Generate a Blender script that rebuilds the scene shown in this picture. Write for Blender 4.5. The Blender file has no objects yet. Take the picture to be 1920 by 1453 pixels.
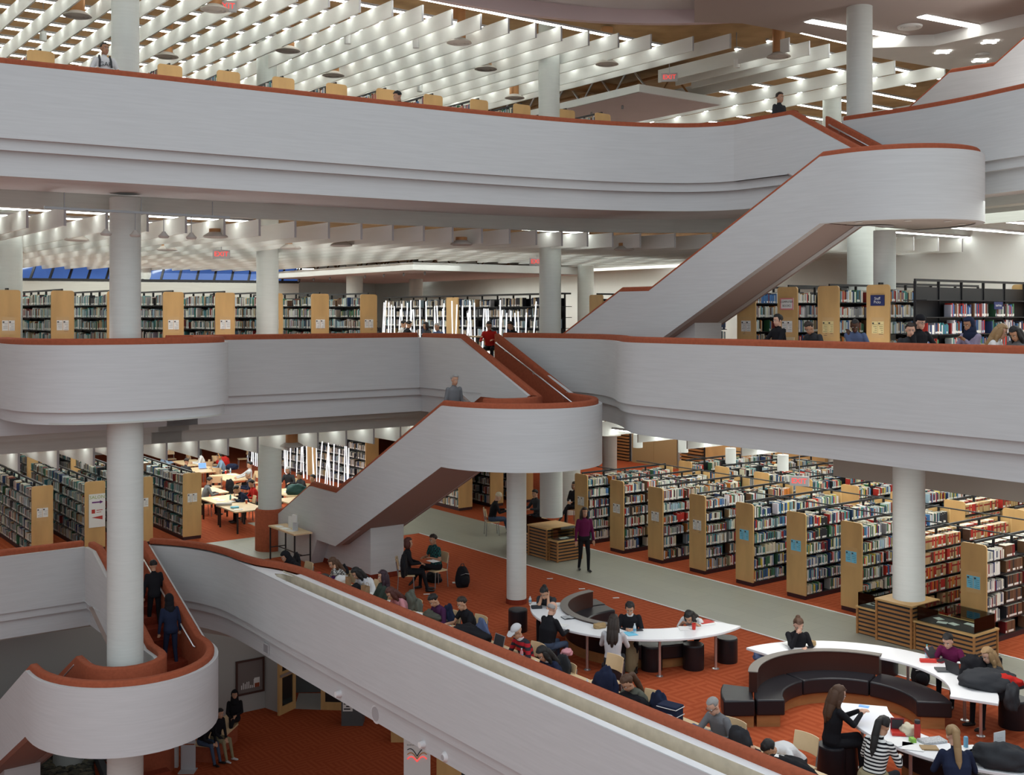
import bpy, bmesh, math, random
from mathutils import Vector, Matrix, Euler
from math import sin, cos, pi, radians, sqrt, atan2
SC = bpy.context.scene
COL = SC.collection
random.seed(7)
TH = radians(36.6)
EX = Vector((sin(TH), -cos(TH), 0)); VX = Vector((cos(TH), sin(TH), 0))
GR = -(pi/2 - TH)                      # rotation that turns local x,y into the building grid e,v
EYE, F, CX, HY = 1.6, 2100.0, 960.0, 590.0
def G(e, v, z=0.0): return EX*e + VX*v + Vector((0, 0, z))
def un(x, y, z):                       # where the sight line of a photo pixel meets the level z
    D = (z-EYE)*F/(HY-y)
    return Vector(((x-CX)/F*D, D, z))
def ev(p): return (p.x*EX.x+p.y*EX.y, p.x*VX.x+p.y*VX.y)
def unv(x, v):                         # (e) on grid line v seen at image column x
    k = (x-CX)/F
    return (v*VX.x-k*v*VX.y)/(k*EX.y-EX.x)
def une(x, e):
    k = (x-CX)/F
    return (e*EX.x-k*e*EX.y)/(k*VX.y-VX.x)
L1, L2, L3, L4, L5 = -11.0, -5.5, 0.0, 5.5, 11.0

# ---------------------------------------------------------------- materials
def nt(m): m.use_nodes = True; return m.node_tree
def mat(name, col, rough=.6, metal=0, spec=.4, noise=None, bump=None, emis=None, trans=0, alpha=1, coat=0):
    m = bpy.data.materials.new(name); t = nt(m); b = t.nodes['Principled BSDF']
    c = (col[0], col[1], col[2], 1)
    b.inputs['Base Color'].default_value = c
    b.inputs['Roughness'].default_value = rough; b.inputs['Metallic'].default_value = metal
    b.inputs['Specular IOR Level'].default_value = spec
    b.inputs['Transmission Weight'].default_value = trans
    if coat: b.inputs['Coat Weight'].default_value = coat
    if emis: b.inputs['Emission Color'].default_value = (emis[0], emis[1], emis[2], 1); b.inputs['Emission Strength'].default_value = emis[3]
    if noise or bump:
        g = t.nodes.new('ShaderNodeNewGeometry'); mp = t.nodes.new('ShaderNodeMapping')
        t.links.new(g.outputs['Position'], mp.inputs['Vector'])
        n = t.nodes.new('ShaderNodeTexNoise'); t.links.new(mp.outputs['Vector'], n.inputs['Vector'])
        s = noise or bump
        mp.inputs['Scale'].default_value = s[0] if isinstance(s[0], tuple) else (s[0],)*3
        n.inputs['Scale'].default_value = 1; n.inputs['Detail'].default_value = 3
        if noise:
            r = t.nodes.new('ShaderNodeMapRange')
            r.inputs['From Min'].default_value = .3; r.inputs['From Max'].default_value = .7
            r.inputs['To Min'].default_value = 1-noise[1]; r.inputs['To Max'].default_value = 1+noise[1]
            t.links.new(n.outputs['Fac'], r.inputs['Value'])
            mx = t.nodes.new('ShaderNodeVectorMath'); mx.operation = 'SCALE'
            mx.inputs[0].default_value = c[:3]; t.links.new(r.outputs['Result'], mx.inputs['Scale'])
            t.links.new(mx.outputs['Vector'], b.inputs['Base Color'])
        if bump:
            n2 = t.nodes.new('ShaderNodeTexNoise'); t.links.new(g.outputs['Position'], n2.inputs['Vector']); n2.inputs['Scale'].default_value = bump[0]
            bp = t.nodes.new('ShaderNodeBump'); bp.inputs['Strength'].default_value = bump[1]; bp.inputs['Distance'].default_value = .02
            t.links.new(n2.outputs['Fac'], bp.inputs['Height']); t.links.new(bp.outputs['Normal'], b.inputs['Normal'])
    return m
M = {}
def mm(key, *a, **k):
    if key not in M: M[key] = mat(key, *a, **k)
    return M[key]
mm('plaster', (.595, .605, .61), .75, spec=.2, noise=((1.2, 1.2, 26), .035))
mm('plaster_warm', (.55, .56, .52), .8, spec=.2, noise=((1.2, 1.2, 20), .04))
mm('ledge_white', (.78, .78, .79), .6, spec=.3, noise=(3, .03))
mm('trough_beige', (.66, .59, .47), .85, spec=.1, noise=(5, .10))
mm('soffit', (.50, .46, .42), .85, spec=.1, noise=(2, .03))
mm('red_rail', (.34, .088, .043), .85, spec=.15, noise=(14, .10), bump=(90, .25))
mm('red_dark', (.20, .035, .018), .9, spec=.1, noise=(14, .12))
mm('column', (.62, .65, .62), .6, spec=.3, noise=((2, 2, 24), .03))
mm('baffle', (.72, .72, .69), .7, spec=.2, noise=((1, 1, 5), .02))
mm('deck', (.30, .17, .075), .9, spec=.1, noise=(1.5, .2))
mm('wall_white', (.76, .77, .75), .8, spec=.2, noise=(1.2, .02))
mm('black_metal', (.015, .015, .017), .45, spec=.4)
mm('grey_metal', (.32, .32, .33), .4, metal=.6)
mm('chrome', (.7, .7, .71), .32, metal=.85)
mm('strip', (1, 1, 1), emis=(.94, 1, .94, 11.0))
mm('lamp_glow', (1, 1, 1), emis=(1, .98, .93, 6.5))
mm('tube_glow', (1, 1, 1), emis=(.93, .96, 1, .95))
mm('copper', (.42, .20, .08), .6, metal=.2)
mm('maple', (.60, .375, .155), .45, spec=.35, noise=((3, 3, .8), .10))
mm('maple_light', (.72, .53, .31), .4, spec=.4, noise=((4, 4, 4), .06))
mm('walnut_slat', (.37, .175, .065), .5, spec=.3, noise=((3, 3, 12), .12))
mm('black_leather', (.012, .012, .016), .38, spec=.45, bump=(120, .08))
mm('dark_wood', (.045, .016, .012), .35, spec=.4)
mm('grey_trim', (.20, .18, .16), .5)
mm('white_top', (.83, .84, .86), .3, spec=.4)
mm('paper', (.82, .82, .80), .7)
mm('paper_blue', (.20, .58, .78), .7)
mm('paper_yellow', (.75, .62, .30), .7)
mm('ink', (.03, .03, .035), .7)
mm('plum_base', (.045, .014, .016), .6)
def thin_glass():
    m = bpy.data.materials.new('glass_case'); t = nt(m); t.nodes.remove(t.nodes['Principled BSDF']); o = t.nodes['Material Output']
    a = t.nodes.new('ShaderNodeBsdfTransparent'); a.inputs[0].default_value = (.90, .95, .93, 1); g = t.nodes.new('ShaderNodeBsdfGlossy'); g.inputs['Roughness'].default_value = .03
    f = t.nodes.new('ShaderNodeFresnel'); f.inputs[0].default_value = 1.25; x = t.nodes.new('ShaderNodeMixShader')
    t.links.new(f.outputs[0], x.inputs[0]); t.links.new(a.outputs[0], x.inputs[1]); t.links.new(g.outputs[0], x.inputs[2]); t.links.new(x.outputs[0], o.inputs['Surface']); M['glass_case'] = m
thin_glass()
mm('exit_red', (.9, .05, .05), emis=(1, .06, .05, .8))
mm('pink_soffit', (.56, .45, .45), .8, noise=(1.5, .02))

def carpet():
    m = bpy.data.materials.new('carpet_pattern'); t = nt(m); b = t.nodes['Principled BSDF']
    b.inputs['Roughness'].default_value = .95; b.inputs['Specular IOR Level'].default_value = .08
    g = t.nodes.new('ShaderNodeNewGeometry')
    def stripes(rot, sc):
        mp = t.nodes.new('ShaderNodeMapping'); mp.inputs['Rotation'].default_value = (0, 0, rot); t.links.new(g.outputs['Position'], mp.inputs['Vector'])
        w = t.nodes.new('ShaderNodeTexWave'); w.inputs['Scale'].default_value = sc; w.inputs['Distortion'].default_value = 0
        t.links.new(mp.outputs['Vector'], w.inputs['Vector']); return w.outputs['Fac']
    ch = t.nodes.new('ShaderNodeTexVoronoi'); ch.feature = 'F1'; ch.distance = 'CHEBYCHEV'; ch.inputs['Scale'].default_value = 3.4; ch.inputs['Randomness'].default_value = .85
    mp = t.nodes.new('ShaderNodeMapping'); mp.inputs['Rotation'].default_value = (0, 0, -GR); t.links.new(g.outputs['Position'], mp.inputs['Vector'])
    t.links.new(mp.outputs['Vector'], ch.inputs['Vector'])
    sep = t.nodes.new('ShaderNodeSeparateColor'); t.links.new(ch.outputs['Color'], sep.inputs['Color'])
    gt = t.nodes.new('ShaderNodeMath'); gt.operation = 'GREATER_THAN'; gt.inputs[1].default_value = .5; t.links.new(sep.outputs['Red'], gt.inputs[0])
    mx = t.nodes.new('ShaderNodeMix'); t.links.new(gt.outputs[0], mx.inputs['Factor'])
    t.links.new(stripes(-GR, 1.9), mx.inputs[2]); t.links.new(stripes(-GR+pi/2, 1.9), mx.inputs[3])
    rp = t.nodes.new('ShaderNodeValToRGB'); rp.color_ramp.elements[0].position = .4; rp.color_ramp.elements[1].position = .6
    rp.color_ramp.elements[0].color = (.33, .066, .025, 1); rp.color_ramp.elements[1].color = (.39, .088, .034, 1)
    t.links.new(mx.outputs[0], rp.inputs['Fac']); t.links.new(rp.outputs['Color'], b.inputs['Base Color'])
    M['carpet'] = m
carpet()
def tiles(key, c1, c2, cm, size, rough=.5, off=.5, w=1.0):
    m = bpy.data.materials.new(key); t = nt(m); b = t.nodes['Principled BSDF']; b.inputs['Roughness'].default_value = rough
    g = t.nodes.new('ShaderNodeNewGeometry'); mp = t.nodes.new('ShaderNodeMapping'); mp.inputs['Rotation'].default_value = (0, 0, -GR)
    t.links.new(g.outputs['Position'], mp.inputs['Vector'])
    br = t.nodes.new('ShaderNodeTexBrick'); br.inputs['Scale'].default_value = 1; br.inputs['Brick Width'].default_value = w; br.inputs['Row Height'].default_value = size
    br.inputs['Mortar Size'].default_value = .006; br.offset = off
    br.inputs['Color1'].default_value = (*c1, 1); br.inputs['Color2'].default_value = (*c2, 1); br.inputs['Mortar'].default_value = (*cm, 1)
    t.links.new(mp.outputs['Vector'], br.inputs['Vector']); t.links.new(br.outputs['Color'], b.inputs['Base Color']); M[key] = m
tiles('walk_tile', (.335, .335, .275), (.315, .315, .262), (.27, .27, .22), .6, w=1.2)

mm('carpet_bounce_pale', (.44, .36, .32), .95, spec=.05, noise=(6, .1)); mm('carpet_bounce_mid', (.34, .20, .15), .95, spec=.05, noise=(6, .1))  # tones chosen to bounce paler, less red light onto the ceilings
# ---------------------------------------------------------------- mesh collection
class MB:
    def __init__(s): s.v = []; s.f = []; s.mi = []
    def add(s, vs, fs, mi=0):
        o = len(s.v); s.v += [tuple(p) for p in vs]; s.f += [tuple(i+o for i in f) for f in fs]; s.mi += [mi]*len(fs); return s
    def box(s, a, b, mi=0, T=None):
        x0, y0, z0 = a; x1, y1, z1 = b
        vs = [Vector(p) for p in ((x0,y0,z0),(x1,y0,z0),(x1,y1,z0),(x0,y1,z0),(x0,y0,z1),(x1,y0,z1),(x1,y1,z1),(x0,y1,z1))]
        if T is not None: vs = [T @ p for p in vs]
        return s.add(vs, [(3,2,1,0),(4,5,6,7),(0,1,5,4),(1,2,6,5),(2,3,7,6),(3,0,4,7)], mi)
    def bar(s, p, q, w, h=None, mi=0, up=Vector((0, 0, 1))):
        p = Vector(p); q = Vector(q); d = (q-p); L = d.length
        if L < 1e-6: return s
        d /= L; h = h or w
        if abs(d.dot(up)) > .98: up = Vector((1, 0, 0))
        sd = d.cross(up).normalized(); u2 = sd.cross(d)
        vs = []
        for c in (p, q):
            for a, b in ((-1,-1),(1,-1),(1,1),(-1,1)): vs.append(c+sd*a*w/2+u2*b*h/2)
        return s.add(vs, [(0,1,2,3),(7,6,5,4),(0,4,5,1),(1,5,6,2),(2,6,7,3),(3,7,4,0)], mi)
    def tube(s, pts, r, n=8, mi=0, caps=True):
        pts = [Vector(p) for p in pts]; rs = r if isinstance(r, (list, tuple)) else [r]*len(pts)
        o = len(s.v); vs = []; fs = []; pu = None
        for i, p in enumerate(pts):
            d = (pts[min(i+1, len(pts)-1)]-pts[max(i-1, 0)]).normalized()
            up = pu or (Vector((0, 0, 1)) if abs(d.z) < .9 else Vector((1, 0, 0)))
            sd = d.cross(up).normalized(); u2 = sd.cross(d).normalized(); pu = u2
            for k in range(n): a = 2*pi*k/n; vs.append(p+(sd*cos(a)+u2*sin(a))*rs[i])
        for i in range(len(pts)-1):
            for k in range(n): a = i*n+k; b = i*n+(k+1) % n; fs.append((a, b, b+n, a+n))
        if caps: fs.append(tuple(range(n-1, -1, -1))); fs.append(tuple(range((len(pts)-1)*n, len(pts)*n)))
        return s.add(vs, fs, mi)
    def lathe(s, prof, n=24, c=(0, 0, 0), mi=0, a0=0, a1=2*pi):
        full = abs(a1-a0-2*pi) < 1e-6; m = n if full else n+1; vs = []; fs = []
        for r, z in prof:
            for k in range(m): a = a0+(a1-a0)*k/n; vs.append((c[0]+r*cos(a), c[1]+r*sin(a), c[2]+z))
        for i in range(len(prof)-1):
            for k in range(n): a = i*m+k; b = i*m+(k+1) % m; fs.append((a, b, b+m, a+m))
        if full:
            if prof[0][0] > 1e-4: fs.append(tuple(range(m-1, -1, -1)))
            if prof[-1][0] > 1e-4: fs.append(tuple(range((len(prof)-1)*m, len(prof)*m)))
        return s.add(vs, fs, mi)
    def prism(s, poly, z0, z1, mi=0, T=None):
        n = len(poly); vs = [Vector((p[0], p[1], z0)) for p in poly]+[Vector((p[0], p[1], z1)) for p in poly]
        if T is not None: vs = [T @ p for p in vs]
        return s.add(vs, [tuple(range(n-1, -1, -1)), tuple(range(n, 2*n))]+[(i, (i+1) % n, (i+1) % n+n, i+n) for i in range(n)], mi)
    def ell(s, c, r, n=10, m=7, mi=0, T=None):
        vs = []; fs = []; c = Vector(c)
        for j in range(m+1):
            ph = -pi/2+pi*j/m
            for k in range(n):
                a = 2*pi*k/n; p = Vector((r[0]*cos(ph)*cos(a), r[1]*cos(ph)*sin(a), r[2]*sin(ph))); vs.append(c+(T @ p if T is not None else p))
        for j in range(m):
            for k in range(n): a = j*n+k; b = j*n+(k+1) % n; fs.append((a, b, b+n, a+n))
        return s.add(vs, fs, mi)
    def mesh(s, name, mats, smooth=None):
        me = bpy.data.meshes.new(name); me.from_pydata(s.v, [], s.f)
        for m in (mats if isinstance(mats, (list, tuple)) else [mats]): me.materials.append(M[m] if isinstance(m, str) else m)
        if any(s.mi): me.polygons.foreach_set('material_index', s.mi)
        if smooth is not None:
            me.polygons.foreach_set('use_smooth', [True]*len(me.polygons)); me.set_sharp_from_angle(angle=radians(smooth))
        me.update(); return me
    def obj(s, name, mats, parent=None, smooth=None, loc=None, rz=None):
        o = bpy.data.objects.new(name, s.mesh(name, mats, smooth)); COL.objects.link(o)
        if parent is not None: o.parent = parent
        if loc is not None: o.location = loc
        if rz is not None: o.rotation_euler = (0, 0, rz)
        return o
def tag(o, label=None, cat=None, group=None, kind=None):
    if label: o['label'] = label
    if cat: o['category'] = cat
    if group: o['group'] = group
    if kind: o['kind'] = kind
    return o
def thing(name, label, cat, loc=(0, 0, 0), rz=0, group=None):
    o = bpy.data.objects.new(name, None); COL.objects.link(o); o.location = loc; o.rotation_euler = (0, 0, rz); o.empty_display_size = .1
    return tag(o, label, cat, group)
KIDS = {}
def kids(o):
    return [c for c in bpy.data.objects if c.parent is o]
def dup(src, loc, rz=0, label=None, group=None, kidmap=None):
    r = src.copy(); COL.objects.link(r); r.location = loc; r.rotation_euler = (0, 0, rz)
    if label: r['label'] = label
    if group: r['group'] = group
    ks = kidmap if kidmap is not None else [(c, kids(c)) for c in kids(src)]
    for c, gs in ks:
        d = c.copy(); COL.objects.link(d); d.parent = r
        for g in gs: h = g.copy(); COL.objects.link(h); h.parent = d
    return r
def smooth_path(pts, k=6, closed=False):
    P = [Vector(p) for p in pts]; out = []
    n = len(P)
    for i in range(n-1):
        p0, p1, p2, p3 = P[max(i-1, 0)], P[i], P[i+1], P[min(i+2, n-1)]
        for j in range(k):
            t = j/k; out.append(.5*((2*p1)+(p2-p0)*t+(2*p0-5*p1+4*p2-p3)*t*t+(3*p1-p0-3*p2+p3)*t**3))
    out.append(P[-1]); return out
def sweep(mb, path, prof, mi=0, side=1, caps=False):
    """path: world points (z = level); prof: (offset towards the atrium, dz, material of the strip that starts here)"""
    n = len(path); rings = []
    for i, p in enumerate(path):
        a = path[i-1] if i else None; b = path[i+1] if i < n-1 else None
        def nrm(u, w): d = Vector((w.x-u.x, w.y-u.y, 0)); d = d.normalized() if d.length > 1e-6 else Vector((1, 0, 0)); return Vector((d.y, -d.x, 0))
        if a is None: N = nrm(p, b); s = 1
        elif b is None: N = nrm(a, p); s = 1
        else:
            n1, n2 = nrm(a, p), nrm(p, b); N = (n1+n2)
            N = N.normalized() if N.length > 1e-6 else n1; s = min(1/max(N.dot(n1), .35), 2.2)
        rings.append([p+N*(side*o*s)+Vector((0, 0, dz)) for o, dz, *_ in prof])
    m = len(prof); vs = [q for r in rings for q in r]; o = len(mb.v); mb.v += [tuple(q) for q in vs]
    for i in range(n-1):
        for j in range(m-1):
            f = (o+i*m+j, o+(i+1)*m+j, o+(i+1)*m+j+1, o+i*m+j+1)
            mb.f.append(f if side > 0 else f[::-1]); mb.mi.append(prof[j][2] if len(prof[j]) > 2 else mi)
    if caps:
        mb.f.append(tuple(o+j for j in range(m))); mb.mi.append(mi); mb.f.append(tuple(o+(n-1)*m+j for j in range(m-1, -1, -1))); mb.mi.append(mi)
def struct(o, label=None, kind='structure'): o['kind'] = kind; o['label'] = label or o.name; return o
def poly_floor(name, pts, z, m, label=None, thick=0):
    me = bpy.data.meshes.new(name); me.from_pydata([(p.x, p.y, z) for p in pts], [], [tuple(range(len(pts)))]); me.materials.append(M[m])
    o = bpy.data.objects.new(name, me); COL.objects.link(o)
    if me.polygons[0].normal.z < 0: me.flip_normals()
    return struct(o, label)
def text_mesh(s, size, w=None):
    c = bpy.data.curves.new('t', 'FONT'); c.body = s; c.size = size; c.align_x = 'CENTER'; c.align_y = 'CENTER'
    c.resolution_u = 2
    o = bpy.data.objects.new('t', c); COL.objects.link(o); dg = bpy.context.evaluated_depsgraph_get(); dg.update()
    me = bpy.data.meshes.new_from_object(o.evaluated_get(dg)); bpy.data.objects.remove(o); bpy.data.curves.remove(c)
    return [v.co.copy() for v in me.vertices], [tuple(p.vertices) for p in me.polygons]
# ---------------------------------------------------------------- balconies
def P(lst, z): return [G(e, v, z) for e, v in lst]
ZW = .95
FASC = [(0, ZW), (0, -.49), (-.09, -.49), (-.09, -.71), (-.22, -.71), (-.22, -1.2), (-.85, -1.2, 1), (-.85, -1.4, 1), (-1.35, -1.4, 1), (-1.35, -1.75, 1), (-1.5, -1.75, 1), (-1.5, -.9, 1)]
FASC4 = [(0, ZW), (0, -.49), (-.09, -.49), (-.09, -.71), (-.22, -.71), (-.22, -1.2), (-2.75, -1.2, 1), (-2.75, -1.57, 1), (-2.95, -1.57, 1), (-2.95, -.9, 1)]
FASC5 = [(0, ZW), (0, -.49), (-.09, -.49), (-.09, -.71), (-.22, -.71), (-.22, -1.2), (-2.0, -1.2, 1), (-2.0, -1.57, 1), (-2.2, -1.57, 1), (-2.2, -.9, 1)]
FASC_BULGE = [(0, ZW), (0, -.49), (-.09, -.49), (-.09, -.76), (-.3, -.76)]
LIP = [(-.09, ZW), (0, ZW)]
RED = [(-.09, ZW-.02), (-.09, 1.04), (-.13, 1.085), (-.30, 1.085), (-.34, 1.04), (-.34, 0)]
def balcony(path, z, name, label, prof=FASC, redname='trim_1', redpath=None, cap=False):
    mb = MB(); sweep(mb, path, LIP+prof)
    struct(mb.obj(name, ['plaster', 'plaster_warm'], smooth=30), label)
    mb = MB(); sweep(mb, redpath or path, RED, caps=True)
    struct(mb.obj(redname, 'red_rail', smooth=50), 'terracotta carpeted rail along '+label)
def arc(ce, cv, r, a0, a1, n=10, se=1.0): return [(ce+r*se*cos(radians(a0+(a1-a0)*k/n)), cv+r*sin(radians(a0+(a1-a0)*k/n))) for k in range(n+1)]
# third level (eye level): bulge at the left, straight run, stair mouth, S-curve and long right run
BUL = [(-27.5, 5.95), (-27.0, 5.95)]+arc(-26.3, 7.55, 1.6, 270, 360, 8, 1.0)+[(-24.5, 8.3)]+arc(-25.7, 9.4, 1.25, 0, 90, 8, 1.0)+[(-27.5, 10.65)]
BUL = smooth_path([(e, v, 0) for e, v in [(-27.6, 5.75), (-26.6, 5.75), (-25.6, 5.95), (-24.85, 6.5), (-24.5, 7.3), (-24.42, 8.2), (-24.55, 9.2), (-24.9, 10.0), (-25.5, 10.5), (-26.3, 10.7), (-27.6, 10.75)]], 5)
BULP = [G(p.x, p.y, L3) for p in BUL]
L3R = smooth_path([(e, v, 0) for e, v in [(-25.9, 18.85), (-24.8, 19.2), (-23.4, 19.45), (-22.2, 19.3), (-21.0, 18.75), (-20.0, 18.05), (-19.2, 17.75), (-18, 17.7)]], 5)
L3R = [(p.x, p.y) for p in L3R]+[(-12, 17.72), (-2, 17.75)]
L3L = [(-27.5, 9.8), (-27.5, 17.1)]
balcony(BULP, L3, 'wall_bulge', 'rounded white balcony bulge at the left of the third level', FASC_BULGE, 'trim_1')
mb = MB(); sweep(mb, P([(-27.5, -3), (-27.5, 10.6)], L3), [(-.22, -.3)]+FASC[5:]); struct(mb.obj('wall_balcony_middle_far', ['plaster', 'plaster_warm']), 'slab edge under the rounded balcony')
mb = MB(); sweep(mb, P([(-27.5, -3), (-27.5, 5.9)], L3), LIP+FASC[:4]); struct(mb.obj('wall_balcony_middle_left', ['plaster', 'plaster_warm']), 'white third level balcony front left of the bulge')
balcony(P(L3L, L3), L3, 'wall_balcony_middle', 'white third level balcony front between bulge and stair', [(0, ZW), (0, -.5)], 'trim_3')
mb = MB(); sweep(mb, P([(-27.5, 9.8), (-27.5, 17.08), (-24.4, 17.08)], L3), FASC[1:]); struct(mb.obj('wall_balcony_middle_bands', ['plaster', 'plaster_warm']), 'stepped white slab edge left of the middle stair')
balcony(P(L3R, L3), L3, 'wall_balcony_middle_right', 'long white third level balcony front right of the stair', FASC[:6]+[(-1.6, -1.2, 1), (-1.6, -.9, 1)], 'trim_4')
# soffit behind the bulge front
bc = sum(BULP, Vector())/len(BULP); mb = MB(); mb.prism([((q.x-bc.x)*.95+bc.x, (q.y-bc.y)*.95+bc.y) for q in BULP], -.755, -.72); struct(mb.obj('ceiling_bulge', 'plaster_warm'), 'underside of rounded balcony')
# fourth level
L4L = [(-23.7, -2), (-23.4, 2.5), (-23.2, 4.94), (-22.95, 7.5), (-22.75, 10.2), (-22.4, 14.1), (-22.15, 16.2), (-21.85, 17.9), (-21.4, 19.5), (-20.75, 20.75), (-20.1, 21.4), (-19.5, 21.62)]
L4L = [(p.x, p.y) for p in smooth_path([(e, v, 0) for e, v in L4L], 4)]+[(-17.8, 21.62)]
L4R = [(p.x, p.y) for p in smooth_path([(e, v, 0) for e, v in [(-17.6, 23.35), (-16.6, 23.45), (-15.4, 23.5), (-14.2, 23.4), (-13, 23.15), (-11, 22.8), (-8, 22.6), (-3, 22.6)]], 4)]
balcony(P(L4L, L4), L4, 'wall_balcony_upper', 'long sweeping white fourth level balcony front', FASC4, 'trim_5')
balcony(P(L4R, L4), L4, 'wall_balcony_upper_right', 'white fourth level balcony front right of the upper stair', FASC, 'trim_6')
# fifth level fascia at the top edge
L5L = [(p.x, p.y) for p in smooth_path([(e, v, 0) for e, v in [(-21.6, 0), (-21.5, 8), (-21.45, 14), (-21.3, 17), (-20.6, 19.3), (-19.2, 21.0), (-17.2, 21.9), (-14, 22.2), (-9, 22.3), (-3, 22.4)]], 4)]
mb = MB(); sweep(mb, P(L5L, L5), FASC5); struct(mb.obj('wall_balcony_top', ['plaster', 'pink_soffit'], smooth=30), 'underside edge of the fifth level balcony')
# second level
L2L = [(-30.55, -4), (-30.55, 8.6)]
balcony(P(L2L, L2), L2, 'wall_balcony_lower', 'white second level balcony front at lower left', [(0, ZW), (0, -.5)], 'trim_7')
mb = MB(); sweep(mb, P([(-30.55, -4), (-30.55, 8.58), (-29.2, 8.58)], L2), FASC[1:8]+[(-1.6, -1.4, 1)]); struct(mb.obj('wall_balcony_lower_bands', ['plaster', 'plaster_warm']), 'stepped white slab edge at lower left')
L2P = [(p.x, p.y) for p in smooth_path([(e, v, 0) for e, v in [(-30.0, 10.12), (-29.3, 10.62), (-28.5, 10.98), (-27.6, 11.18), (-26.4, 11.22), (-25, 11.2), (-24, 11.18)]], 4)]
OUT2 = L2P+[(-18, 11.15), (-5, 11.15)]
mb = MB(); sweep(mb, P(OUT2, L2), [(-.16, .896), (0, .896)]+FASC[1:])
struct(mb.obj('wall_balcony_planter', ['plaster', 'plaster_warm'], smooth=30), 'long white second level balcony front with planter ledge')
RP = [(p.x, p.y) for p in smooth_path([(e, v, 0) for e, v in [(-30.0, 10.12), (-29.3, 10.62), (-28.5, 10.98), (-27.6, 11.18), (-26.6, 11.24), (-25.9, 11.36), (-25.2, 11.62), (-24.4, 11.78), (-23.4, 11.8), (-22, 11.8)]], 4)]+[(-18, 11.8), (-5, 11.8)]
mb = MB(); sweep(mb, P(RP, L2), [(-.02, .94), (-.02, 1.035), (-.06, 1.07), (-.17, 1.07), (-.21, 1.035), (-.21, 0)], caps=True); struct(mb.obj('trim_8', 'red_rail', smooth=50), 'terracotta rail in front of the study counter')
# planter trough: outer ledge, trough walls, inner ledge
TR = [(-24.9, 11.35), (-24.4, 11.3), (-23.5, 11.28), (-5, 11.28)]
mb = MB()
inn = [(e, v) for e, v in RP if e > -27.4]
mb2 = MB()
vs = []
for e, v in inn: vs.append((e, v))
# white ledge polygon between outer edge and rail west of the trough, then inner ledge strip
w = [(e, v) for e, v in OUT2 if -27.5 < e < -24.0] + [(-24.0, 11.18)]
pl = w + [(-24.0, 11.30)] + [(-24.6, 11.33), (-24.9, 11.42), (-24.75, 11.56), (-24.2, 11.66)] + [(e, v+.02) for e, v in reversed(RP) if -27.5 < e < -24.15]
mb.add([G(e, v, L2+.905) for e, v in pl], [tuple(range(len(pl)))])
def strip(mb, a, b, za, zb, mi=0): mb.add([G(*a[0], za), G(*a[1], za), G(*b[1], zb), G(*b[0], zb)], [(0, 1, 2, 3)], mi)
strip(mb, [(-24.0, 11.18), (-5, 11.15)], [(-24.0, 11.32), (-5, 11.32)], L2+.9, L2+.9)
strip(mb, [(-24.3, 11.64), (-5, 11.64)], [(-24.3, 11.82), (-5, 11.82)], L2+.95, L2+.95)
struct(mb.obj('trim_9', 'ledge_white'), 'white ledges of the planter trough')
mb = MB()
strip(mb, [(-24.7, 11.32), (-5, 11.32)], [(-24.7, 11.32), (-5, 11.32)], L2+.9, L2+.45)
strip(mb, [(-24.9, 11.64), (-5, 11.64)], [(-24.9, 11.64), (-5, 11.64)], L2+.95, L2+.45)
strip(mb, [(-25.3, 11.2), (-5, 11.2)], [(-25.3, 11.72), (-5, 11.72)], L2+.5, L2+.5)
mb.add([G(-24.95, 11.2, L2+.9), G(-24.7, 11.75, L2+.9), G(-24.7, 11.75, L2+.45), G(-24.95, 11.2, L2+.45)], [(0, 1, 2, 3)])
struct(mb.obj('trim_10', 'trough_beige'), 'stained beige inside of the empty planter trough')

# ---------------------------------------------------------------- floors and ceilings
far = [G(-8, 46), G(-62, 46), G(-62, -6)]
poly_floor('floor_second', [G(e, v) for e, v in [(-30.6, -6), (-30.6, 8.6), (-30.0, 8.6), (-30.0, 10.2)]]+[G(e, v+.05) for e, v in RP]+[G(-5, 46), G(-62, 46), G(-62, -6)], L2, 'carpet', 'orange carpet with woven maze pattern on second level')
poly_floor('floor_third', [G(e, v) for e, v in [(-27.6, -6), (-27.6, 17.1), (-25.5, 17.1), (-25.5, 18.7)]]+[G(e, v+.05) for e, v in L3R]+[G(-2, 46), G(-62, 46), G(-62, -6)], L3+.0, 'carpet_bounce_mid', 'carpet floor of third level, toned down to lessen red bounced light')
poly_floor('floor_third_bulge', [G(p.x-.05, p.y) for p in BUL], L3-.01, 'carpet', 'orange carpet inside the rounded balcony')
poly_floor('floor_fourth', [G(e-.05, v) for e, v in L4L]+[G(-17.8, 23.3)]+[G(e, v+.05) for e, v in L4R]+[G(-3, 46), G(-62, 46), G(-62, -2)], L4, 'carpet_bounce_pale', 'carpet floor of fourth level, paled to bounce light onto the ceilings')
poly_floor('floor_ground', [G(0, -30), G(0, 46), G(-62, 46), G(-62, -30)], L1, 'carpet', 'dark red carpet floor of ground level')
def deck(name, pts, z, m, label):
    o = poly_floor(name, pts, z, m, label); return o
deck('ceiling_second', [G(-29, -6), G(-29, 17.5), G(-22, 21), G(-5, 19.2), G(-5, 46), G(-62, 46), G(-62, -6)], L3-.9, 'deck', 'brown underside above the second level baffles')
deck('ceiling_third', [G(-25, -3), G(-23.5, 16), G(-22, 22.5), G(-17.6, 25), G(-3, 24.2), G(-3, 46), G(-62, 46), G(-62, -6)], L4-.9, 'deck', 'brown underside above the third level baffles')
deck('ceiling_fourth', [G(-22.9, -3), G(-22.8, 14), G(-22.0, 18), G(-20, 21.5), G(-17.6, 23.2), G(-3, 23.8), G(-3, 46), G(-62, 46), G(-62, -6)], L5-.9, 'deck', 'brown underside above the fourth level baffles')
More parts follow.
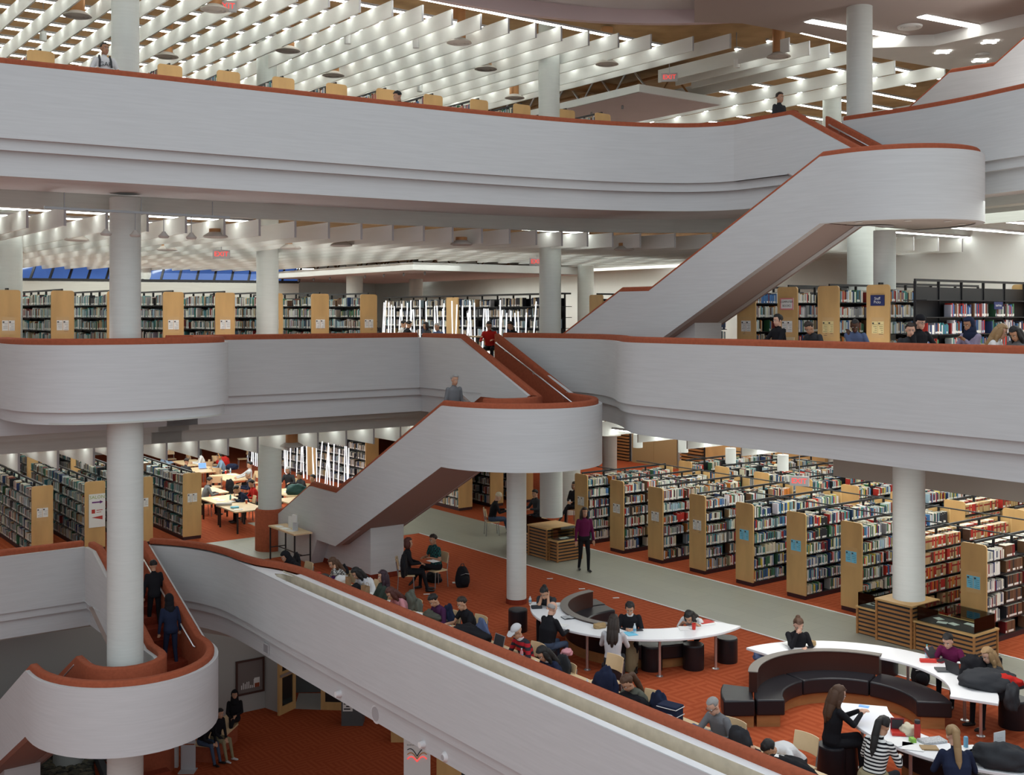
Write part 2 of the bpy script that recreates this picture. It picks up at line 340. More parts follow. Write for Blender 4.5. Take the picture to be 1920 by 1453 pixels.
# tiled walkway on the second level
def quad_floor(name, q, z, m, label): return poly_floor(name, q, z, m, label)
wb = [un(800, 1005, L2), un(1467, 1200, L2)]; wa = [un(1104, 1028, L2), un(1607, 1159, L2)]
vB = sum(ev(p)[1] for p in wb)/2; vA = sum(ev(p)[1] for p in wa)/2
quad_floor('floor_walkway', [G(-31, vB), G(-5, vB), G(-5, vA), G(-31, vA)], L2+.006, 'walk_tile', 'grey tiled walkway crossing the second level')
quad_floor('floor_walkway_side', [G(-33.6, 9.0), G(-30.4, 9.0), G(-30.4, 15.5), G(-33.6, 15.5)], L2+.006, 'walk_tile', 'grey tiled strip behind the lower stair head')
quad_floor('floor_walkway_back', [G(-36, 15.5), G(-31, 15.5), G(-31, vA), G(-36, vA)], L2+.006, 'walk_tile', 'grey tiled crossing by the stair foot')
for n_, vv in enumerate((vB, vA)):
    mb = MB(); mb.box((-31, vv-.02, 0), (-5, vv+.02, .01), T=Matrix.Translation(Vector((0, 0, L2+.006))) @ Matrix.Rotation(GR, 4, 'Z')); struct(mb.obj('trim_%d' % (11+n_), 'ledge_white'), 'thin pale edging strip of the walkway')

# ---------------------------------------------------------------- columns
def column(e, v, d, z0, z1, label, base=None, name='column'):
    p = G(e, v, 0); mb = MB(); mb.lathe([(d/2, z0), (d/2, z1)], 32, (p.x, p.y, 0))
    o = struct(mb.obj(name, 'column', smooth=40), label)
    if base:
        mb = MB(); mb.lathe([(d/2+.09, z0), (d/2+.09, z0+base-.04), (d/2+.06, z0+base), (d/2, z0+base)], 32, (p.x, p.y, 0)); mb.obj('column_base', 'red_rail', o, 40)
    return o
c1 = (-25.2, 7.97)
column(*c1, .775, L1, L3-.76, 'thick pale column rising through the lower landing to the rounded balcony')
column(*c1, .67, L3, L4-1.3, 'pale column standing inside the rounded balcony')
column(*c1, .60, L4, L5-1.0, 'pale column beside the hooded man on the fourth level')
def colpx(x, w, D, dia, z0, z1, label, base=None):
    e, v = ev(Vector(((x-CX)/F*D, D, 0))); return column(e, v, dia, z0, z1, label, base)
colpx(506, 44, 33.9, .70, L2, L3-.9, 'greenish column with tall terracotta base by the stair foot', 1.25)
colpx(501.5, 41, 33.9, .66, L3, L4-.9, 'column in front of the third level stacks, left of the stair')
colpx(500, 36, 33.9, .60, L4, L5-.9, 'column among the fourth level baffles at left')
colpx(1033.5, 43, 32.8, .67, L2+1.2, L3-.9, 'column rising from the slatted cabinet on the walkway')
colpx(1031.5, 41, 32.8, .64, L3, L4-.9, 'column in the middle of the third level')
colpx(1029.5, 40, 32.8, .62, L4, L5-.9, 'column in the middle of the fourth level')
colpx(1704, 58, 23.1, .64, L2+1.25, L3-.9, 'column rising from the slatted display cabinet at right')
colpx(1614.5, 51, 28.5, .69, L3, L4-.9, 'grey column behind the upper stair on the third level')
colpx(1611.5, 47, 28.5, .64, L4, L5-1.2, 'grey column behind the upper stair on the fourth level')
colpx(1098, 30, 44, .64, L3, L4-.9, 'further column right of the middle column, third level')
colpx(665, 30, 46, .68, L3, L4-.9, 'shaded column behind the stacks')
colpx(780, 26, 50, .6, L3, L4-.9, 'bright far column behind light tubes')
colpx(272, 22, 48, .5, L3, L4-.9, 'far column right of the rounded balcony column')
colpx(10, 56, 30, .85, L3, L4-.9, 'wide column at the left edge of the third level')
colpx(1560, 34, 40, .65, L4, L5-.9, 'bright column left of the grey column on the fourth level')
colpx(1143, 28, 46, .6, L2, L3-.9, 'far column by the wood doors')
colpx(1070, 40, 40, .7, L2, L3-.9, 'pale column behind the landing column')
# landing columns
mcol = lambda e, v, d, z0, z1, l: column(e, v, d, z0, z1, l)
mcol(-22.1, 16.55, .49, L2, -2.0, 'white column under the middle stair landing')
mcol(-15.3, 21.85, .49, L3, L4-2.0, 'white column under the upper stair landing')
mb = MB(); p = G(-22.1, 16.55); mb.lathe([(.26, 0), (.26, .12), (.245, .12)], 32, (p.x, p.y, L2)); struct(mb.obj('baseboard_column', 'red_dark', smooth=40), 'dark red skirting ring of the landing column')
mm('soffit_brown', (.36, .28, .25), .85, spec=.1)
# ---------------------------------------------------------------- stairs
PAR = [(-.09, ZW), (0, ZW), (0, -.49)]
PARB = [(-.2, -.49), (0, -.49)]
REDI = [(-.09, ZW-.02), (-.09, 1.04), (-.12, 1.07), (-.24, 1.07), (-.27, 1.04), (-.27, -.1)]
def staircase(label, e0, vL, vR, iL, iR, eU, eT, zU, drop, eA, eB, eC, eD, zL, d1, se=1.12, eF=None, lc=-.35):
    """landing round end at e0; upper flight (iR..vR) eU->eT up to zU; lower flight (vL..iL) eA->eB drop d1, flat to eC, eD down to zL"""
    T = thing('staircase', label, 'staircase', tuple(G(e0, (vL+vR)/2, zL)))
    org = T.location
    def O(mb, name, m, smooth=35):
        mb.v = [(x-org.x, y-org.y, z-org.z) for x, y, z in mb.v]; return mb.obj(name, m, T, smooth)
    zl = zU-drop; vc = (vL+vR)/2; R = (vR-vL)/2
    low = [(eD, vL, zL), (eC, vL, zl-d1), (eB, vL, zl-d1), (eA, vL, zl)]
    arcp = [(e0+R*se*sin(a), vc-R*cos(a), zl) for a in [pi*k/24 for k in range(25)]]
    up = [(eU, vR, zl), (eT, vR, zU)]
    path = low+([(e0, vL, zl)] if abs(e0-eA) > .05 else [])[:0]+arcp+up
    pts = [G(*q) for q in path]
    # the lower flight goes to the left: outer side is to the right of travel from foot to landing
    mb = MB(); sweep(mb, pts, [(-.09, ZW), (0, ZW), (0, -.49), (-.18, -.49)]); O(mb, 'parapet', 'plaster')
    mb = MB(); sweep(mb, pts, REDI, caps=True); o = O(mb, 'parapet_rail', 'red_rail', 50); o['label'] = 'terracotta carpet capping of the parapet'
    # inner wall: down the upper flight, round the landing column, down the lower flight
    ri = (iR-iL)/2; vi = (iL+iR)/2
    tail = [(eF, iR, zU), (eT, iR, zU)]
    inner = tail+[(eU, iR, zl)]+[(e0+lc+ri*sin(a), vi+ri*cos(a), zl) for a in [pi*k/10 for k in range(11)]]+[(eA, iL, zl), (eB, iL, zl-d1), (eC, iL, zl-d1), (eD, iL, zL)]
    pts2 = [G(*q) for q in inner]
    mb = MB(); sweep(mb, pts2, [(-.09, ZW), (0, ZW), (0, -.49), (-.2, -.49)], side=1); O(mb, 'inner_wall', 'plaster')
    mb = MB(); sweep(mb, pts2, REDI, side=1, caps=True); O(mb, 'inner_rail', 'red_rail', 50)
    # steps
    def flight(e1, z1, e2, z2, va, vb, n):
        mb = MB()
        for k in range(n):
            ea = e1+(e2-e1)*k/n; eb = e1+(e2-e1)*(k+1)/n; z = z1+(z2-z1)*(k+1)/n
            lo, hi = min(ea, eb), max(ea, eb)
            zt = max(z, z1+(z2-z1)*k/n)
            mb.box((lo, va, zt-.42), (hi+.0, vb, zt-.0), T=Matrix.Rotation(GR, 4, 'Z'))
        return mb
    mb = flight(eU, zl, eT, zU, iR+.05, vR-.1, 9)
    for q in (mb, flight(eA, zl, eB, zl-d1, vL+.1, iL-.05, 16), flight(eC, zl-d1, eD, zL, vL+.1, iL-.05, 8)): O(q, 'steps', 'red_dark', None)['label'] = 'dark red carpeted steps'
    mb = MB(); mb.prism([(q.x, q.y) for q in (G(eB, vL+.1), G(eC, vL+.1), G(eC, iL), G(eB, iL))], zl-d1-.4, zl-d1); O(mb, 'rest_landing', 'red_dark', None)
    mb = MB(); lp = [G(eA, vL+.05, zl), G(e0, vL+.05, zl)]+[G(e0+(R-.05)*se*sin(a), vc-(R-.05)*cos(a), zl) for a in [pi*k/24 for k in range(1, 24)]]+[G(e0, vR-.05, zl), G(eU, vR-.05, zl)]
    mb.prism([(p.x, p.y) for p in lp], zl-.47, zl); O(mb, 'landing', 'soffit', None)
    mb = MB(); mb.prism([(p.x, p.y) for p in lp], zl, zl+.01); O(mb, 'landing_carpet', 'red_dark', None)
    # soffits of the flights
    def soff(pts, va, vb):
        mb = MB(); n = len(pts)
        for i in range(n-1):
            a, za = pts[i]; mb.add([G(a, va, za-.48), G(a, vb, za-.48)], [(2*i, 2*i+1, 2*i+3, 2*i+2)])
        a, za = pts[-1]; mb.v += [tuple(G(a, va, za-.48)), tuple(G(a, vb, za-.48))]; mb.f = [(2*i, 2*i+1, 2*i+3, 2*i+2) for i in range(n-1)]; mb.mi = [0]*(n-1)
        return mb
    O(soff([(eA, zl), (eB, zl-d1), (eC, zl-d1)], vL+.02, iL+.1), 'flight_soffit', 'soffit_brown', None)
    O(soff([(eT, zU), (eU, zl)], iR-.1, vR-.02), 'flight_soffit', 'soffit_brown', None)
    # solid block under the foot of the lower flight
    mb = MB(); Tm = Matrix.Rotation(GR, 4, 'Z')
    zf = zl-d1-.485
    def solid(poly, v0, v1, nm, m):
        mb = MB(); n = len(poly); mb.add([G(e, v0, z) for e, z in poly]+[G(e, v1, z) for e, z in poly], [tuple(range(n)), tuple(range(2*n-1, n-1, -1))]+[(i, (i+1) % n, (i+1) % n+n, i+n) for i in range(n)]); O(mb, nm, m, None)
    solid([(eD, zL), (eD, zL+.3), (eC, zf+.05), (eC+.5, zf), (eC+.05, zL)], vL+.004, iL, 'foot_block', 'plaster')
    solid([(eC, zL), (eC, zf), (eB, zf), (eB+1.2, zf+1.2*d1/(eA-eB)), (eB+1.2, zL)], vL+.42, iL-.05, 'foot_block', 'plaster')
    solid([(eD+.05, zL), (eD+.05, zL+.14), (eB+1.21, zL+.14), (eB+1.21, zL)], vL+.41, iL-.06, 'baseboard', 'red_dark')
    # handrails
    def rail(vv, e1, z1, e2, z2, s):
        a = G(e1, vv, z1+.82); b = G(e2, vv, z2+.82); mb = MB()
        inw = VX*(-s*.06)
        mb.tube([a+inw*-.6, a+Vector((0, 0, .03)), b+Vector((0, 0, .0)), b+inw*-.6], .022, 8)
        o = O(mb, 'handrail', 'chrome', 60); mb = MB()
        for t in (.12, .5, .88):
            mb = MB(); c = a.lerp(b, t); mb.tube([c, c-inw*.4+Vector((0, 0, -.06)), c-inw*1.0+Vector((0, 0, -.06))], .01, 6)
            mb.v = [(x-org.x, y-org.y, z-org.z) for x, y, z in mb.v]; mb.obj('rail_bracket', 'chrome', o)
    rail(vR-.34, eU+.1, zl, eT+.15, zU, 1)
    rail(vL+.34, eA-.1, zl, eB+.1, zl-d1, -1)
    rail(iR+.26, eU, zl, eT, zU, -1); rail(iL-.26, eA-.1, zl, eB+.1, zl-d1, 1)
    return T
staircase('middle white staircase with red carpeted rails from second level to third level', -22.2, 14.4, 18.6, 15.9, 17.1, -22.1, -25.5, L3, 1.5, -22.2, -27.5, -29.1, -31.5, L2, 2.75, eF=-27.5)
staircase('upper white staircase with round landing from third level to fourth level', -14.9, 19.68, 23.25, 21.1, 21.6, -15.3, -17.8, L4, 1.45, -15.4, -20.7, -21.8, -24.3, L3, 2.8, eF=-19.6)
staircase('lower left white staircase wrapping round a thick column down to ground level', -25.6, 6.03, 10.1, 7.35, 8.6, -25.9, -29.85, L2, 1.6, -25.9, -31.0, -32.4, -34.6, L1, 2.75, eF=-30.55, lc=.36)
# ---------------------------------------------------------------- ceilings: baffles, strip lights, hung panels
def baffle(e1, v, z0, h, e0, label, group):
    mb = MB(); p = G(e1, v, z0)
    mb.box((e0-e1, -.022, 0), (-.012, .022, h)); mb.box((-.012, -.026, -.004), (0, .026, h+.004), 1)
    o = mb.obj('ceiling_baffle', ['baffle', 'grey_trim2'], loc=p, rz=GR)
    tag(o, label, 'ceiling baffle', group); return o
mm('grey_trim2', (.42, .41, .42), .6)
def ordn(i): return ['first', 'second', 'third', 'fourth', 'fifth', 'sixth', 'seventh', 'eighth', 'ninth', 'tenth', 'eleventh', 'twelfth', 'thirteenth', 'fourteenth', 'fifteenth', 'sixteenth', 'seventeenth', 'eighteenth', 'nineteenth', 'twentieth', 'twenty-first', 'twenty-second', 'twenty-third', 'twenty-fourth', 'twenty-fifth', 'twenty-sixth', 'twenty-seventh', 'twenty-eighth', 'twenty-ninth', 'thirtieth', 'thirty-first', 'thirty-second', 'thirty-third', 'thirty-fourth', 'thirty-fifth', 'thirty-sixth', 'thirty-seventh', 'thirty-eighth', 'thirty-ninth', 'fortieth'][i]
E4 = [(736, 30.7), (793, 39), (848, 46.7), (902, 55), (954, 62.3), (1005, 70.7), (1053, 76.7), (1104, 85), (1160, 89), (1221, 91), (1300, 95), (1370, 90), (1480, 97), (1518, 103), (1555, 108), (1600, 118), (1678, 138), (1772, 145)]
ends4 = [ev(un(x, y, 9.0)) for x, y in E4]
first = ends4[0]
ends4 = [(-24.2-.02*k, first[1]-.83*k) for k in range(14, 0, -1)]+ends4
for i, (e, v) in enumerate(ends4):
    back = -56
    if 24.2 < v < 29 and e > -25.6: back = max(-56, e-9) if v > 27 else -25.9
    baffle(e, v, 9.0, .40, back, 'pale hanging ceiling baffle over the fourth level, %s counted from the left' % ordn(i), 'fourth level ceiling baffles')
E3 = [(122, 423), (201, 433), (277, 434), (349, 437), (421, 441), (487, 442), (554, 445), (617, 447), (678, 449), (737, 451), (795, 452), (849, 454), (904, 456), (956, 457), (1006, 459), (1054, 461), (1102, 462), (1149, 463), (1201, 464), (1266, 464)]
v3 = [ev(un(x, y, 3.5)) for x, y in E3]
a3 = v3[1][1]; st = (v3[14][1]-a3)/13
ends3 = [(-26.0, a3-st*k) for k in (6, 5, 4, 3, 2)]+v3
for k in range(12): ends3.append((ends3[-1][0]+.5 if k < 6 else ends3[-1][0]+.2, ends3[-1][1]+.95))
for i, (e, v) in enumerate(ends3):
    back = -33.8 if 21 < v < 28.5 and e < -20 else -56
    baffle(e, v, 3.5, .40, back, 'pale hanging ceiling baffle over the third level, %s counted from the left' % ordn(i), 'third level ceiling baffles')
E2 = [(109, 879), (177, 874), (241, 867), (306, 861), (368, 857), (428, 854), (485, 850), (541, 845)]
ends2 = [ev(un(x, y, -2.3)) for x, y in E2]; ends2 = [(-29.6, v) for e, v in ends2]
ends2 = [(-29.6, ends2[0][1]-.93*k) for k in (3, 2, 1)]+ends2
for k in range(9): ends2.append((-29.6 if k < 4 else -29.0, ends2[-1][1]+.93))
for i, (e, v) in enumerate(ends2):
    baffle(e, v, -2.3, .48, e-7.5 if v < 13.8 else e-12, 'cream hanging ceiling baffle over the second level, %s counted from the left' % ordn(i), 'second level ceiling baffles')
# baffles over the right-hand stacks of the second level run behind the beam
for i in range(5):
    e = -27+1.9*i
    mb = MB(); p = G(e, 21.6+.02*i, -2.0); mb.box((-.02, 0, 0), (.02, 11, .42)); o = mb.obj('ceiling_baffle', 'baffle', loc=p, rz=GR); tag(o, 'white ceiling panel over the right-hand stacks, %s counted from the middle stair' % ordn(i), 'ceiling baffle', 'ceiling panels over the right-hand stacks')
# continuous fluorescent rows above the baffles, at right angles to them
def strip_row(e, v0, v1, z, label, group):
    mb = MB(); p = G(e, v0, z); mb.box((-.04, 0, 0), (.04, v1-v0, .03), 0); mb.box((-.055, 0, .03), (.055, v1-v0, .09), 1)
    tag(mb.obj('strip_light', ['strip', 'grey_trim2'], loc=p, rz=GR), label, 'strip light', group)
for k in range(23):
    e = -24.0-1.12*k if k else -23.75
    strip_row(e, 1.5, 24.0 if e > -41 else 39.5, 9.45, 'white fluorescent row across the fourth level baffles, %s row back from the atrium' % ordn(k), 'fourth level fluorescent rows')
for k in range(12):
    e = -24.2-1.5*k
    strip_row(e, 28.9, 40, 9.42, 'white fluorescent row behind the pink hung ceiling, %s row back' % ordn(k), 'fluorescent rows behind the hung ceiling')
for k in range(4): strip_row(-22.6+1.2*k, 25.0, 34, 9.42, 'white fluorescent row at the right of the fourth level, %s from the hung ceiling' % ordn(k), 'fluorescent rows at right of fourth level')
for k in range(17):
    e = -26.6-1.6*k
    if k == 0:
        strip_row(e, 1.5, 11.6, 3.93, 'white fluorescent row nearest the rounded balcony on the third level', 'third level fluorescent rows')
        strip_row(-24.6, 18.6, 21.0, 3.93, 'short white fluorescent row by the middle column on the third level', 'third level fluorescent rows')
    else: strip_row(e-.3, 1.5, 20.8 if -51 < e < -33 else 33, 3.93, 'white fluorescent row across the third level baffles, %s row back from the atrium' % ordn(k), 'third level fluorescent rows')
for k in range(7): strip_row(-21.0+1.9*k, 24.6, 33, 3.93, 'white fluorescent row over the third level reading tables at right, %s from the middle' % ordn(k), 'fluorescent rows over the right reading tables')
for k in range(7): strip_row(-30.3-1.7*k, 3, 20 if k < 4 else 22, -1.8, 'white fluorescent row across the second level baffles, %s row back from the atrium' % ordn(k), 'second level fluorescent rows')
def strip_u(v, e0, e1, z, label, group):
    mb = MB(); p = G(e0, v, z); mb.box((0, -.045, 0), (e1-e0, .045, .03), 0); mb.box((0, -.06, .03), (e1-e0, .06, .09), 1)
    tag(mb.obj('strip_light', ['strip', 'grey_trim2'], loc=p, rz=GR), label, 'strip light', group)
for k in range(5): strip_u(22.4+2.5*k, -31, -7, -1.85, 'white fluorescent row over the right-hand stacks, %s row behind the walkway' % ordn(k), 'fluorescent rows over the right-hand stacks')
# hung ceilings with trusses above
def slab(e0, e1, v0, v1, z, h, label, m):
    mb = MB(); mb.box((e0, v0, z), (e1, v1, z+h), 0); mb.box((e0+.05, v0+.05, z-.012), (e1-.05, v1-.05, z), 1)
    mb.v = [tuple(Matrix.Rotation(GR, 4, 'Z') @ Vector(q)) for q in mb.v]; o = mb.obj('ceiling_hung', ['wall_white', m]); return struct(o, label)
slab(-50, -34.2, 21.0, 29, 3.2, .28, 'white hung ceiling slab in the middle of the third level', 'pink_soffit')
slab(-40, -26.2, 24.5, 28.3, 8.7, .24, 'pale pink hung ceiling slab of the fourth level', 'pink_soffit')
def spot(loc, label, group, rz=0, h=0):
    t = thing('spotlight', label, 'spotlight', loc, rz, group)
    mb = MB(); mb.lathe([(.028, 0), (.028, .05)], 10); mb.obj('mount', 'grey_metal', t)
    mb = MB(); mb.lathe([(.04, -.12), (.045, -.02), (.02, 0)], 12); mb.obj('lamp_housing', 'grey_metal', t, 40)
    mb = MB(); mb.lathe([(.001, -.118), (.036, -.118)], 12); mb.obj('lens', 'lamp_glow', t)
for k in range(5): spot(tuple(G(-28.2-1.6*k, 25.6, 8.68)), 'tiny spotlight under the pink hung ceiling, %s back from its near corner' % ordn(k), 'spots under the pink hung ceiling')
for k in range(9): spot(tuple(G(-35-1.5*k, 22.0, 3.18)), 'tiny spotlight under the third level hung ceiling, %s back from its near corner' % ordn(k), 'spots under the third level hung ceiling')
def truss(e0, e1, v, z0, z1, n, m, label, group):
    mb = MB()
    mb.tube([G(e0, v, z0), G(e1, v, z0)], .05, 6); mb.tube([G(e0, v, z1), G(e1, v, z1)], .06, 6)
    for k in range(n):
        a = e0+(e1-e0)*k/n; b = e0+(e1-e0)*(k+1)/n
        mb.tube([G(a, v, z0), G((a+b)/2, v, z1)], .035, 6); mb.tube([G((a+b)/2, v, z1), G(b, v, z0)], .035, 6)
    o = mb.obj('roof_truss', m, smooth=50); tag(o, label, 'truss', group)
mm('truss_brown', (.12, .06, .03), .7)
truss(-50, -34.5, 22.2, 3.5, 4.3, 8, 'truss_brown', 'brown truss above the near edge of the third level hung ceiling', None)
truss(-50, -34.5, 25.5, 3.5, 4.3, 8, 'truss_brown', 'brown truss above the far part of the third level hung ceiling', None)
truss(-40, -26.8, 25.4, 9.0, 9.9, 8, 'chrome', 'silver truss above the pink hung ceiling, nearer one', None)
truss(-40, -26.8, 27.4, 9.0, 9.9, 8, 'copper', 'brown truss above the pink hung ceiling, farther one', None)
for k, (e, v, z) in enumerate([(-36, 23.6, 3.9), (-30, 26.4, 9.6)]):
    mb = MB(); mb.tube([G(e, v-2, z), G(e, v+4, z+.1), G(e-2, v+5.5, z+.1)], .22, 10); tag(mb.obj('air_duct', 'copper', smooth=50), ['brown duct above the third level hung ceiling', 'brown duct above the pink hung ceiling'][k], 'duct')
# round air diffusers on copper drops
def diffuser(loc, label, group, drop=.9, r=.34):
    t = thing('air_diffuser', label, 'air diffuser', loc, 0, group)
    mb = MB(); mb.lathe([(r*.52, .1), (r*.52, drop)], 16); mb.obj('duct_drop', 'copper', t, 40)
    mb = MB(); mb.lathe([(r*.2, .0), (r*.45, .03), (r*.5, 0), (r*.75, .03), (r*.8, 0), (r, .02), (r*.95, .05), (r*.5, .14)], 24); mb.obj('diffuser_ring', 'soffit', t, 40)
D4 = [(145, 32), (402, 20), (312, 108), (540, 97), (625, 143), (861, 82), (911, 131), (965, 185), (1138, 122), (1460, 108)]
for k, (x, y) in enumerate(D4): diffuser(tuple(un(x, y, 8.93)), 'round air diffuser on copper drop in the fourth level ceiling, %s from left' % ordn([1, 3, 2, 4, 5, 6, 7, 8, 9, 10][k]-1), 'fourth level air diffusers', 1.1)
D3 = [(144, 452), (404, 446), (25, 474), (313, 470), (545, 467), (640, 462), (865, 460), (1170, 470)]
for k, (x, y) in enumerate(D3): diffuser(tuple(un(x, y, 3.45)), 'round air diffuser below the third level baffles, %s from left' % ordn(sorted(D3).index((x, y))), 'third level air diffusers', .22, .3)
for k, (x, y, z) in enumerate([(547, 833, -2.2), (1144, 812, -2.15)]): diffuser(tuple(un(x, y+5, z)), ['round air diffuser beside the second level column with terracotta base', 'round air diffuser right of the middle landing'][k], None, .8)
# small pale pendant cylinders
def pendant(loc, label, group, r=.09, h=.24, L=.8):
    t = thing('pendant_cylinder', label, 'pendant lamp', loc, 0, group)
    mb = MB(); mb.lathe([(r, 0), (r, h), (r*.3, h+.01)], 16); mb.obj('lamp_shade', 'wall_white', t, 40)
    mb = MB(); mb.tube([(0, 0, h), (0, 0, h+L)], .012, 6); mb.obj('stem', 'grey_metal', t)
for k, (x, y) in enumerate([(81, 77), (652, 82), (780, 90), (787, 172), (1381, 127)]): pendant(tuple(un(x, y, 8.9)), ['small pale cylinder hung above the left fourth level stacks', 'small pale cylinder left of the middle fourth level baffles', 'small pale speaker hung between fourth level baffles', 'low pale cylinder above the fourth level stack ends', 'small pale cylinder right of the silver truss'][k], None)
for k, (x, y) in enumerate([(1196, 839), (1281, 848), (1370, 868), (1468, 882)]): pendant(tuple(un(x, y, -2.55)), 'white cylinder lamp over the right-hand stacks, %s from the middle stair' % ordn(k), 'white cylinder lamps over the stacks', .15, .42, .7)
# track light at upper left of third level
tr = thing('track_light', 'grey track with four hanging spotlights left of the third level column', 'track light', tuple(un(265, 401, 3.78)), GR)
mb = MB(); mb.box((-.03, -2.0, 0), (.03, 2.0, .05)); mb.obj('track', 'grey_metal', tr)
for k in range(3):
    mb = MB(); mb.tube([(0, -1.6+1.6*k, .05), (0, -1.6+1.6*k, .36)], .012, 6); mb.obj('hanger', 'grey_metal', tr)
for k in range(4):
    y = -.75+.62*k
    mb = MB(); mb.tube([(0, y, 0), (0, y, -.42)], .01, 6); o = mb.obj('spot_stem', 'grey_metal', tr)
    mb = MB(); mb.lathe([(.10, -.50), (.12, -.46), (.06, -.40), (.035, -.36)], 14, (0, y, 0)); mb.obj('spot_head', 'soffit', o, 40)
# exit signs
def exit_sign(loc, label, rz=0, L=.7, group=None):
    t = thing('exit_sign', label, 'exit sign', loc, rz)
    mb = MB(); mb.box((-.25, -.04, 0), (.25, .04, .26)); mb.obj('sign_box', 'grey_trim2', t)
    mb = MB(); v, f = text_mesh('EXIT', .20); mb.add([(p.x, -.046, p.y+.13) for p in v], f); mb.obj('lettering', 'exit_red', t)
    mb = MB(); mb.tube([(0, 0, .26), (0, 0, .26+L)], .012, 6); mb.obj('hanger', 'grey_metal', t)
exit_sign(tuple(un(424, 22, 8.95)), 'red EXIT sign hanging among the fourth level baffles at left', radians(14))
exit_sign(tuple(un(1255, 153, 8.85)), 'red EXIT sign above the pink hung ceiling', radians(-8))
exit_sign(tuple(un(415, 485, 3.25)), 'red EXIT sign below the third level baffles at left', radians(12))
exit_sign(tuple(un(1007, 498, 3.2)), 'red EXIT sign half hidden by the middle third level column', 0)
exit_sign(tuple(un(1499, 911, -2.95)), 'red EXIT sign hanging over the right-hand stacks', radians(-25), 1.0)
# solid ceiling at upper right
def px_poly(name, pts, z, m, label): return poly_floor(name, [un(x, y, z) for x, y in pts], z, m, label)
px_poly('ceiling_upper_right', [(1302, 42), (1392, 44), (1587, 80), (1752, 76), (1990, 26), (2100, -60), (1302, -60)], 9.42, 'taupe', 'taupe solid ceiling at upper right') if M.setdefault('taupe', mm('taupe_c', (.40, .34, .31), .85)) else 0
px_poly('ceiling_upper_right_low', [(1632, 90), (1752, 86), (1995, 33), (2080, 150), (1783, 131), (1632, 106)], 9.1, 'wall_white', 'lower white ceiling panel at upper right')
mb = MB(); ed = [un(1632, 90, 9.1), un(1752, 86, 9.1), un(1995, 33, 9.1)]; mb.v = [tuple(p) for p in ed]+[tuple(p+Vector((0, 0, .35))) for p in ed]; mb.f = [(0, 1, 4, 3), (1, 2, 5, 4)]; mb.mi = [0, 0]
struct(mb.obj('wall_ceiling_step', 'wall_white'), 'white step between two ceiling heights at upper right')
def lightbar(a, b, z, label):
    p, q = un(*a, z), un(*b, z); d = (q-p); t = thing('linear_light', label, 'ceiling light', tuple(p), atan2(d.y, d.x)); L = d.length
    mb = MB(); mb.box((0, -.14, -.03), (L, .14, .0)); mb.obj('diffuser', 'lamp_glow', t)
    mb = MB(); mb.box((-.04, -.17, -.012), (L+.04, .17, .01)); mb.obj('frame', 'wall_white', t)
lightbar((1516, 38), (1712, 73), 9.41, 'long white linear light passing behind the grey upper column'); lightbar((1728, 29), (1826, 48), 9.41, 'white linear light right of the round ceiling grille')
def grille(x, y, z, r, label):
    t = thing('ceiling_grille', label, 'air grille', tuple(un(x, y, z)))
    mb = MB(); mb.lathe([(r, 0), (r*.95, -.05), (r*.75, -.02), (r*.7, -.05), (r*.5, -.02), (r*.45, -.05), (r*.2, -.02), (.01, -.04)], 28); mb.obj('ring', 'wall_white', t, 30)
    mb = MB(); mb.lathe([(.01, -.012), (r*.9, -.012)], 28); mb.obj('shadow_gap', 'grey_trim', t)
grille(1706, 49, 9.41, .33, 'round white ceiling grille between the two linear lights'); grille(1842, 101, 9.09, .2, 'small round ceiling grille among the star lamps')
for k, (x, y) in enumerate([(1856, 78), (1768, 97), (1838, 113)]):
    t = thing('star_lamp', ['star shaped recessed lamp nearest the right frame edge', 'star shaped recessed lamp above the top stair corner', 'star shaped recessed lamp below the small grille'][k], 'ceiling lamp', tuple(un(x, y, 9.09)), GR)
    mb = MB(); mb.lathe([(.01, -.02), (.12, -.02), (.12, 0)], 16); mb.obj('bulb', 'lamp_glow', t)
    for j in range(4): mb = MB(); mb.box((.1, -.05, -.02), (.24, .05, 0), T=Matrix.Rotation(j*pi/2, 4, 'Z')); mb.obj('reflector', 'lamp_glow', t)
for k, (x, y) in enumerate([(1610, 417), (1702, 414), (1777, 415), (1804, 420)]):
    t = thing('downlight', 'small recessed downlight under the round upper landing, %s from left' % ordn(k), 'downlight', tuple(un(x, y, 3.57)))
    mb = MB(); mb.lathe([(.001, -.006), (.065, -.006)], 16); mb.obj('bulb', 'lamp_glow', t); mb = MB(); mb.lathe([(.065, -.008), (.085, -.004), (.085, 0)], 16); mb.obj('ring', 'wall_white', t)
# stair up to the fifth level at far right
t5 = thing('staircase', 'grey staircase climbing out of the frame at upper right', 'staircase', tuple(G(-17, 26, L4)))
def loc5(mb): o = t5.location; mb.v = [(x-o.x, y-o.y, z-o.z) for x, y, z in mb.v]; return mb
pth = [G(*q) for q in [(-19.2, 26, 5.0), (-16.3, 26, 6.82), (-15.1, 26, 6.78), (-12.5, 26, 8.5), (-9, 26, 10.8)]]
mb = MB(); sweep(mb, pth, [(-.09, ZW), (0, ZW), (0, -.6), (-.2, -.6)]); loc5(mb).obj('parapet', 'plaster', t5)
mb = MB(); sweep(mb, pth, REDI, caps=True); loc5(mb).obj('parapet_rail', 'red_rail', t5, 50)
mb = MB(); n = len(pth); mb.v = [tuple(p+VX*.1+Vector((0, 0, -.5))) for p in pth]+[tuple(p+VX*1.5+Vector((0, 0, -.5))) for p in pth]; mb.f = [(i, i+1, n+i+1, n+i) for i in range(n-1)]; mb.mi = [0]*(n-1); loc5(mb).obj('flight_soffit', 'soffit', t5)
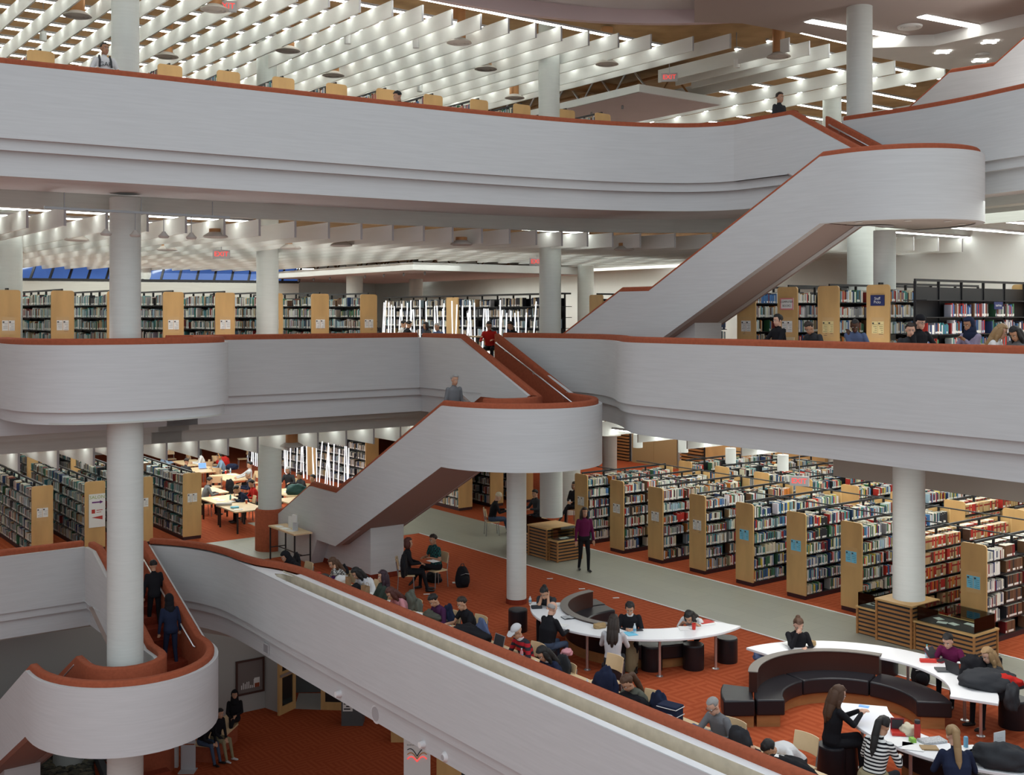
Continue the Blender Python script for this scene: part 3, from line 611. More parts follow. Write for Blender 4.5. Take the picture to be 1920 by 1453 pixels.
# ---------------------------------------------------------------- far walls
def wallq(name, a, b, z0, z1, m, label):
    mb = MB(); mb.add([G(*a, z0), G(*b, z0), G(*b, z1), G(*a, z1)], [(0, 1, 2, 3)]); return struct(mb.obj(name, m), label)
wallq('wall_far_left', (-58, -6), (-58, 45), L2, L5, 'wall_white', 'white far wall at left')
wallq('wall_far_right_fourth', (-58, 40), (-3, 40), L4, L5, 'wall_white', 'white far wall of the fourth level')
wallq('wall_far_right_third', (-58, 33), (-3, 33), L3, L4-.9, 'wall_white', 'white far wall of the third level')
wallq('wall_far_right_second', (-58, 37), (-3, 37), L2, L3-.9, 'wall_white', 'white far wall of the second level')
wallq('wall_left_end', (-58, -5.5), (-24, -5.5), L2, L5, 'wall_white', 'white end wall beyond the left frame edge')
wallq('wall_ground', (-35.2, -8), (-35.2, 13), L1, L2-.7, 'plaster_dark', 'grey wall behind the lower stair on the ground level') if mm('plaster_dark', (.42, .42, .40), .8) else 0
# ---------------------------------------------------------------- book stacks
def book_material():
    m = bpy.data.materials.new('book_covers'); t = nt(m); b = t.nodes['Principled BSDF']; b.inputs['Roughness'].default_value = .6; b.inputs['Specular IOR Level'].default_value = .25
    a = t.nodes.new('ShaderNodeAttribute'); a.attribute_name = 'cover'; uv = t.nodes.new('ShaderNodeUVMap'); uv.uv_map = 'UVMap'
    sp = t.nodes.new('ShaderNodeSeparateXYZ'); t.links.new(uv.outputs['UV'], sp.inputs[0])
    def math(op, x, y):
        n = t.nodes.new('ShaderNodeMath'); n.operation = op
        for i, q in enumerate((x, y)):
            if isinstance(q, (int, float)): n.inputs[i].default_value = q
            else: t.links.new(q, n.inputs[i])
        return n.outputs[0]
    y = sp.outputs['Y']
    lab = math('MULTIPLY', math('MULTIPLY', math('GREATER_THAN', y, .06), math('LESS_THAN', y, .24)), math('GREATER_THAN', a.outputs['Alpha'], .5))
    band = math('MULTIPLY', math('MULTIPLY', math('GREATER_THAN', y, .62), math('LESS_THAN', y, .78)), math('LESS_THAN', a.outputs['Alpha'], .2))
    mx = t.nodes.new('ShaderNodeMix'); mx.data_type = 'RGBA'; t.links.new(lab, mx.inputs[0]); t.links.new(a.outputs['Color'], mx.inputs[6]); mx.inputs[7].default_value = (.78, .77, .73, 1)
    m2 = t.nodes.new('ShaderNodeMix'); m2.data_type = 'RGBA'; t.links.new(band, m2.inputs[0]); t.links.new(mx.outputs[2], m2.inputs[6]); m2.inputs[7].default_value = (.25, .02, .015, 1)
    t.links.new(m2.outputs[2], b.inputs['Base Color']); M['book'] = m
book_material()
PAL = {'white': (.70, .69, .64), 'grey': (.30, .30, .31), 'black': (.025, .025, .03), 'navy': (.03, .055, .14), 'blue': (.06, .16, .36), 'teal': (.06, .22, .24), 'green': (.05, .15, .075), 'dark red': (.20, .02, .02), 'red': (.45, .035, .025), 'brown': (.13, .065, .035), 'tan': (.44, .29, .14), 'cream': (.62, .55, .40), 'orange': (.50, .16, .03), 'pale blue': (.38, .52, .60), 'yellow': (.6, .46, .08)}
MIX = {'general': 'white white white cream grey black navy blue teal green dark_red red brown tan cream pale_blue orange white grey'.split(),
       'teal': 'white white cream teal teal black navy grey green pale_blue brown tan white black dark_red grey teal'.split(),
       'dark': 'black navy grey white red brown navy green dark_red teal grey blue white black white'.split(),
       'colour': 'navy blue teal green white red dark_red grey black white pale_blue green navy yellow cream'.split(),
       'law': 'tan tan tan red dark_red tan red orange tan brown red tan'.split(),
       'reports': 'white white white white grey white dark_red white navy'.split(),
       'brownlaw': 'brown brown dark_red brown black brown'.split(),
       'back': 'white grey black navy cream black grey tan pale_blue black black'.split()}
BOOKS = []     # (matrix, x0, thickness, depth, height, colour name, rgb, alpha, description)
def fill_shelf(T, x0, x1, z, side, mix, desc, hmin=.19, hmax=.285, full=.93, dmin=.28, rnd=random):
    """books standing on a board from x0 to x1; spine faces side (+1/-1) of the local y axis"""
    x = x0+rnd.uniform(0, .05); n = 0; pal = MIX[mix]
    run = rnd.randint(8, 26); ch = rnd.uniform(hmin, hmax); cc = None
    while x < x1-.05:
        run -= 1
        if run <= 0:
            run = rnd.randint(6, 26); ch = rnd.uniform(hmin, hmax-.02)
            if rnd.random() > full: x += rnd.uniform(.08, .35); continue
            cc = rnd.choice(pal) if rnd.random() < .4 else None
        th = rnd.uniform(.018, .046) if mix not in ('law', 'brownlaw') else rnd.uniform(.045, .06)
        h = min(hmax, max(hmin, ch+rnd.uniform(-.035, .04))) if mix not in ('law', 'brownlaw') else .255
        cn = (cc if cc and rnd.random() < .75 else rnd.choice(pal)).replace('_', ' ')
        k = rnd.uniform(.75, 1.25); c = PAL[cn]; c = (c[0]*k, c[1]*k*rnd.uniform(.93, 1.07), c[2]*k*rnd.uniform(.9, 1.1))
        al = .1 if mix == 'law' and cn == 'tan' else (.8 if rnd.random() < .6 else .4)
        BOOKS.append((T, x, th, side, rnd.uniform(.15, .20), h, z, cn, c, al, desc, n))
        x += th+.0015; n += 1
def rounded_panel(w, h, t, r=.07):
    pts = [(-w/2, 0), (w/2, 0)]+[(w/2-r+r*cos(a), h-r+r*sin(a)) for a in [pi/2*k/5 for k in range(6)]]+[(-w/2+r-r*sin(a), h-r+r*cos(a)) for a in [pi/2*k/5 for k in range(6)]]
    mb = MB(); n = len(pts); mb.add([(0, y, z) for y, z in pts]+[(-t, y, z) for y, z in pts], [tuple(range(n-1, -1, -1)), tuple(range(n, 2*n))]+[(i, (i+1) % n, n+(i+1) % n, n+i) for i in range(n)])
    return mb
SM = {}
def shared(key, fn):
    if key not in SM: SM[key] = fn()
    return SM[key]
def child(name, me, parent, loc=(0, 0, 0), rz=0):
    o = bpy.data.objects.new(name, me); COL.objects.link(o); o.parent = parent; o.location = loc; o.rotation_euler = (0, 0, rz); return o
def sheet_mesh(w, h, m, seed):
    mb = MB(); mb.add([(0, -w/2, 0), (0, w/2, 0), (0, w/2, h), (0, -w/2, h)], [(3, 2, 1, 0)], 0); r = random.Random(seed)
    z = h-.05
    mb.add([(-.002, w*.12, z-.01), (-.002, w*.42, z-.01), (-.002, w*.42, z+.022), (-.002, w*.12, z+.022)], [(3, 2, 1, 0)], 1)
    mb.add([(-.002, -w*.42, z-.03), (-.002, w*.42, z-.03), (-.002, w*.42, z-.024), (-.002, -w*.42, z-.024)], [(3, 2, 1, 0)], 1)
    for k in range(r.randint(3, 6)):
        z -= .042; L = r.uniform(.3, .75)
        mb.add([(-.002, -w*.38, z-.03), (-.002, -w*.38+w*L, z-.03), (-.002, -w*.38+w*L, z-.023), (-.002, -w*.38, z-.023)], [(3, 2, 1, 0)], 1)
    return mb.mesh('sheet', [m, 'ink'])
mm('acrylic', (.64, .42, .20), .15, spec=.6)
def stack(label, group, loc, rz, L, H=2.15, W=.6, panel=True, far_panel=False, sign='paper', shelves=6, sides=(1,), mix='general', desc='', low=None, topback=False, name='book_stack', bay=.9, seed=0, full=.93, canopy=False):
    """local x runs from the end panel into the row; y is across"""
    rnd = random.Random(seed); t = thing(name, label, 'book stack', loc, rz, group)
    T = Matrix.Translation(Vector(loc)) @ Matrix.Rotation(rz, 4, 'Z')
    if panel: child('end_panel', shared(('ep', W, H), lambda: rounded_panel(W, H-.1, .04).mesh('end_panel', 'maple')), t, (0, 0, .1))
    if far_panel: child('end_panel', shared(('ep', W, H), lambda: rounded_panel(W, H-.1, .04).mesh('end_panel', 'maple')), t, (L+.04, 0, .1))
    child('plinth', shared(('pl', W, L), lambda: MB().box((-.035, -W/2+.015, 0), (L, W/2-.015, .1)).mesh('plinth', 'plum_base')), t)
    sp = (H-.03-.12)/shelves
    zs = [.12+sp*k for k in range(shelves)]
    for z in zs: child('shelf', shared(('sh', W, L), lambda: MB().box((0, -W/2+.02, -.02), (L, W/2-.02, 0)).mesh('shelf', 'black_metal')), t, (0, 0, z))
    child('divider', shared(('dv', L, H), lambda: MB().box((0, -.008, .1), (L, .008, H-.12)).mesh('divider', 'black_metal')), t)
    nb = max(1, round(L/bay))
    for k in range(nb+1): child('upright', shared(('up', W, H), lambda: MB().box((-.012, -.03, .1), (.012, .03, H)).mesh('upright', 'black_metal')), t, (min(max(L*k/nb, .013), L-.013), 0, 0))
    if canopy: child('canopy', shared(('cn', W, L), lambda: MB().box((0, -W/2+.05, 0), (L, W/2-.05, .05)).mesh('canopy', 'black_metal')), t, (0, 0, H))
    else: child('top_bar', shared(('tb', L), lambda: MB().box((0, -.02, 0), (L, .02, .05)).mesh('top_bar', 'black_metal')), t, (0, 0, H))
    if sign:
        s = child('sign_holder', shared('sg', lambda: MB().box((-.043, -.17, 0), (-.041, .17, .46)).mesh('sign_holder', 'acrylic')), t, (0, 0, 1.08))
        for y in (-.08, .08): child('sign_sheet', shared((sign, rnd.randint(0, 5)), lambda: sheet_mesh(.15, .27, sign, rnd.random())), s, (-.045, y, .1))
    for side in sides:
        for i, z in enumerate(zs):
            lim = L if i >= shelves-2 or low is None else min(L, low)
            b = 0
            while b < nb:
                x0 = L*b/nb+.02; x1 = L*(b+1)/nb-.015
                if x0 > lim: break
                mx = mix(i, b) if callable(mix) else mix
                if mx is None: b += 1; continue
                fill_shelf(T, x0, x1 if rnd.random() < .8 else x1-rnd.uniform(.1, .4), z, side*(W/2-.03), mx, (desc, shelves-1-i, b), full=full, rnd=rnd, hmax=min(.29, sp-.045)); b += 1
    if topback:
        for b in range(nb): fill_shelf(T, L*b/nb+.02, L*(b+1)/nb-.02, zs[-1], -sides[0]*(W/2-.03), mix(5, b) if callable(mix) else mix, (desc+' far side', 0, b), full=full, rnd=rnd)
    return t
RZE = GR              # local x along e ; GR+90deg : local x along v ; GR+180 : local x along -e
# second level, right of the walkway: rows run along v, panel faces the walkway
erow = [-26.95, -25.3, -23.65, -22.0, -20.3, -18.6, -16.95, -15.3, -13.8]
rmix = ['general', 'general', 'general', 'general', 'colour', 'colour', 'colour', 'law', lambda i, b: 'reports' if b == 0 else 'brownlaw']
for k, e in enumerate(erow):
    o = ordn(k)
    stack('maple-ended walkway book stack with %s sign, %s from the middle stair' % ('white' if k < 4 else 'blue', o), 'walkway stacks beyond the tiled path', tuple(G(e+.3, 22.5, L2)), GR+pi/2, 3.6 if k < 8 else 4.5, sign='paper' if k < 4 else 'paper_blue', sides=(-1,), mix=rmix[k], desc='%s walkway stack' % o, topback=True, seed=100+k, far_panel=True, bay=.72 if k == 8 else .9)
for k in range(8):
    e = -27.2+1.66*k
    stack('maple-ended book stack in the block behind the walkway stacks, %s from the wood doors' % ordn(k), 'stacks in the back block', tuple(G(e+.3, 27.3, L2)), GR+pi/2, 4.5, sign=None, sides=(-1,), mix=['general', 'general', 'general', 'colour', 'colour', 'colour', 'law', 'law'][k], desc='%s back block stack' % ordn(k), topback=True, low=1.8, seed=200+k, far_panel=False)
for k, v in enumerate((23.6, 25.6, 28.0, 30.2)):
    mb = MB(); mb.tube([G(-27.5, v, L2+2.235), G(-12, v, L2+2.235)], .018, 6); tag(mb.obj('tie_rod', 'black_metal'), 'thin black rod tying the right-hand stack tops together, %s from the walkway' % ordn(k), 'tie rod', 'rods tying right-hand stacks')
# second level, left block: rows run away along -e, panel faces the lower stair
for k, v in enumerate((8.5, 10.0, 11.45, 13.0)):
    stack('maple-ended book stack behind the lower stair, %s from the left' % ordn(k), 'stacks behind the lower stair', tuple(G(-34.5, v, L2)), GR+pi, 6.5, sign='paper', sides=(1,), mix='teal', desc='%s stack behind the lower stair' % ordn(k), topback=True, low=5, seed=300+k, H=2.1)
for k, v in enumerate((7.2, 8.7, 10.2, 11.7)):
    stack('book stack in the far block behind the lower stair, %s from the left' % ordn(k), 'stacks in the far left block', tuple(G(-42.3, v, L2)), GR+pi, 5, sign=None, sides=(1,), mix='teal', desc='%s far left stack' % ordn(k), topback=True, low=2, seed=320+k, H=2.1)
for k, v in enumerate((22.9, 24.3, 25.7)):
    stack('maple-ended book stack seen under the middle landing, %s from the left' % ordn(k), 'stacks seen under the middle landing', tuple(G(-33.7, v, L2)), GR+pi, 4.5, sign=None, sides=(1,), mix='general', desc='%s stack under the middle landing' % ordn(k), seed=340+k)
t = thing('poster', 'tall white SALON poster with purple arrow on a stack end', 'poster', tuple(G(-34.44, 10.05, L2+.72)), GR+pi/2)
mm('purple_ink', (.12, .02, .16)); mm('lime_ink', (.35, .45, .12))
mb = MB(); mb.box((-.24, -.012, 0), (.24, 0, 1.0)); mb.obj('board', 'paper', t)
mb = MB(); v_, f_ = text_mesh('SALON', .14); mb.add([(p.x, -.016, p.y+.9) for p in v_], f_); mb.obj('lettering', 'lime_ink', t)
mb = MB(); mb.box((-.15, -.015, .73), (.08, -.012, .77)); mb.add([(.08, -.015, .70), (.18, -.015, .75), (.08, -.015, .80)], [(0, 1, 2)]); mb.obj('arrow', 'purple_ink', t)
mb = MB(); mb.box((-.16, -.015, .42), (-.06, -.012, .54)); mb.box((-.02, -.015, .5), (.16, -.012, .52)); mb.box((-.02, -.015, .44), (.12, -.012, .455)); mb.add([(-.16, -.015, .3), (.16, -.015, .34), (.16, -.015, .22)], [(0, 2, 1)]); mb.obj('picture', 'bright_red0', t) if mm('bright_red0', (.5, .05, .04)) else 0
# long bookcases behind the glowing tubes
stack('long black bookcase behind the glowing tubes on the second level', None, tuple(G(-40, 22.6, L2)), GR+pi, 12, sign=None, sides=(1,), mix='back', desc='second level tube bookcase', seed=350, name='bookcase', H=2.3)
stack('long black bookcase behind the glowing tubes on the third level', None, tuple(G(-27.6, 22.6, L3)), GR+pi, 11, sign=None, sides=(1,), mix='back', desc='third level tube bookcase', seed=351, name='bookcase', H=2.25, panel=False, canopy=True, full=.85)
mb = rounded_panel(.75, 2.2, .04, .03); o = mb.obj('bookcase_end', 'maple', loc=G(-33.6, 22.27, L3+.02), rz=GR-pi/2); tag(o, 'narrow maple panel between the tubes on the third level', 'wood panel')
mb = rounded_panel(.8, 2.25, .04, .03); o = mb.obj('bookcase_end', 'maple', loc=G(-44.8, 22.27, L2+.02), rz=GR-pi/2); tag(o, 'narrow maple panel between the tubes on the second level', 'wood panel')
# third level, left: rows run away along -e
for k in range(9):
    px = [-8, 95, 200, 305, 403, 495, 583, 675, 765][k]; v = une(px, -31.5)
    if k > 7: continue
    stack('maple-ended third level book stack, %s from the left frame edge' % ordn(k), 'third level stacks at left', tuple(G(-31.5, v+.3, L3)), GR+pi, 5.0, H=2.25, sign='paper', sides=(1,), mix='teal', desc='%s third level stack at left' % ordn(k), low=3.5, seed=400+k)
# third level, right
for k, e in enumerate((-19.35, -18.05, -16.85, -15.5)):
    stack('maple-ended third level stack at right, %s' % ['half hidden by the upper stair', 'with the pink-edged sign', 'with two yellow sheets', 'half hidden by the landing column'][k], 'third level stacks at right', tuple(G(e+.3, 21.5, L3)), GR+pi/2, 4, H=2.27, sign=['paper', 'paper', 'paper_yellow', 'paper_yellow'][k], sides=(-1,), mix='general', desc='third level right stack %s' % ordn(k), seed=430+k)
for k, (e, v) in enumerate([(-25.6, 22.2), (-24.5, 22.4)]):
    stack('maple-ended third level stack right of the middle column, %s' % ['nearer the column', 'farther from the column'][k], None, tuple(G(e, v, L3)), GR+pi/2, 4, H=2.2, sign='paper', sides=(-1,), mix='back', desc='third level middle stack', seed=440+k)
stack('half empty black third level bookcase at right under the white wall', None, tuple(G(-13.7, 20.6, L3)), GR+pi/2, 4.3, H=2.3, panel=False, far_panel=True, sign=None, sides=(-1,), mix=lambda i, b: None if i == 5 or (i == 4 and b in (0, 4)) or (i == 1 and b > 1) else 'dark', desc='half empty third level bookcase', seed=450, name='bookcase', full=.55, shelves=6)
def wall_sign(loc, rz, w, h, m, lines, size, label, inkm='ink', border=None):
    t = thing('sign', label, 'sign', loc, rz)
    mb = MB(); mb.box((-w/2, 0, 0), (w/2, .012, h)); mb.obj('board', m, t)
    if border: mb = MB(); [mb.box(a, b) for a, b in (((-w/2, -.003, 0), (w/2, 0, .03)), ((-w/2, -.003, h-.03), (w/2, 0, h)), ((-w/2, -.003, .03), (-w/2+.03, 0, h-.03)), ((w/2-.03, -.003, .03), (w/2, 0, h-.03)))]; mb.obj('border', border, t)
    mb = MB()
    for i, ln in enumerate(lines):
        v, f = text_mesh(ln, size); mb.add([(p.x, -.004, p.y+h-(i+1)*h/(len(lines)+1)) for p in v], f)
    mb.obj('lettering', inkm, t); return t
mm('sign_pink', (.75, .25, .28), .6); mm('sign_navy', (.02, .03, .12), .6)
SB = GR+pi/2-pi/2      # sign facing -v : its local -y must point along -v
wall_sign(tuple(G(-17.75, 21.44, L3+1.72)), GR, .40, .28, 'paper', ['COMPUTER', 'BOOKS'], .075, 'white COMPUTER BOOKS sign with pink border on a maple panel', border='sign_pink')
wall_sign(tuple(G(-15.2, 21.44, L3+1.8)), GR, .36, .24, 'sign_navy', ['Staff', 'Picks'], .09, 'navy Staff Picks sign on the panel beside the landing column', 'paper')
wall_sign(tuple(G(-13.35, 23.2, L3+1.72)), GR+pi/2, .34, .16, 'sign_navy', ['Staff Picks'], .06, 'small navy Staff Picks sign on the half empty bookcase', 'paper')
# fourth level: only stack tops show over the rail
P4 = [(50, 92), (192, 103), (295, 119), (406, 131), (510, 143), (611, 155), (705, 165), (794, 176), (881, 185), (962, 194), (1047, 204), (1115, 211)]
for k, (x, y) in enumerate(P4):
    e, v = ev(un(x, y, L4+2.15))
    stack('fourth level stack with only its maple top showing over the rail, %s from the left' % ordn(k), 'fourth level stacks', tuple(G(e, v+.3, L4)), GR+pi, 5, sign=None, sides=(1,), mix='general', desc='fourth level stack', seed=500+k, shelves=6, low=0)
# glowing tubes
def tubes(label, group, e0, e1, v, z, n, hmin, hmax, seed):
    r = random.Random(seed)
    for k in range(n):
        e = e0+(e1-e0)*(k+r.uniform(-.35, .35))/n; h = r.uniform(hmin, hmax); t1 = r.uniform(-.11, .11); t2 = r.uniform(-.05, .05)
        mb = MB(); mb.tube([(0, 0, 0), (t1*h, t2*h, h)], .021, 8); o = mb.obj('light_tube', 'tube_glow', smooth=50, loc=G(e, v+r.uniform(-.12, .12), z), rz=GR)
        tag(o, label % ordn(min(k, 39)), 'light tube', group)
tubes('leaning white glowing tube on the third level, %s from the middle column', 'glowing tubes on the third level', -28.3, -38.4, 21.75, L3, 38, 1.65, 2.15, 5)
tubes('leaning white glowing tube on the second level, %s from the stair', 'glowing tubes on the second level', -40.2, -51, 21.75, L2, 34, 1.5, 1.9, 6)
# ---------------------------------------------------------------- books: nearest in view as objects, the rest as one mass
from mathutils.bvhtree import BVHTree
def book_corners(b):
    T, x, th, ys, d, h, z = b[:7]; s = 1 if ys > 0 else -1
    y0, y1 = ys, ys-s*d
    return [T @ Vector(p) for p in ((x, y0, z), (x+th, y0, z), (x+th, y1, z), (x, y1, z), (x, y0, z+h), (x+th, y0, z+h), (x+th, y1, z+h), (x, y1, z+h))], s
BF = [(0, 1, 5, 4), (1, 2, 6, 5), (2, 3, 7, 6), (3, 0, 4, 7), (4, 5, 6, 7)]
def pick_books(nmax):
    vs = []; fs = []
    bpy.context.view_layer.update()
    for o in bpy.data.objects:
        if o.type != 'MESH' or o.name.startswith(('ceiling_baffle', 'strip')): continue
        k = len(vs); Mw = o.matrix_world; vs += [Mw @ q.co for q in o.data.vertices]; fs += [tuple(i+k for i in p.vertices) for p in o.data.polygons]
    corners = []
    for b in BOOKS:
        c, s = book_corners(b); corners.append((c, s)); k = len(vs); vs += c; fs += [tuple(i+k for i in f) for f in BF]
    bvh = BVHTree.FromPolygons([tuple(v) for v in vs], fs); cam = Vector((0, 0, EYE))
    cand = []
    for i, b in enumerate(BOOKS):
        c, s = corners[i]; m = (c[0]+c[5])/2; ok = 0
        px = CX+m.x/m.y*F; py = HY-(m.z-EYE)/m.y*F
        if not (3 < px < 1917 and 3 < py < 1450): continue
        area = b[2]*b[5]*(F/m.y)**2*abs((b[0].to_3x3() @ Vector((0, 1, 0))).dot(m.normalized()))
        cand.append((area, i))
    cand.sort(reverse=True); got = []
    for a, i in cand:
        c, s = corners[i]; hits = 0
        for wt in ((.5, .5), (.5, .85), (.5, .2)):
            p = c[0].lerp(c[1], wt[0]).lerp(c[4].lerp(c[5], wt[0]), wt[1]); d = p-cam; L = d.length
            r = bvh.ray_cast(cam, d.normalized(), L+1)
            if r[0] is not None and (r[0]-p).length < .03: hits += 1
        if hits >= 2: got.append(i)
        if len(got) >= nmax: break
    return got, corners
def cover_mesh(name, idx, corners, rel=None):
    vs = []; fs = []; cols = []; uvs = []
    for i in idx:
        c, s = corners[i]; b = BOOKS[i]; k = len(vs)
        vs += [tuple(q-rel) if rel is not None else tuple(q) for q in c]
        for j, f in enumerate(BF):
            f2 = f if s < 0 else f[::-1]; fs.append(tuple(q+k for q in f2))
            page = j == 4
            col = (.62, .58, .50, .4) if page and b[9] > .3 else (*b[8], b[9])
            for q in f2: cols += col; uvs += ((0, 1.0 if q >= 4 else 0.0) if j == 0 else (0, .5))
    me = bpy.data.meshes.new(name); me.from_pydata(vs, [], fs); me.materials.append(M['book'])
    a = me.color_attributes.new('cover', 'FLOAT_COLOR', 'CORNER'); a.data.foreach_set('color', cols)
    u = me.uv_layers.new(name='UVMap'); u.data.foreach_set('uv', uvs); return me
got, corners = pick_books(300)
seen = {}
for i in got:
    b = BOOKS[i]; c, s = corners[i]; rel = (c[0]+c[1]+c[2]+c[3])/4
    o = bpy.data.objects.new('book', cover_mesh('book', [i], corners, rel)); COL.objects.link(o); o.location = rel
    d, row, bay = b[10]
    lab = '%s book, %s along bay %s, %s shelf down, %s' % (b[7], ordn(min(b[11], 39)), ['one', 'two', 'three', 'four', 'five', 'six', 'seven'][min(bay, 6)], ordn(row), d)
    tag(o, lab, 'book', 'books on the %s' % d)
gs = set(got); rest = [i for i in range(len(BOOKS)) if i not in gs]
o = bpy.data.objects.new('book_mass', cover_mesh('book_mass', rest, corners)); COL.objects.link(o)
tag(o, 'all the remaining smaller books filling the stacks on every level', 'books', None, 'stuff')
mm('beam_taupe', (.46, .42, .37), .85)
mm('maple_dark', (.40, .29, .14), .5)
# ---------------------------------------------------------------- curved booths on the second level
RE = Matrix.Rotation(GR, 4, 'Z')
def sector(mb, r0, r1, a0, a1, z0, z1, mi=0, n=None):
    n = n or max(2, int(abs(a1-a0)/5)); vs = []; fs = []
    if a1 < a0: a0, a1 = a1, a0
    for k in range(n+1):
        a = radians(a0+(a1-a0)*k/n)
        for r, z in ((r0, z0), (r1, z0), (r1, z1), (r0, z1)): vs.append((r*cos(a), r*sin(a), z))
    for k in range(n):
        i = 4*k; j = i+4; fs += [(i, j, j+1, i+1), (i+1, j+1, j+2, i+2), (i+2, j+2, j+3, i+3), (i+3, j+3, j, i)]
    fs += [(0, 1, 2, 3), (4*n+3, 4*n+2, 4*n+1, 4*n)]
    return mb.add(vs, fs, mi)
def bevel(o, w=.012, seg=2):
    m = o.modifiers.new('bevel', 'BEVEL'); m.width = w; m.segments = seg; m.limit_method = 'ANGLE'; m.angle_limit = radians(50); return o
def booth(C, rot, mir, tlabel, blabel, bench=True, legs=(100, 60, 8, -12)):
    A = (lambda a: rot-a) if mir else (lambda a: rot+a)
    loc = (C[0], C[1], L2)
    t = thing('curved_table', tlabel, 'table', loc)
    mb = MB(); sector(mb, 1.62, 2.36, A(126), A(-29), .75, .80); bevel(mb.obj('tabletop', 'white_top', t), .01)
    for a in legs:
        x, y = 2.12*cos(radians(A(a))), 2.12*sin(radians(A(a)))
        mb = MB(); mb.tube([(x, y, 0.012), (x, y, .75)], .028, 12); l = mb.obj('leg', 'chrome', t, 50)
        mb = MB(); mb.lathe([(.07, 0), (.07, .012), (.03, .014)], 16, (x, y, 0)); mb.obj('foot_plate', 'chrome', l)
    if not bench: return
    b = thing('curved_bench', blabel, 'bench', loc)
    for r0, r1, a0, a1 in ((1.12, 1.62, 182, 119), (1.12, 1.62, 119, 56), (1.12, 1.72, 56, -6), (1.65, 2.2, 183, 158)):
        mb = MB(); sector(mb, r0, r1-.008, A(a0-.4), A(a1+.4), .2, .48); bevel(mb.obj('seat_cushion', 'black_leather', b, 40), .03, 3)
    mb = MB(); sector(mb, 1.2, 1.60, A(180), A(-4), .0, .2); mb.obj('base', 'walnut_slat', b)
    mb = MB(); sector(mb, 1.66, 2.1, A(181), A(160), .0, .2); mb.obj('base', 'walnut_slat', b)
    mb = MB(); sector(mb, 1.56, 1.70, A(168), A(54), .48, .83); mb.obj('backrest', 'dark_wood', b, 40)
    mb = MB(); sector(mb, 1.545, 1.715, A(168.3), A(53.7), .83, .845); mb.obj('backrest_cap', 'grey_trim', b)
mm('grey_trim', (.2, .2, .2))
booth((5.82, 19.3), 0, False, 'curved white table behind the large black bench at right', 'large curved black leather bench with dark wooden back facing the viewer', legs=(105, 44, 8, -12))
booth((2.75, 24.1), 294, True, 'curved white table left of the walkway with the old man in a dark coat', 'curved black bench with dark back beyond the left white table', legs=(110, 60, 20, -15))
booth((7.6, 17.6), 194, False, 'curved white table in the right foreground crowded with study things', 'dark bench behind the right foreground white table', legs=(100, 60, 20, -12))
def pouf(px, py, label, z=L2, r=.215, h=.5, world=None):
    p = world or un(px, py, z)
    t = thing('pouf_stool', label, 'stool', tuple(p), 0, 'round black leather stools')
    mb = MB(); mb.lathe([(r*.97, .0), (r, .02), (r, h-.05)], 28); mb.obj('side_wrap', 'black_leather', t, 40)
    mb = MB(); mb.lathe([(r, h-.05), (r*1.01, h-.035), (r*.95, h-.005), (r*.7, h), (.001, h)], 28); mb.obj('seat_pad', 'black_leather', t, 50); return t
pouf(971, 1183, 'black round stool left of the old man in the dark coat')
pouf(1222, 1255, 'black round stool right of the woman in the pale jumper')
pouf(1300, 1253, 'empty black round stool below the red mug')
pouf(1363, 1240, 'empty black round stool at the right tip of the middle white table')
pouf(1663, 1262, 'black round stool under the white table right of the dark bench back')
pouf(1579, 1448, 'black round stool in front of the woman with the phone', r=.24)
pouf(1900, 1362, 'black round stool below the coats on the right white table', r=.24)
# slatted cabinets round two columns
def cabinet(e0, ea, eb, e1, v0, v1, label, lowh=.62, tallh=.92, papers=5, seed=1):
    t = thing('display_cabinet', label, 'display cabinet', tuple(G(e0, v0, L2)), GR)
    L = e1-e0; W = v1-v0; a = ea-e0; b = eb-e0
    def block(x0, x1, y0, y1, h, nm):
        mb = MB(); mb.box((x0+.02, y0+.02, 0), (x1-.02, y1-.02, h-.04)); o = mb.obj(nm, 'ink', t)
        mb = MB(); n = int((h-.08)/.085)
        for k in range(n):
            z = .03+k*(h-.08)/n
            mb.box((x0+.03, y0, z), (x1-.03, y0+.02, z+.048)); mb.box((x1-.02, y0+.03, z), (x1, y1-.03, z+.048)); mb.box((x0, y0+.03, z), (x0+.02, y1-.03, z+.048))
        mb.obj('slats', 'walnut_slat', o)
        for x in (x0, x1):
            for y in (y0, y1): mb = MB(); mb.box((x-.02, y-.02, 0), (x+.02, y+.02, h-.04)); mb.obj('corner_post', 'walnut_slat', o)
        mb = MB(); mb.box((x0-.03, y0-.03, h-.04), (x1+.03, y1+.03, h)); mb.obj('top', 'maple', o)
        return o
    block(0, a-.02, .04, W-.04, lowh, 'low_case'); block(a+.02, b-.02, -.06, W+.06, tallh, 'column_case'); block(b+.02, L, 0, W, lowh, 'long_case')
    rnd = random.Random(seed)
    for x0, x1 in ((0.02, a-.06), (b+.06, L-.02)):
        mb = MB(); mb.box((x0, .05, lowh), (x1, W-.05, lowh+.008)); mb.obj('display_bed', 'ink', t)
        g = MB()
        for f in (((x0, .04, lowh), (x1, .044, lowh+.3)), ((x0, W-.044, lowh), (x1, W-.04, lowh+.3)), ((x0, .044, lowh), (x0+.004, W-.044, lowh+.3)), ((x1-.004, .044, lowh), (x1, W-.044, lowh+.3)), ((x0, .04, lowh+.3), (x1, W-.04, lowh+.305))): g.box(*f)
        g.obj('glass_cover', 'glass_case', t)
        for k in range(papers if x1-x0 > .5 else 2):
            c = Vector((x0+.12+(x1-x0-.24)*(k+.5)/papers, W*rnd.uniform(.3, .7), lowh+.012)); mb = MB(); mb.box((-.1, -.075, 0), (.1, .075, .006), T=Matrix.Translation(c) @ Matrix.Rotation(rnd.uniform(-.5, .5), 4, 'Z')); mb.obj('exhibit_sheet', 'paper', t)
    return t
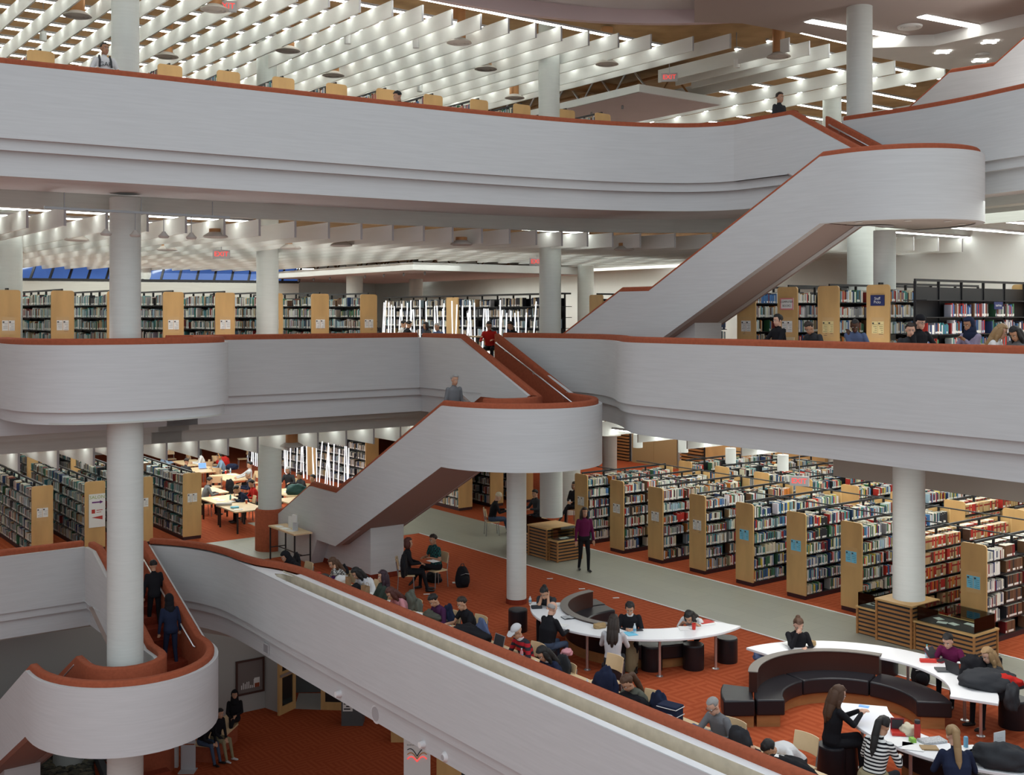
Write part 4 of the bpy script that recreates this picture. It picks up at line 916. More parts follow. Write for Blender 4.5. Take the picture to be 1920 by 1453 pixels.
cabinet(-15.45, -14.9, -14.0, -12.62, 21.02, 21.88, 'slatted wooden display cabinet around the right-hand column', seed=3)
cabinet(-27.4, -26.25, -25.35, -24.95, 20.15, 21.05, 'slatted wooden display cabinet around the middle column on the walkway', seed=4)
# study counter behind the planter rail
ct = thing('study_counter', 'long pale maple study counter running behind the terracotta rail', 'counter', tuple(G(-24.4, 12.12, L2)), GR)
mb = MB(); mb.box((0, 0, .70), (18, .62, .74)); bevel(mb.obj('worktop', 'maple_light', ct), .008)
for k in range(7): mb = MB(); mb.box((.4+2.8*k, .1, 0), (.44+2.8*k, .5, .70)); mb.obj('support', 'black_metal', ct)
# chairs
def chair(p, rz, label, group=None, m='maple_light', hs=.46):
    t = thing('chair', label, 'chair', tuple(p), rz, group)
    def bld():
        d = {}
        mb = MB(); mb.box((-.2, -.21, hs-.03), (.22, .21, hs)); d['seat'] = (mb.mesh('seat', m), 'seat')
        vs = []; fs = []; n = 8
        for k in range(n+1):
            y = -.22+.44*k/n; x = -.24+.05*(abs(y)/.22)**2
            for dx, z in ((0, hs+.16), (.016, hs+.16), (-.035, hs+.42), (-.05, hs+.42)): vs.append((x+dx, y, z))
        for k in range(n): i = 4*k; j = i+4; fs += [(i, j, j+1, i+1), (i+1, j+1, j+2, i+2), (i+2, j+2, j+3, i+3), (i+3, j+3, j, i)]
        fs += [(0, 1, 2, 3), (4*n+3, 4*n+2, 4*n+1, 4*n)]
        mb = MB().add(vs, fs); d['backrest'] = (mb.mesh('backrest', m, 40), 'backrest')
        for i, (x, y) in enumerate(((.18, .19), (.18, -.19), (-.2, .19), (-.2, -.19))):
            mb = MB(); top = (x-(.06 if x < 0 else 0), y, hs+.35) if x < 0 else (x, y, hs-.03)
            mb.tube([(x*1.12, y*1.05, 0), (x, y, hs-.03)]+([top] if x < 0 else []), .013, 8); d['leg%d' % i] = (mb.mesh('leg', 'grey_metal', 60), 'leg')
        return d
    for me, nm in shared(('chair', m, hs), bld).values(): child(nm, me, t)
    return t
# rectangular reading tables
def table(p, rz, lx, ly, label, group, h=.74, m='maple_light'):
    t = thing('reading_table', label, 'table', tuple(p), rz, group)
    mb = MB(); r = .08; pts = []
    for sx, sy, a in ((1, 1, 0), (-1, 1, 90), (-1, -1, 180), (1, -1, 270)):
        for k in range(4): b = radians(a+30*k); pts.append((sx*(lx/2-r)+r*cos(b), sy*(ly/2-r)+r*sin(b)))
    mb.prism(pts, h-.04, h); mb.obj('tabletop', m, t)
    for sx in (-1, 1):
        for sy in (-1, 1): x = sx*(lx/2-.12); y = sy*(ly/2-.12); mb = MB(); mb.box((x-.025, y-.025, 0), (x+.025, y+.025, h-.04)); mb.obj('leg', 'black_metal', t)
    return t
TB = [(358, 867, 1.9), (381, 880, 1.6), (433, 894, 1.9), (388, 920, 1.5), (418, 936, 1.6), (452, 950, 1.7), (548, 922, 1.8), (562, 938, 1.6)]
TP = []
for k, (x, y, l) in enumerate(TB):
    p = un(x, y, L2+.74); p.z = L2; TP.append(p)
    table(p, GR+(pi/2 if k < 4 else 0)*0, l, 1.1, 'maple reading table on the second level, %s' % ['farthest back by the glowing tubes', 'with the blue-screened laptop', 'with the red cup under the baffles', 'partly hidden behind the stack end', 'with the green bottle near the stack end', 'nearest the terracotta column base', 'behind the column with the green backpack', 'beside the stair parapet'][k], 'reading tables on the second level')
for k, (x, y, rz, s) in enumerate([(455, 850, 200, 0), (409, 861, 90, 0), (388, 873, 120, 0), (412, 885, 70, 0), (407, 902, 100, 0), (436, 918, 160, 0), (470, 925, 200, 0), (475, 895, 230, 0), (362, 860, 40, 0), (320, 850, 300, 0)]):
    p = un(x, y+10, L2+.45); p.z = L2; chair(p, radians(rz), 'empty maple chair among the second level reading tables, %s from the back' % ordn(k), 'chairs at the reading tables')
# console table with leaflets
cp = un(556, 1018, L2); cs = thing('console_table', 'slim maple console table with black frame under the middle stair', 'table', tuple(G(-29.5, 14.0, L2)), GR)
mb = MB(); mb.box((-.85, -.28, .94), (.85, .28, .98)); mb.obj('tabletop', 'maple_light', cs)
for x in (-.8, .8):
    for y in (-.24, .24): mb = MB(); mb.box((x-.018, y-.018, 0), (x+.018, y+.018, .94)); mb.obj('leg', 'black_metal', cs)
for a, b in (((-.8, -.24, .35), (-.8, .24, .35)), ((.8, -.24, .35), (.8, .24, .35)), ((-.8, 0, .35), (.8, 0, .35))): mb = MB(); mb.bar(a, b, .025); mb.obj('stretcher', 'black_metal', cs)
# third level desks behind the rails
for k, (e, v, L, rz) in enumerate([(-13.4, 18.75, 1.7, 0), (-11.2, 18.75, 2.2, 0), (-8.8, 18.75, 2.2, 0)]):
    table(G(e, v, L3), GR+rz, L, .8, 'long reading table behind the third level rail at right, %s from the upper stair' % ordn(k), 'third level reading tables at right')
table(G(-27.6, 18.3, L3), GR, 1.8, 1.0, 'maple table seen through the middle stair mouth', None, h=.98)
for k in range(4): table(G(-32.6-1.6*k, 19.2+.5*k, L3), GR, 1.5, 1.0, 'third level reading table before the glowing tubes, %s from the stair mouth' % ordn(k), 'third level tables by the tubes')
# ---------------------------------------------------------------- wood wall with doors behind the right-hand stacks
wd = thing('wood_double_door', 'pair of flat wooden doors in the panelled far wall', 'doors', tuple(G(-38.4, 36.9, L2)), GR)
for k in range(2):
    mb = MB(); mb.box((-1.5+1.51*k, -.06, 0), (-.01+1.51*k, 0, 3.6)); d = mb.obj('door_leaf', 'maple_dark', wd)
    mb = MB(); x = -.12+.24*k; mb.tube([(x, -.06, 1.6), (x, -.14, 1.65), (x, -.14, 2.1), (x, -.06, 2.15)], .025, 8); mb.obj('handle', 'chrome', d)
for n_, (e0, e1, m) in enumerate([(-42.2, -40.1, 'slat'), (-36.6, -35.2, 'slat'), (-35.0, -28.5, 'maple')]):
    if m == 'maple':
        mb = MB(); mb.box((e0, 36.75, L2), (e1, 36.95, L2+4), T=RE); struct(mb.obj('wall_wood_panel', 'maple'), 'maple panelled part of the far wall')
    else:
        mb = MB(); mb.box((e0, 36.85, L2), (e1, 36.95, L2+4), 0, RE)
        for k in range(26): mb.box((e0, 36.75, L2+.05+.15*k), (e1, 36.85, L2+.14+.15*k), 1, RE)
        struct(mb.obj('wall_slats', ['ink', 'walnut_slat']), 'horizontal wooden slats on the far wall')
o = MB().box((0, -.05, 0), (1.7, 0, 1.0)).obj('television', 'ink', loc=G(-34.2, 36.7, L2+2.35), rz=GR); tag(o, 'black flat screen on the maple wall beyond the stacks', 'screen')
for k, (x0, x1, y0, y1, D) in enumerate([(1411, 1560, 849, 890, 47), (1490, 1553, 897, 925, 43), (1590, 1643, 898, 960, 40)]):
    mb = MB(); a = Vector(((x0-CX)/F*D, D, EYE-(y1-HY)/F*D)); w = (x1-x0)/F*D; h = (y1-y0)/F*D; mb.box((0, 0, L2-a.z), (w, .25, h)); o = mb.obj('wall_partition', 'wall_white', loc=a); struct(o, 'white partition beyond the right-hand stacks, %s' % ordn(k))
# grey topped wall shelving far right of second level
for k, v in enumerate((29.6, 31.6)):
    t = stack('low black bookcase with pale top at the far right of the second level, %s row' % ordn(k), None, tuple(G(-16, v, L2)), GR, 12, H=1.9+.25*k, W=.7, panel=False, sign=None, sides=(-1,), mix='dark', desc='far right low bookcase', seed=600+k, name='bookcase', low=12, canopy=False)
    mb = MB(); mb.box((0, -.38, 1.95+.25*k), (12, .38, 2.0+.25*k)); mb.obj('pale_top', 'wall_white', t)
o = MB().box((0, 0, 0), (12, .25, 1.1)).obj('wall_hanging_beam', 'beam_taupe', loc=G(-16.9, 22.1, -2.25), rz=GR); struct(o, 'taupe dropped beam above the far right stacks')
# third level right: white wall behind bookcases and details
mb = MB(); mb.box((-22, 31.5, L3), (-2, 31.6, L4-.9), T=RE); struct(mb.obj('wall_third_right', 'wall_white'), 'white wall behind the third level bookcases')
# sloping windows on the far left of the third level
wn = bpy.data.objects.new('window_1', None); COL.objects.link(wn); struct(wn, 'row of sloping dusk-blue windows at the far left of the third level')
mm('dusk_glass', (.03, .06, .16), .15, spec=.6, emis=(.05, .12, .38, .55))
wa_, wb_ = Vector(((20-CX)/F*46, 46, 0)), Vector(((560-CX)/F*50, 50, 0)); dr = (wb_-wa_).normalized(); nr = Vector((dr.y, -dr.x, 0)); n = 16; Lw = (wb_-wa_).length
mb = MB(); mb.add([wa_+Vector((0, 0, 3.05)), wb_+Vector((0, 0, 3.05)), wb_-nr*.9+Vector((0, 0, 4.3)), wa_-nr*.9+Vector((0, 0, 4.3))], [(0, 1, 2, 3)]); g = mb.obj('window_pane', 'dusk_glass', wn)
for k in range(n+1):
    c = wa_+dr*Lw*k/n; mb = MB(); mb.bar(c+Vector((0, 0, 3.05))+nr*.02, c-nr*.9+dr*.35+Vector((0, 0, 4.3)), .09, .06); mb.obj('window_bar', 'black_metal', wn)
mb = MB(); mb.bar(wa_+Vector((0, 0, 3.05)), wb_+Vector((0, 0, 3.05)), .1, .12); mb.obj('window_sill', 'black_metal', wn)
mb = MB(); mb.add([wa_+nr*.05+Vector((0, 0, 0)), wb_+nr*.05, wb_+nr*.05+Vector((0, 0, 3.0)), wa_+nr*.05+Vector((0, 0, 3.0))], [(0, 1, 2, 3)]); struct(mb.obj('wall_below_windows', 'plaster_warm'), 'cream wall below the sloping windows')
# ---------------------------------------------------------------- ground level
gp = lambda x, y, z=L1: un(x, y, z)
def upright_plane(name, a, b, h, m, label):
    mb = MB(); mb.add([a, b, b+Vector((0, 0, h)), a+Vector((0, 0, h))], [(0, 1, 2, 3)]); return struct(mb.obj(name, m), label)
A, B, Cc, Dd = gp(-250, 1400), gp(268, 1372), gp(500, 1325), gp(519, 1322)
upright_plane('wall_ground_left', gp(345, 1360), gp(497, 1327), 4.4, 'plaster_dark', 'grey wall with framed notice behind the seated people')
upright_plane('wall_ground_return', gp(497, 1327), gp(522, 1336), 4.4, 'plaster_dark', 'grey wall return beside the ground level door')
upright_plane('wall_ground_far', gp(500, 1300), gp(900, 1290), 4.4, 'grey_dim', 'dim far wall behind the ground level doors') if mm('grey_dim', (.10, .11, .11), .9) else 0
# framed notice case
p, q = gp(347, 1360), gp(497, 1327); d = (q-p).normalized(); rz = atan2(d.y, d.x)
f = thing('notice_frame', 'wooden framed notice case on the grey ground level wall', 'picture frame', tuple(gp(468, 1333)+Vector((0, 0, .62))+Vector((d.y, -d.x, 0))*.03), rz)
mm('frame_brown', (.07, .03, .022), .5); mm('notice_grey', (.20, .17, .16), .6)
for a, b in (((-.48, -.04, -.06), (.48, 0, .0)), ((-.48, -.04, .98), (.48, 0, 1.04)), ((-.48, -.04, 0), (-.42, 0, .98)), ((.42, -.04, 0), (.48, 0, .98))): MB().box(a, b).obj('frame_rail', 'frame_brown', f)
MB().box((-.42, -.01, 0), (.42, 0, .98)).obj('backing', 'notice_grey', f)
mb = MB(); mb.box((.14, -.02, .12), (.32, -.01, .42), 0); mb.box((.15, -.022, .12), (.31, -.02, .25), 1); mb.obj('notice', ['paper', 'red_rail'], f)
mb = MB(); r = random.Random(3)
for k in range(9): x = -.3+.06*k; mb.box((x, -.014, .12), (x+.03, -.011, .12+r.uniform(.08, .3)), 0)
mb.obj('drawing', 'paper', f)
# doors
def glazed_door(a, b, h, label):
    d = (b-a); L = d.length; t = thing('glazed_door', label, 'door', tuple(a), atan2(d.y, d.x)); w = .14
    for lo, hi in (((0, -.04, 0), (w, .04, h)), ((L-w, -.04, 0), (L, .04, h)), ((w, -.04, 0), (L-w, .04, .25)), ((w, -.04, 1.15), (L-w, .04, 1.35)), ((w, -.04, h-.14), (L-w, .04, h))): MB().box(lo, hi).obj('door_frame', 'maple', t)
    MB().box((w, -.01, .25), (L-w, .01, h-.14)).obj('glass_pane', 'dim_glass', t)
    MB().box((.02, -.09, 1.2), (L-.02, -.06, 1.28)).obj('push_bar', 'chrome', t)
mm('dim_glass', (.02, .025, .025), .08, spec=.6)
glazed_door(gp(522, 1342), gp(553, 1327), 2.5, 'maple framed glass door standing open on the ground level')
glazed_door(gp(602, 1330), gp(668, 1332), 2.5, 'maple framed glass door under the long balcony')
mb = MB(); mb.prism([tuple(gp(x, y)[:2]) for x, y in ((552, 1329), (602, 1331), (640, 1300), (560, 1300))], L1+.004, L1+.008); struct(mb.obj('floor_lobby', 'plaster_dark'), 'grey lobby floor beyond the doors')
# grey bin box with notice, banner, wooden plinth
t = thing('grey_box', 'dark grey box with a printed notice under the balcony', 'box', tuple(gp(660, 1361)), 0); w = 40/F*gp(660, 1361).y
MB().box((-w/2, 0, 0), (w/2, .5, .95)).obj('box_body', 'grey_dark', t) if mm('grey_dark', (.09, .095, .10), .6) else 0
mb = MB(); mb.box((-.28, -.01, .45), (.02, 0, .85), 0)
for k in range(4): mb.box((-.25+.07*(k % 2), -.014, .5+.08*k), (-.05, -.01, .54+.08*k), 1)
mb.obj('notice', ['paper', 'ink'], t)
pb = un(782, 1500, L1); t = thing('banner_stand', 'white roll-up banner with an open book drawing', 'banner', tuple(pb), 0); w = 50/F*pb.y
MB().box((-w/2, 0, .06), (w/2, .01, 2.05)).obj('banner_cloth', 'paper', t); MB().box((-w/2-.02, -.1, 0), (w/2+.02, .1, .06)).obj('base', 'grey_metal', t)
mb = MB()
for k, ln in enumerate(['Get published your', 'paperback novel, family', 'cookbook, memoir or journal', 'at a reasonable price with', 'the library’s own', 'book printing service']):
    v, f_ = text_mesh(ln, .062); mb.add([(p.x, -.003, p.y+1.86-.085*k) for p in v], f_)
mb.obj('lettering', 'ink', t)
for k, m in enumerate(('exit_red', 'orange_ink', 'ink')):
    if m == 'orange_ink': mm('orange_ink', (.6, .25, .05))
    for s in (-1, 1):
        mb = MB(); mb.tube([(s*x*(w*.36), -.008, 1.0+.07*k+.13*sin(x*2.6)+.05*k*x) for x in [j/8 for j in range(9)]], .012, 5); mb.obj('book_outline', m, t)
t = thing('wood_block', 'low maple block half hidden by the balcony edge', 'plinth', tuple(gp(752, 1392)), 0); MB().box((-.3, 0, 0), (.12, .5, .55)).obj('block_body', 'maple', t); MB().box((-.32, -.02, .55), (.14, .52, .6)).obj('top', 'maple_light', t); t2 = thing('wood_cabinet', 'maple cabinet right of the roll-up banner', 'cabinet', tuple(un(850, 1500, L1)), 0)
MB().box((-.45, .2, 0), (.2, .7, 1.4)).obj('cabinet_body', 'maple', t2); MB().box((.2, .2, 0), (.55, .7, 1.2)).obj('side_body', 'ink', t2)
# stepped bench with wooden top
def prism_px(name, pts, z0, h, m, parent_label, cat):
    base = un(*pts[0], z0+h); t = thing(name, parent_label, cat, (base.x, base.y, z0))
    P_ = [un(x, y, z0+h)-base for x, y in pts]; cx = sum(p.x for p in P_)/len(P_); cy = sum(p.y for p in P_)/len(P_)
    MB().prism([(cx+(p.x-cx)*.96, cy+(p.y-cy)*.96) for p in P_], 0, h-.05).obj('base', 'red_rail', t); MB().prism([(p.x, p.y) for p in P_], h-.05, h).obj('seat_top', 'maple_light', t); return t
prism_px('step_bench', [(364, 1396), (400, 1399), (447, 1356), (447, 1350), (425, 1340), (380, 1365)], L1, .5, None, 'angular carpeted bench with maple top under the lower stair landing', 'bench')
# brochure stand
t = thing('brochure_stand', 'clear acrylic brochure stand with white sign beside the red stair wall', 'stand', tuple(gp(352, 1446)), 0)
MB().box((-.22, -.2, 0), (.22, .2, .02)).obj('base', 'acrylic_clear', t) if mm('acrylic_clear', (.5, .52, .54), .1, spec=.6) else 0
mb = MB(); mb.box((-.2, .05, .02), (.2, .07, .7)); mb.obj('panel', 'acrylic_clear', t); mb = MB(); mb.box((-.2, .02, .75), (.2, .05, 1.3)); s_ = mb.obj('sign_board', 'paper_grey', t) if mm('paper_grey', (.45, .45, .47)) else None
MB().box((-.015, .015, .95), (.015, .02, 1.22)).obj('printed_bar', 'ink', t)
MB().box((-.22, .075, 0), (-.19, .1, 1.3)).obj('post', 'grey_metal', t)
upright_plane('wall_ground_red', gp(268, 1520), gp(327, 1440), 2.0, 'red_rail', 'red carpeted wall beside the lower stair')
mb = MB(); d = gp(330, 1438); mb.box((-.06, -.06, 0), (.06, .06, 2.3)); struct(mb.obj('trim_21', 'plaster', loc=d), 'pale end post of the red carpeted wall')
# lower steps under the landing
t = thing('ground_steps', 'lowest dark red steps seen below the round landing', 'steps', tuple(G(-26.5, 9.0, L1)), GR)
for k in range(6): MB().box((-.3*k-.3, -1.3, 0), (-.3*k, 1.0, .17*(k+1))).obj('step', 'red_dark', t)
# pebble bed, planter kerb and stub
mb = MB(); mb.prism([tuple(gp(x, y)[:2]) for x, y in ((-60, 1400), (165, 1385), (170, 1405), (190, 1520), (-60, 1520))], L1, L1+.06); struct(mb.obj('floor_pebble_bed', 'pebble_dark'), 'dark soil of the pebble garden') if mm('pebble_dark', (.02, .02, .017), .6) else 0
mb = MB(); r = random.Random(11)
for k in range(900):
    x, y = r.uniform(-20, 172), r.uniform(1412, 1462); p = gp(x, y); s = r.uniform(.05, .12); mb.ell((p.x, p.y, L1+.07), (s, s*r.uniform(.6, 1), s*.5), 6, 4, r.choice((0, 0, 1, 2)))
o = mb.obj('pebbles', ['peb1', 'peb2', 'peb3'], smooth=80) if mm('peb1', (.12, .12, .09)) and mm('peb2', (.20, .19, .13)) and mm('peb3', (.05, .055, .045)) else None
tag(o, 'loose grey pebbles covering the indoor garden at lower left', 'pebbles', None, 'stuff')
p = gp(129, 1432); mb = MB(); mb.lathe([(.42, 0), (.42, 2.0)], 24, (p.x, p.y, L1)); struct(mb.obj('column_stub', 'column', smooth=40), 'short pale column in the pebble garden')
a, b = gp(165, 1385), gp(200, 1470); mb = MB(); mb.bar(a+Vector((0, 0, .15)), b+Vector((0, 0, .15)), .15, .3); struct(mb.obj('trim_22', 'grey_dark'), 'dark kerb of the pebble garden')
upright_plane('wall_ground_pale', gp(168, 1400), gp(268, 1490), 1.6, 'plaster_dark', 'pale low wall under the landing')
# fittings on balcony fronts
def fitting(p, rz, kind, label):
    t = thing(kind, label, {'wall_vent': 'vent', 'wall_speaker': 'speaker', 'wall_lamp': 'wall lamp', 'wall_detector': 'detector'}[kind], tuple(p), rz)
    if kind == 'wall_vent':
        for a, b in (((-.16, -.015, -.13), (.16, 0, -.1)), ((-.16, -.015, .1), (.16, 0, .13)), ((-.16, -.015, -.1), (-.13, 0, .1)), ((.13, -.015, -.1), (.16, 0, .1))): MB().box(a, b).obj('frame', 'plaster', t)
        mb = MB(); mb.box((-.13, -.004, -.1), (.13, 0, .1), 0)
        for k in range(7): mb.box((-.13+.037*k, -.012, -.1), (-.115+.037*k, -.004, .1), 1)
        mb.obj('grille', ['ink', 'grey_trim2'], t)
    else:
        R = {'wall_speaker': .2, 'wall_lamp': .12, 'wall_detector': .1}[kind]; Tm = Matrix.Rotation(pi/2, 4, 'X')
        prof = {'wall_speaker': [(R, 0), (R, .02), (R*.85, .03)], 'wall_lamp': [(R*.6, 0), (R*.6, .06), (R*.5, .14)], 'wall_detector': [(R, 0), (R, .05), (R*.6, .1)]}[kind]
        mb = MB(); mb.lathe(prof, 20); mb.v = [tuple(Tm @ Vector(q)) for q in mb.v]; mb.obj('housing', 'ledge_white', t, 40)
        mb = MB(); mb.lathe([(.001, prof[-1][1]+.004), (prof[-1][0]*.85, prof[-1][1]+.004), (prof[-1][0]*.9, prof[-1][1]-.01)], 20); mb.v = [tuple(Tm @ Vector(q)) for q in mb.v]; mb.obj('front', 'paper' if kind == 'wall_lamp' else 'grey_trim2', t, 40)
def on_v(x, y, v): e = unv(x, v); D = G(e, v).y; return G(e, v, EYE-(y-HY)*D/F)
RV = GR               # facing -v
for k, (x, y) in enumerate([(499, 1216), (662, 1309), (883, 1446)]): fitting(on_v(x, y, 11.41), RV, 'wall_vent', 'small square vent low on the planter balcony front, %s from the left' % ordn(k))
for k, (x, y) in enumerate([(640, 1300), (798, 1394)]): fitting(on_v(x, y, 11.41), RV, 'wall_lamp', 'small round lamp low on the planter balcony front, %s' % ['left one beside a vent', 'right one beside the horn'][k])
fitting(on_v(706, 1338, 11.41), RV, 'wall_speaker', 'round white speaker low on the planter balcony front'); fitting(on_v(838, 1418, 11.41), RV, 'wall_detector', 'round white horn low on the planter balcony front')
for k, (x, y) in enumerate([(1238, 802), (1547, 836)]): fitting(on_v(x, y, 17.96), RV, 'wall_vent', 'square vent under the right third level balcony, %s' % ['nearer the S-curve', 'nearer the right column'][k])
fitting(Vector(((694-CX)/F*31.6, 31.6, EYE-(760-HY)*31.6/F)), GR+pi/2, 'wall_vent', 'square vent under the third level balcony left of the middle stair')
# ---------------------------------------------------------------- people
import numpy as np
from mathutils import noise as mnoise
S = 1.0
HS = 1.1
def cloth(key, c, pat=None, c2=(.02, .02, .02), sc=9):
    if key in M: return key
    m = mat(key, c, .85, spec=.15, bump=(60, .15)); M[key] = m
    if pat:
        t = m.node_tree; b = t.nodes['Principled BSDF']; tc = t.nodes.new('ShaderNodeTexCoord')
        if pat == 'stripe':
            w = t.nodes.new('ShaderNodeTexWave'); w.bands_direction = 'Z'; w.inputs['Scale'].default_value = sc; t.links.new(tc.outputs['Object'], w.inputs['Vector']); f = w.outputs['Fac']
            r = t.nodes.new('ShaderNodeMath'); r.operation = 'GREATER_THAN'; r.inputs[1].default_value = .55; t.links.new(f, r.inputs[0]); f = r.outputs[0]
        else:
            w = t.nodes.new('ShaderNodeTexChecker'); w.inputs['Scale'].default_value = sc*4; t.links.new(tc.outputs['Object'], w.inputs['Vector']); f = w.outputs['Fac']
        mx = t.nodes.new('ShaderNodeMix'); mx.data_type = 'RGBA'; t.links.new(f, mx.inputs[0]); mx.inputs[6].default_value = (*c, 1); mx.inputs[7].default_value = (*c2, 1); t.links.new(mx.outputs[2], b.inputs['Base Color'])
    return key
CL = {'black': (.012, .012, .015), 'charcoal': (.035, .037, .042), 'grey': (.16, .165, .175), 'pale': (.52, .52, .54), 'white': (.68, .68, .68), 'navy': (.016, .022, .05), 'blue': (.09, .12, .22), 'sky': (.22, .32, .44), 'green': (.035, .05, .04), 'olive': (.10, .105, .085), 'purple': (.06, .018, .06), 'wine': (.12, .012, .06), 'pink': (.55, .25, .28), 'red': (.42, .02, .015), 'lilac': (.28, .24, .34), 'jeans': (.06, .085, .14), 'khaki': (.26, .22, .13), 'cream': (.62, .56, .42)}
for k_, c_ in CL.items(): cloth('cloth_'+k_, c_)
cloth('cloth_redstripe', (.40, .02, .03), 'stripe', (.03, .03, .04), 2.6); cloth('cloth_bw', (.70, .70, .68), 'stripe', (.012, .012, .015), 6.5); cloth('cloth_check', (.03, .03, .035), 'check', (.5, .5, .48), 7); cloth('cloth_plaid', (.02, .10, .09), 'check', (.015, .03, .035), 5)
SK = {'fair': (.62, .37, .27), 'mid': (.50, .28, .18), 'tan': (.38, .20, .12), 'dark': (.085, .04, .025), 'brown': (.20, .10, .06)}
for k_, c_ in SK.items(): M['skin_'+k_] = mat('skin_'+k_, c_, .55, spec=.3)
HC = {'black': (.010, .009, .009), 'dark': (.025, .016, .012), 'brown': (.075, .035, .018), 'auburn': (.07, .02, .015), 'blond': (.30, .19, .09), 'grey': (.30, .29, .28), 'plum': (.03, .012, .02)}
for k_, c_ in HC.items(): M['hair_'+k_] = mat('hair_'+k_, c_, .5, spec=.35, bump=(200, .3))
mm('eye_white', (.75, .74, .72), .3); mm('lip', (.42, .14, .12), .5); mm('shoe_black', (.012, .012, .012), .4); mm('shoe_white', (.6, .6, .6), .6)
PEOPLE = []
def V(*a): return Vector(a)
def capmesh(mb, p, q, r1, r2, n=10):
    d = q-p; L = d.length
    if L < 1e-5: d = V(0, 0, 1e-4); L = 1e-4
    d = d/L; up = V(0, 0, 1) if abs(d.z) < .9 else V(1, 0, 0); a = d.cross(up).normalized(); b = d.cross(a)
    rings = []
    for t in (-1, -.7, 0): rings.append((p+d*t*r1, r1*sqrt(max(0, 1-t*t))+1e-4))
    for t in (0, .7, 1): rings.append((q+d*t*r2, r2*sqrt(max(0, 1-t*t))+1e-4))
    vs = []; fs = []
    for c, r in rings:
        for k in range(n): g = 2*pi*k/n; vs.append(c+(a*cos(g)+b*sin(g))*r)
    for i in range(5):
        for k in range(n): x = i*n+k; y = i*n+(k+1) % n; fs.append((x, x+n, y+n, y))
    fs += [tuple(range(n)), tuple(range(6*n-1, 5*n-1, -1))]
    mb.add(vs, fs)
def ik(s, h, l1, l2, hint):
    d = h-s; L = min(d.length, (l1+l2)*.995); L = max(L, abs(l1-l2)+.02); dn = d.normalized(); h = s+dn*L
    a = (l1*l1-l2*l2+L*L)/(2*L); r = sqrt(max(0, l1*l1-a*a)); pr = hint-dn*hint.dot(dn); pr = pr.normalized() if pr.length > 1e-4 else V(0, 0, -1)
    return s+dn*a+pr*r, h
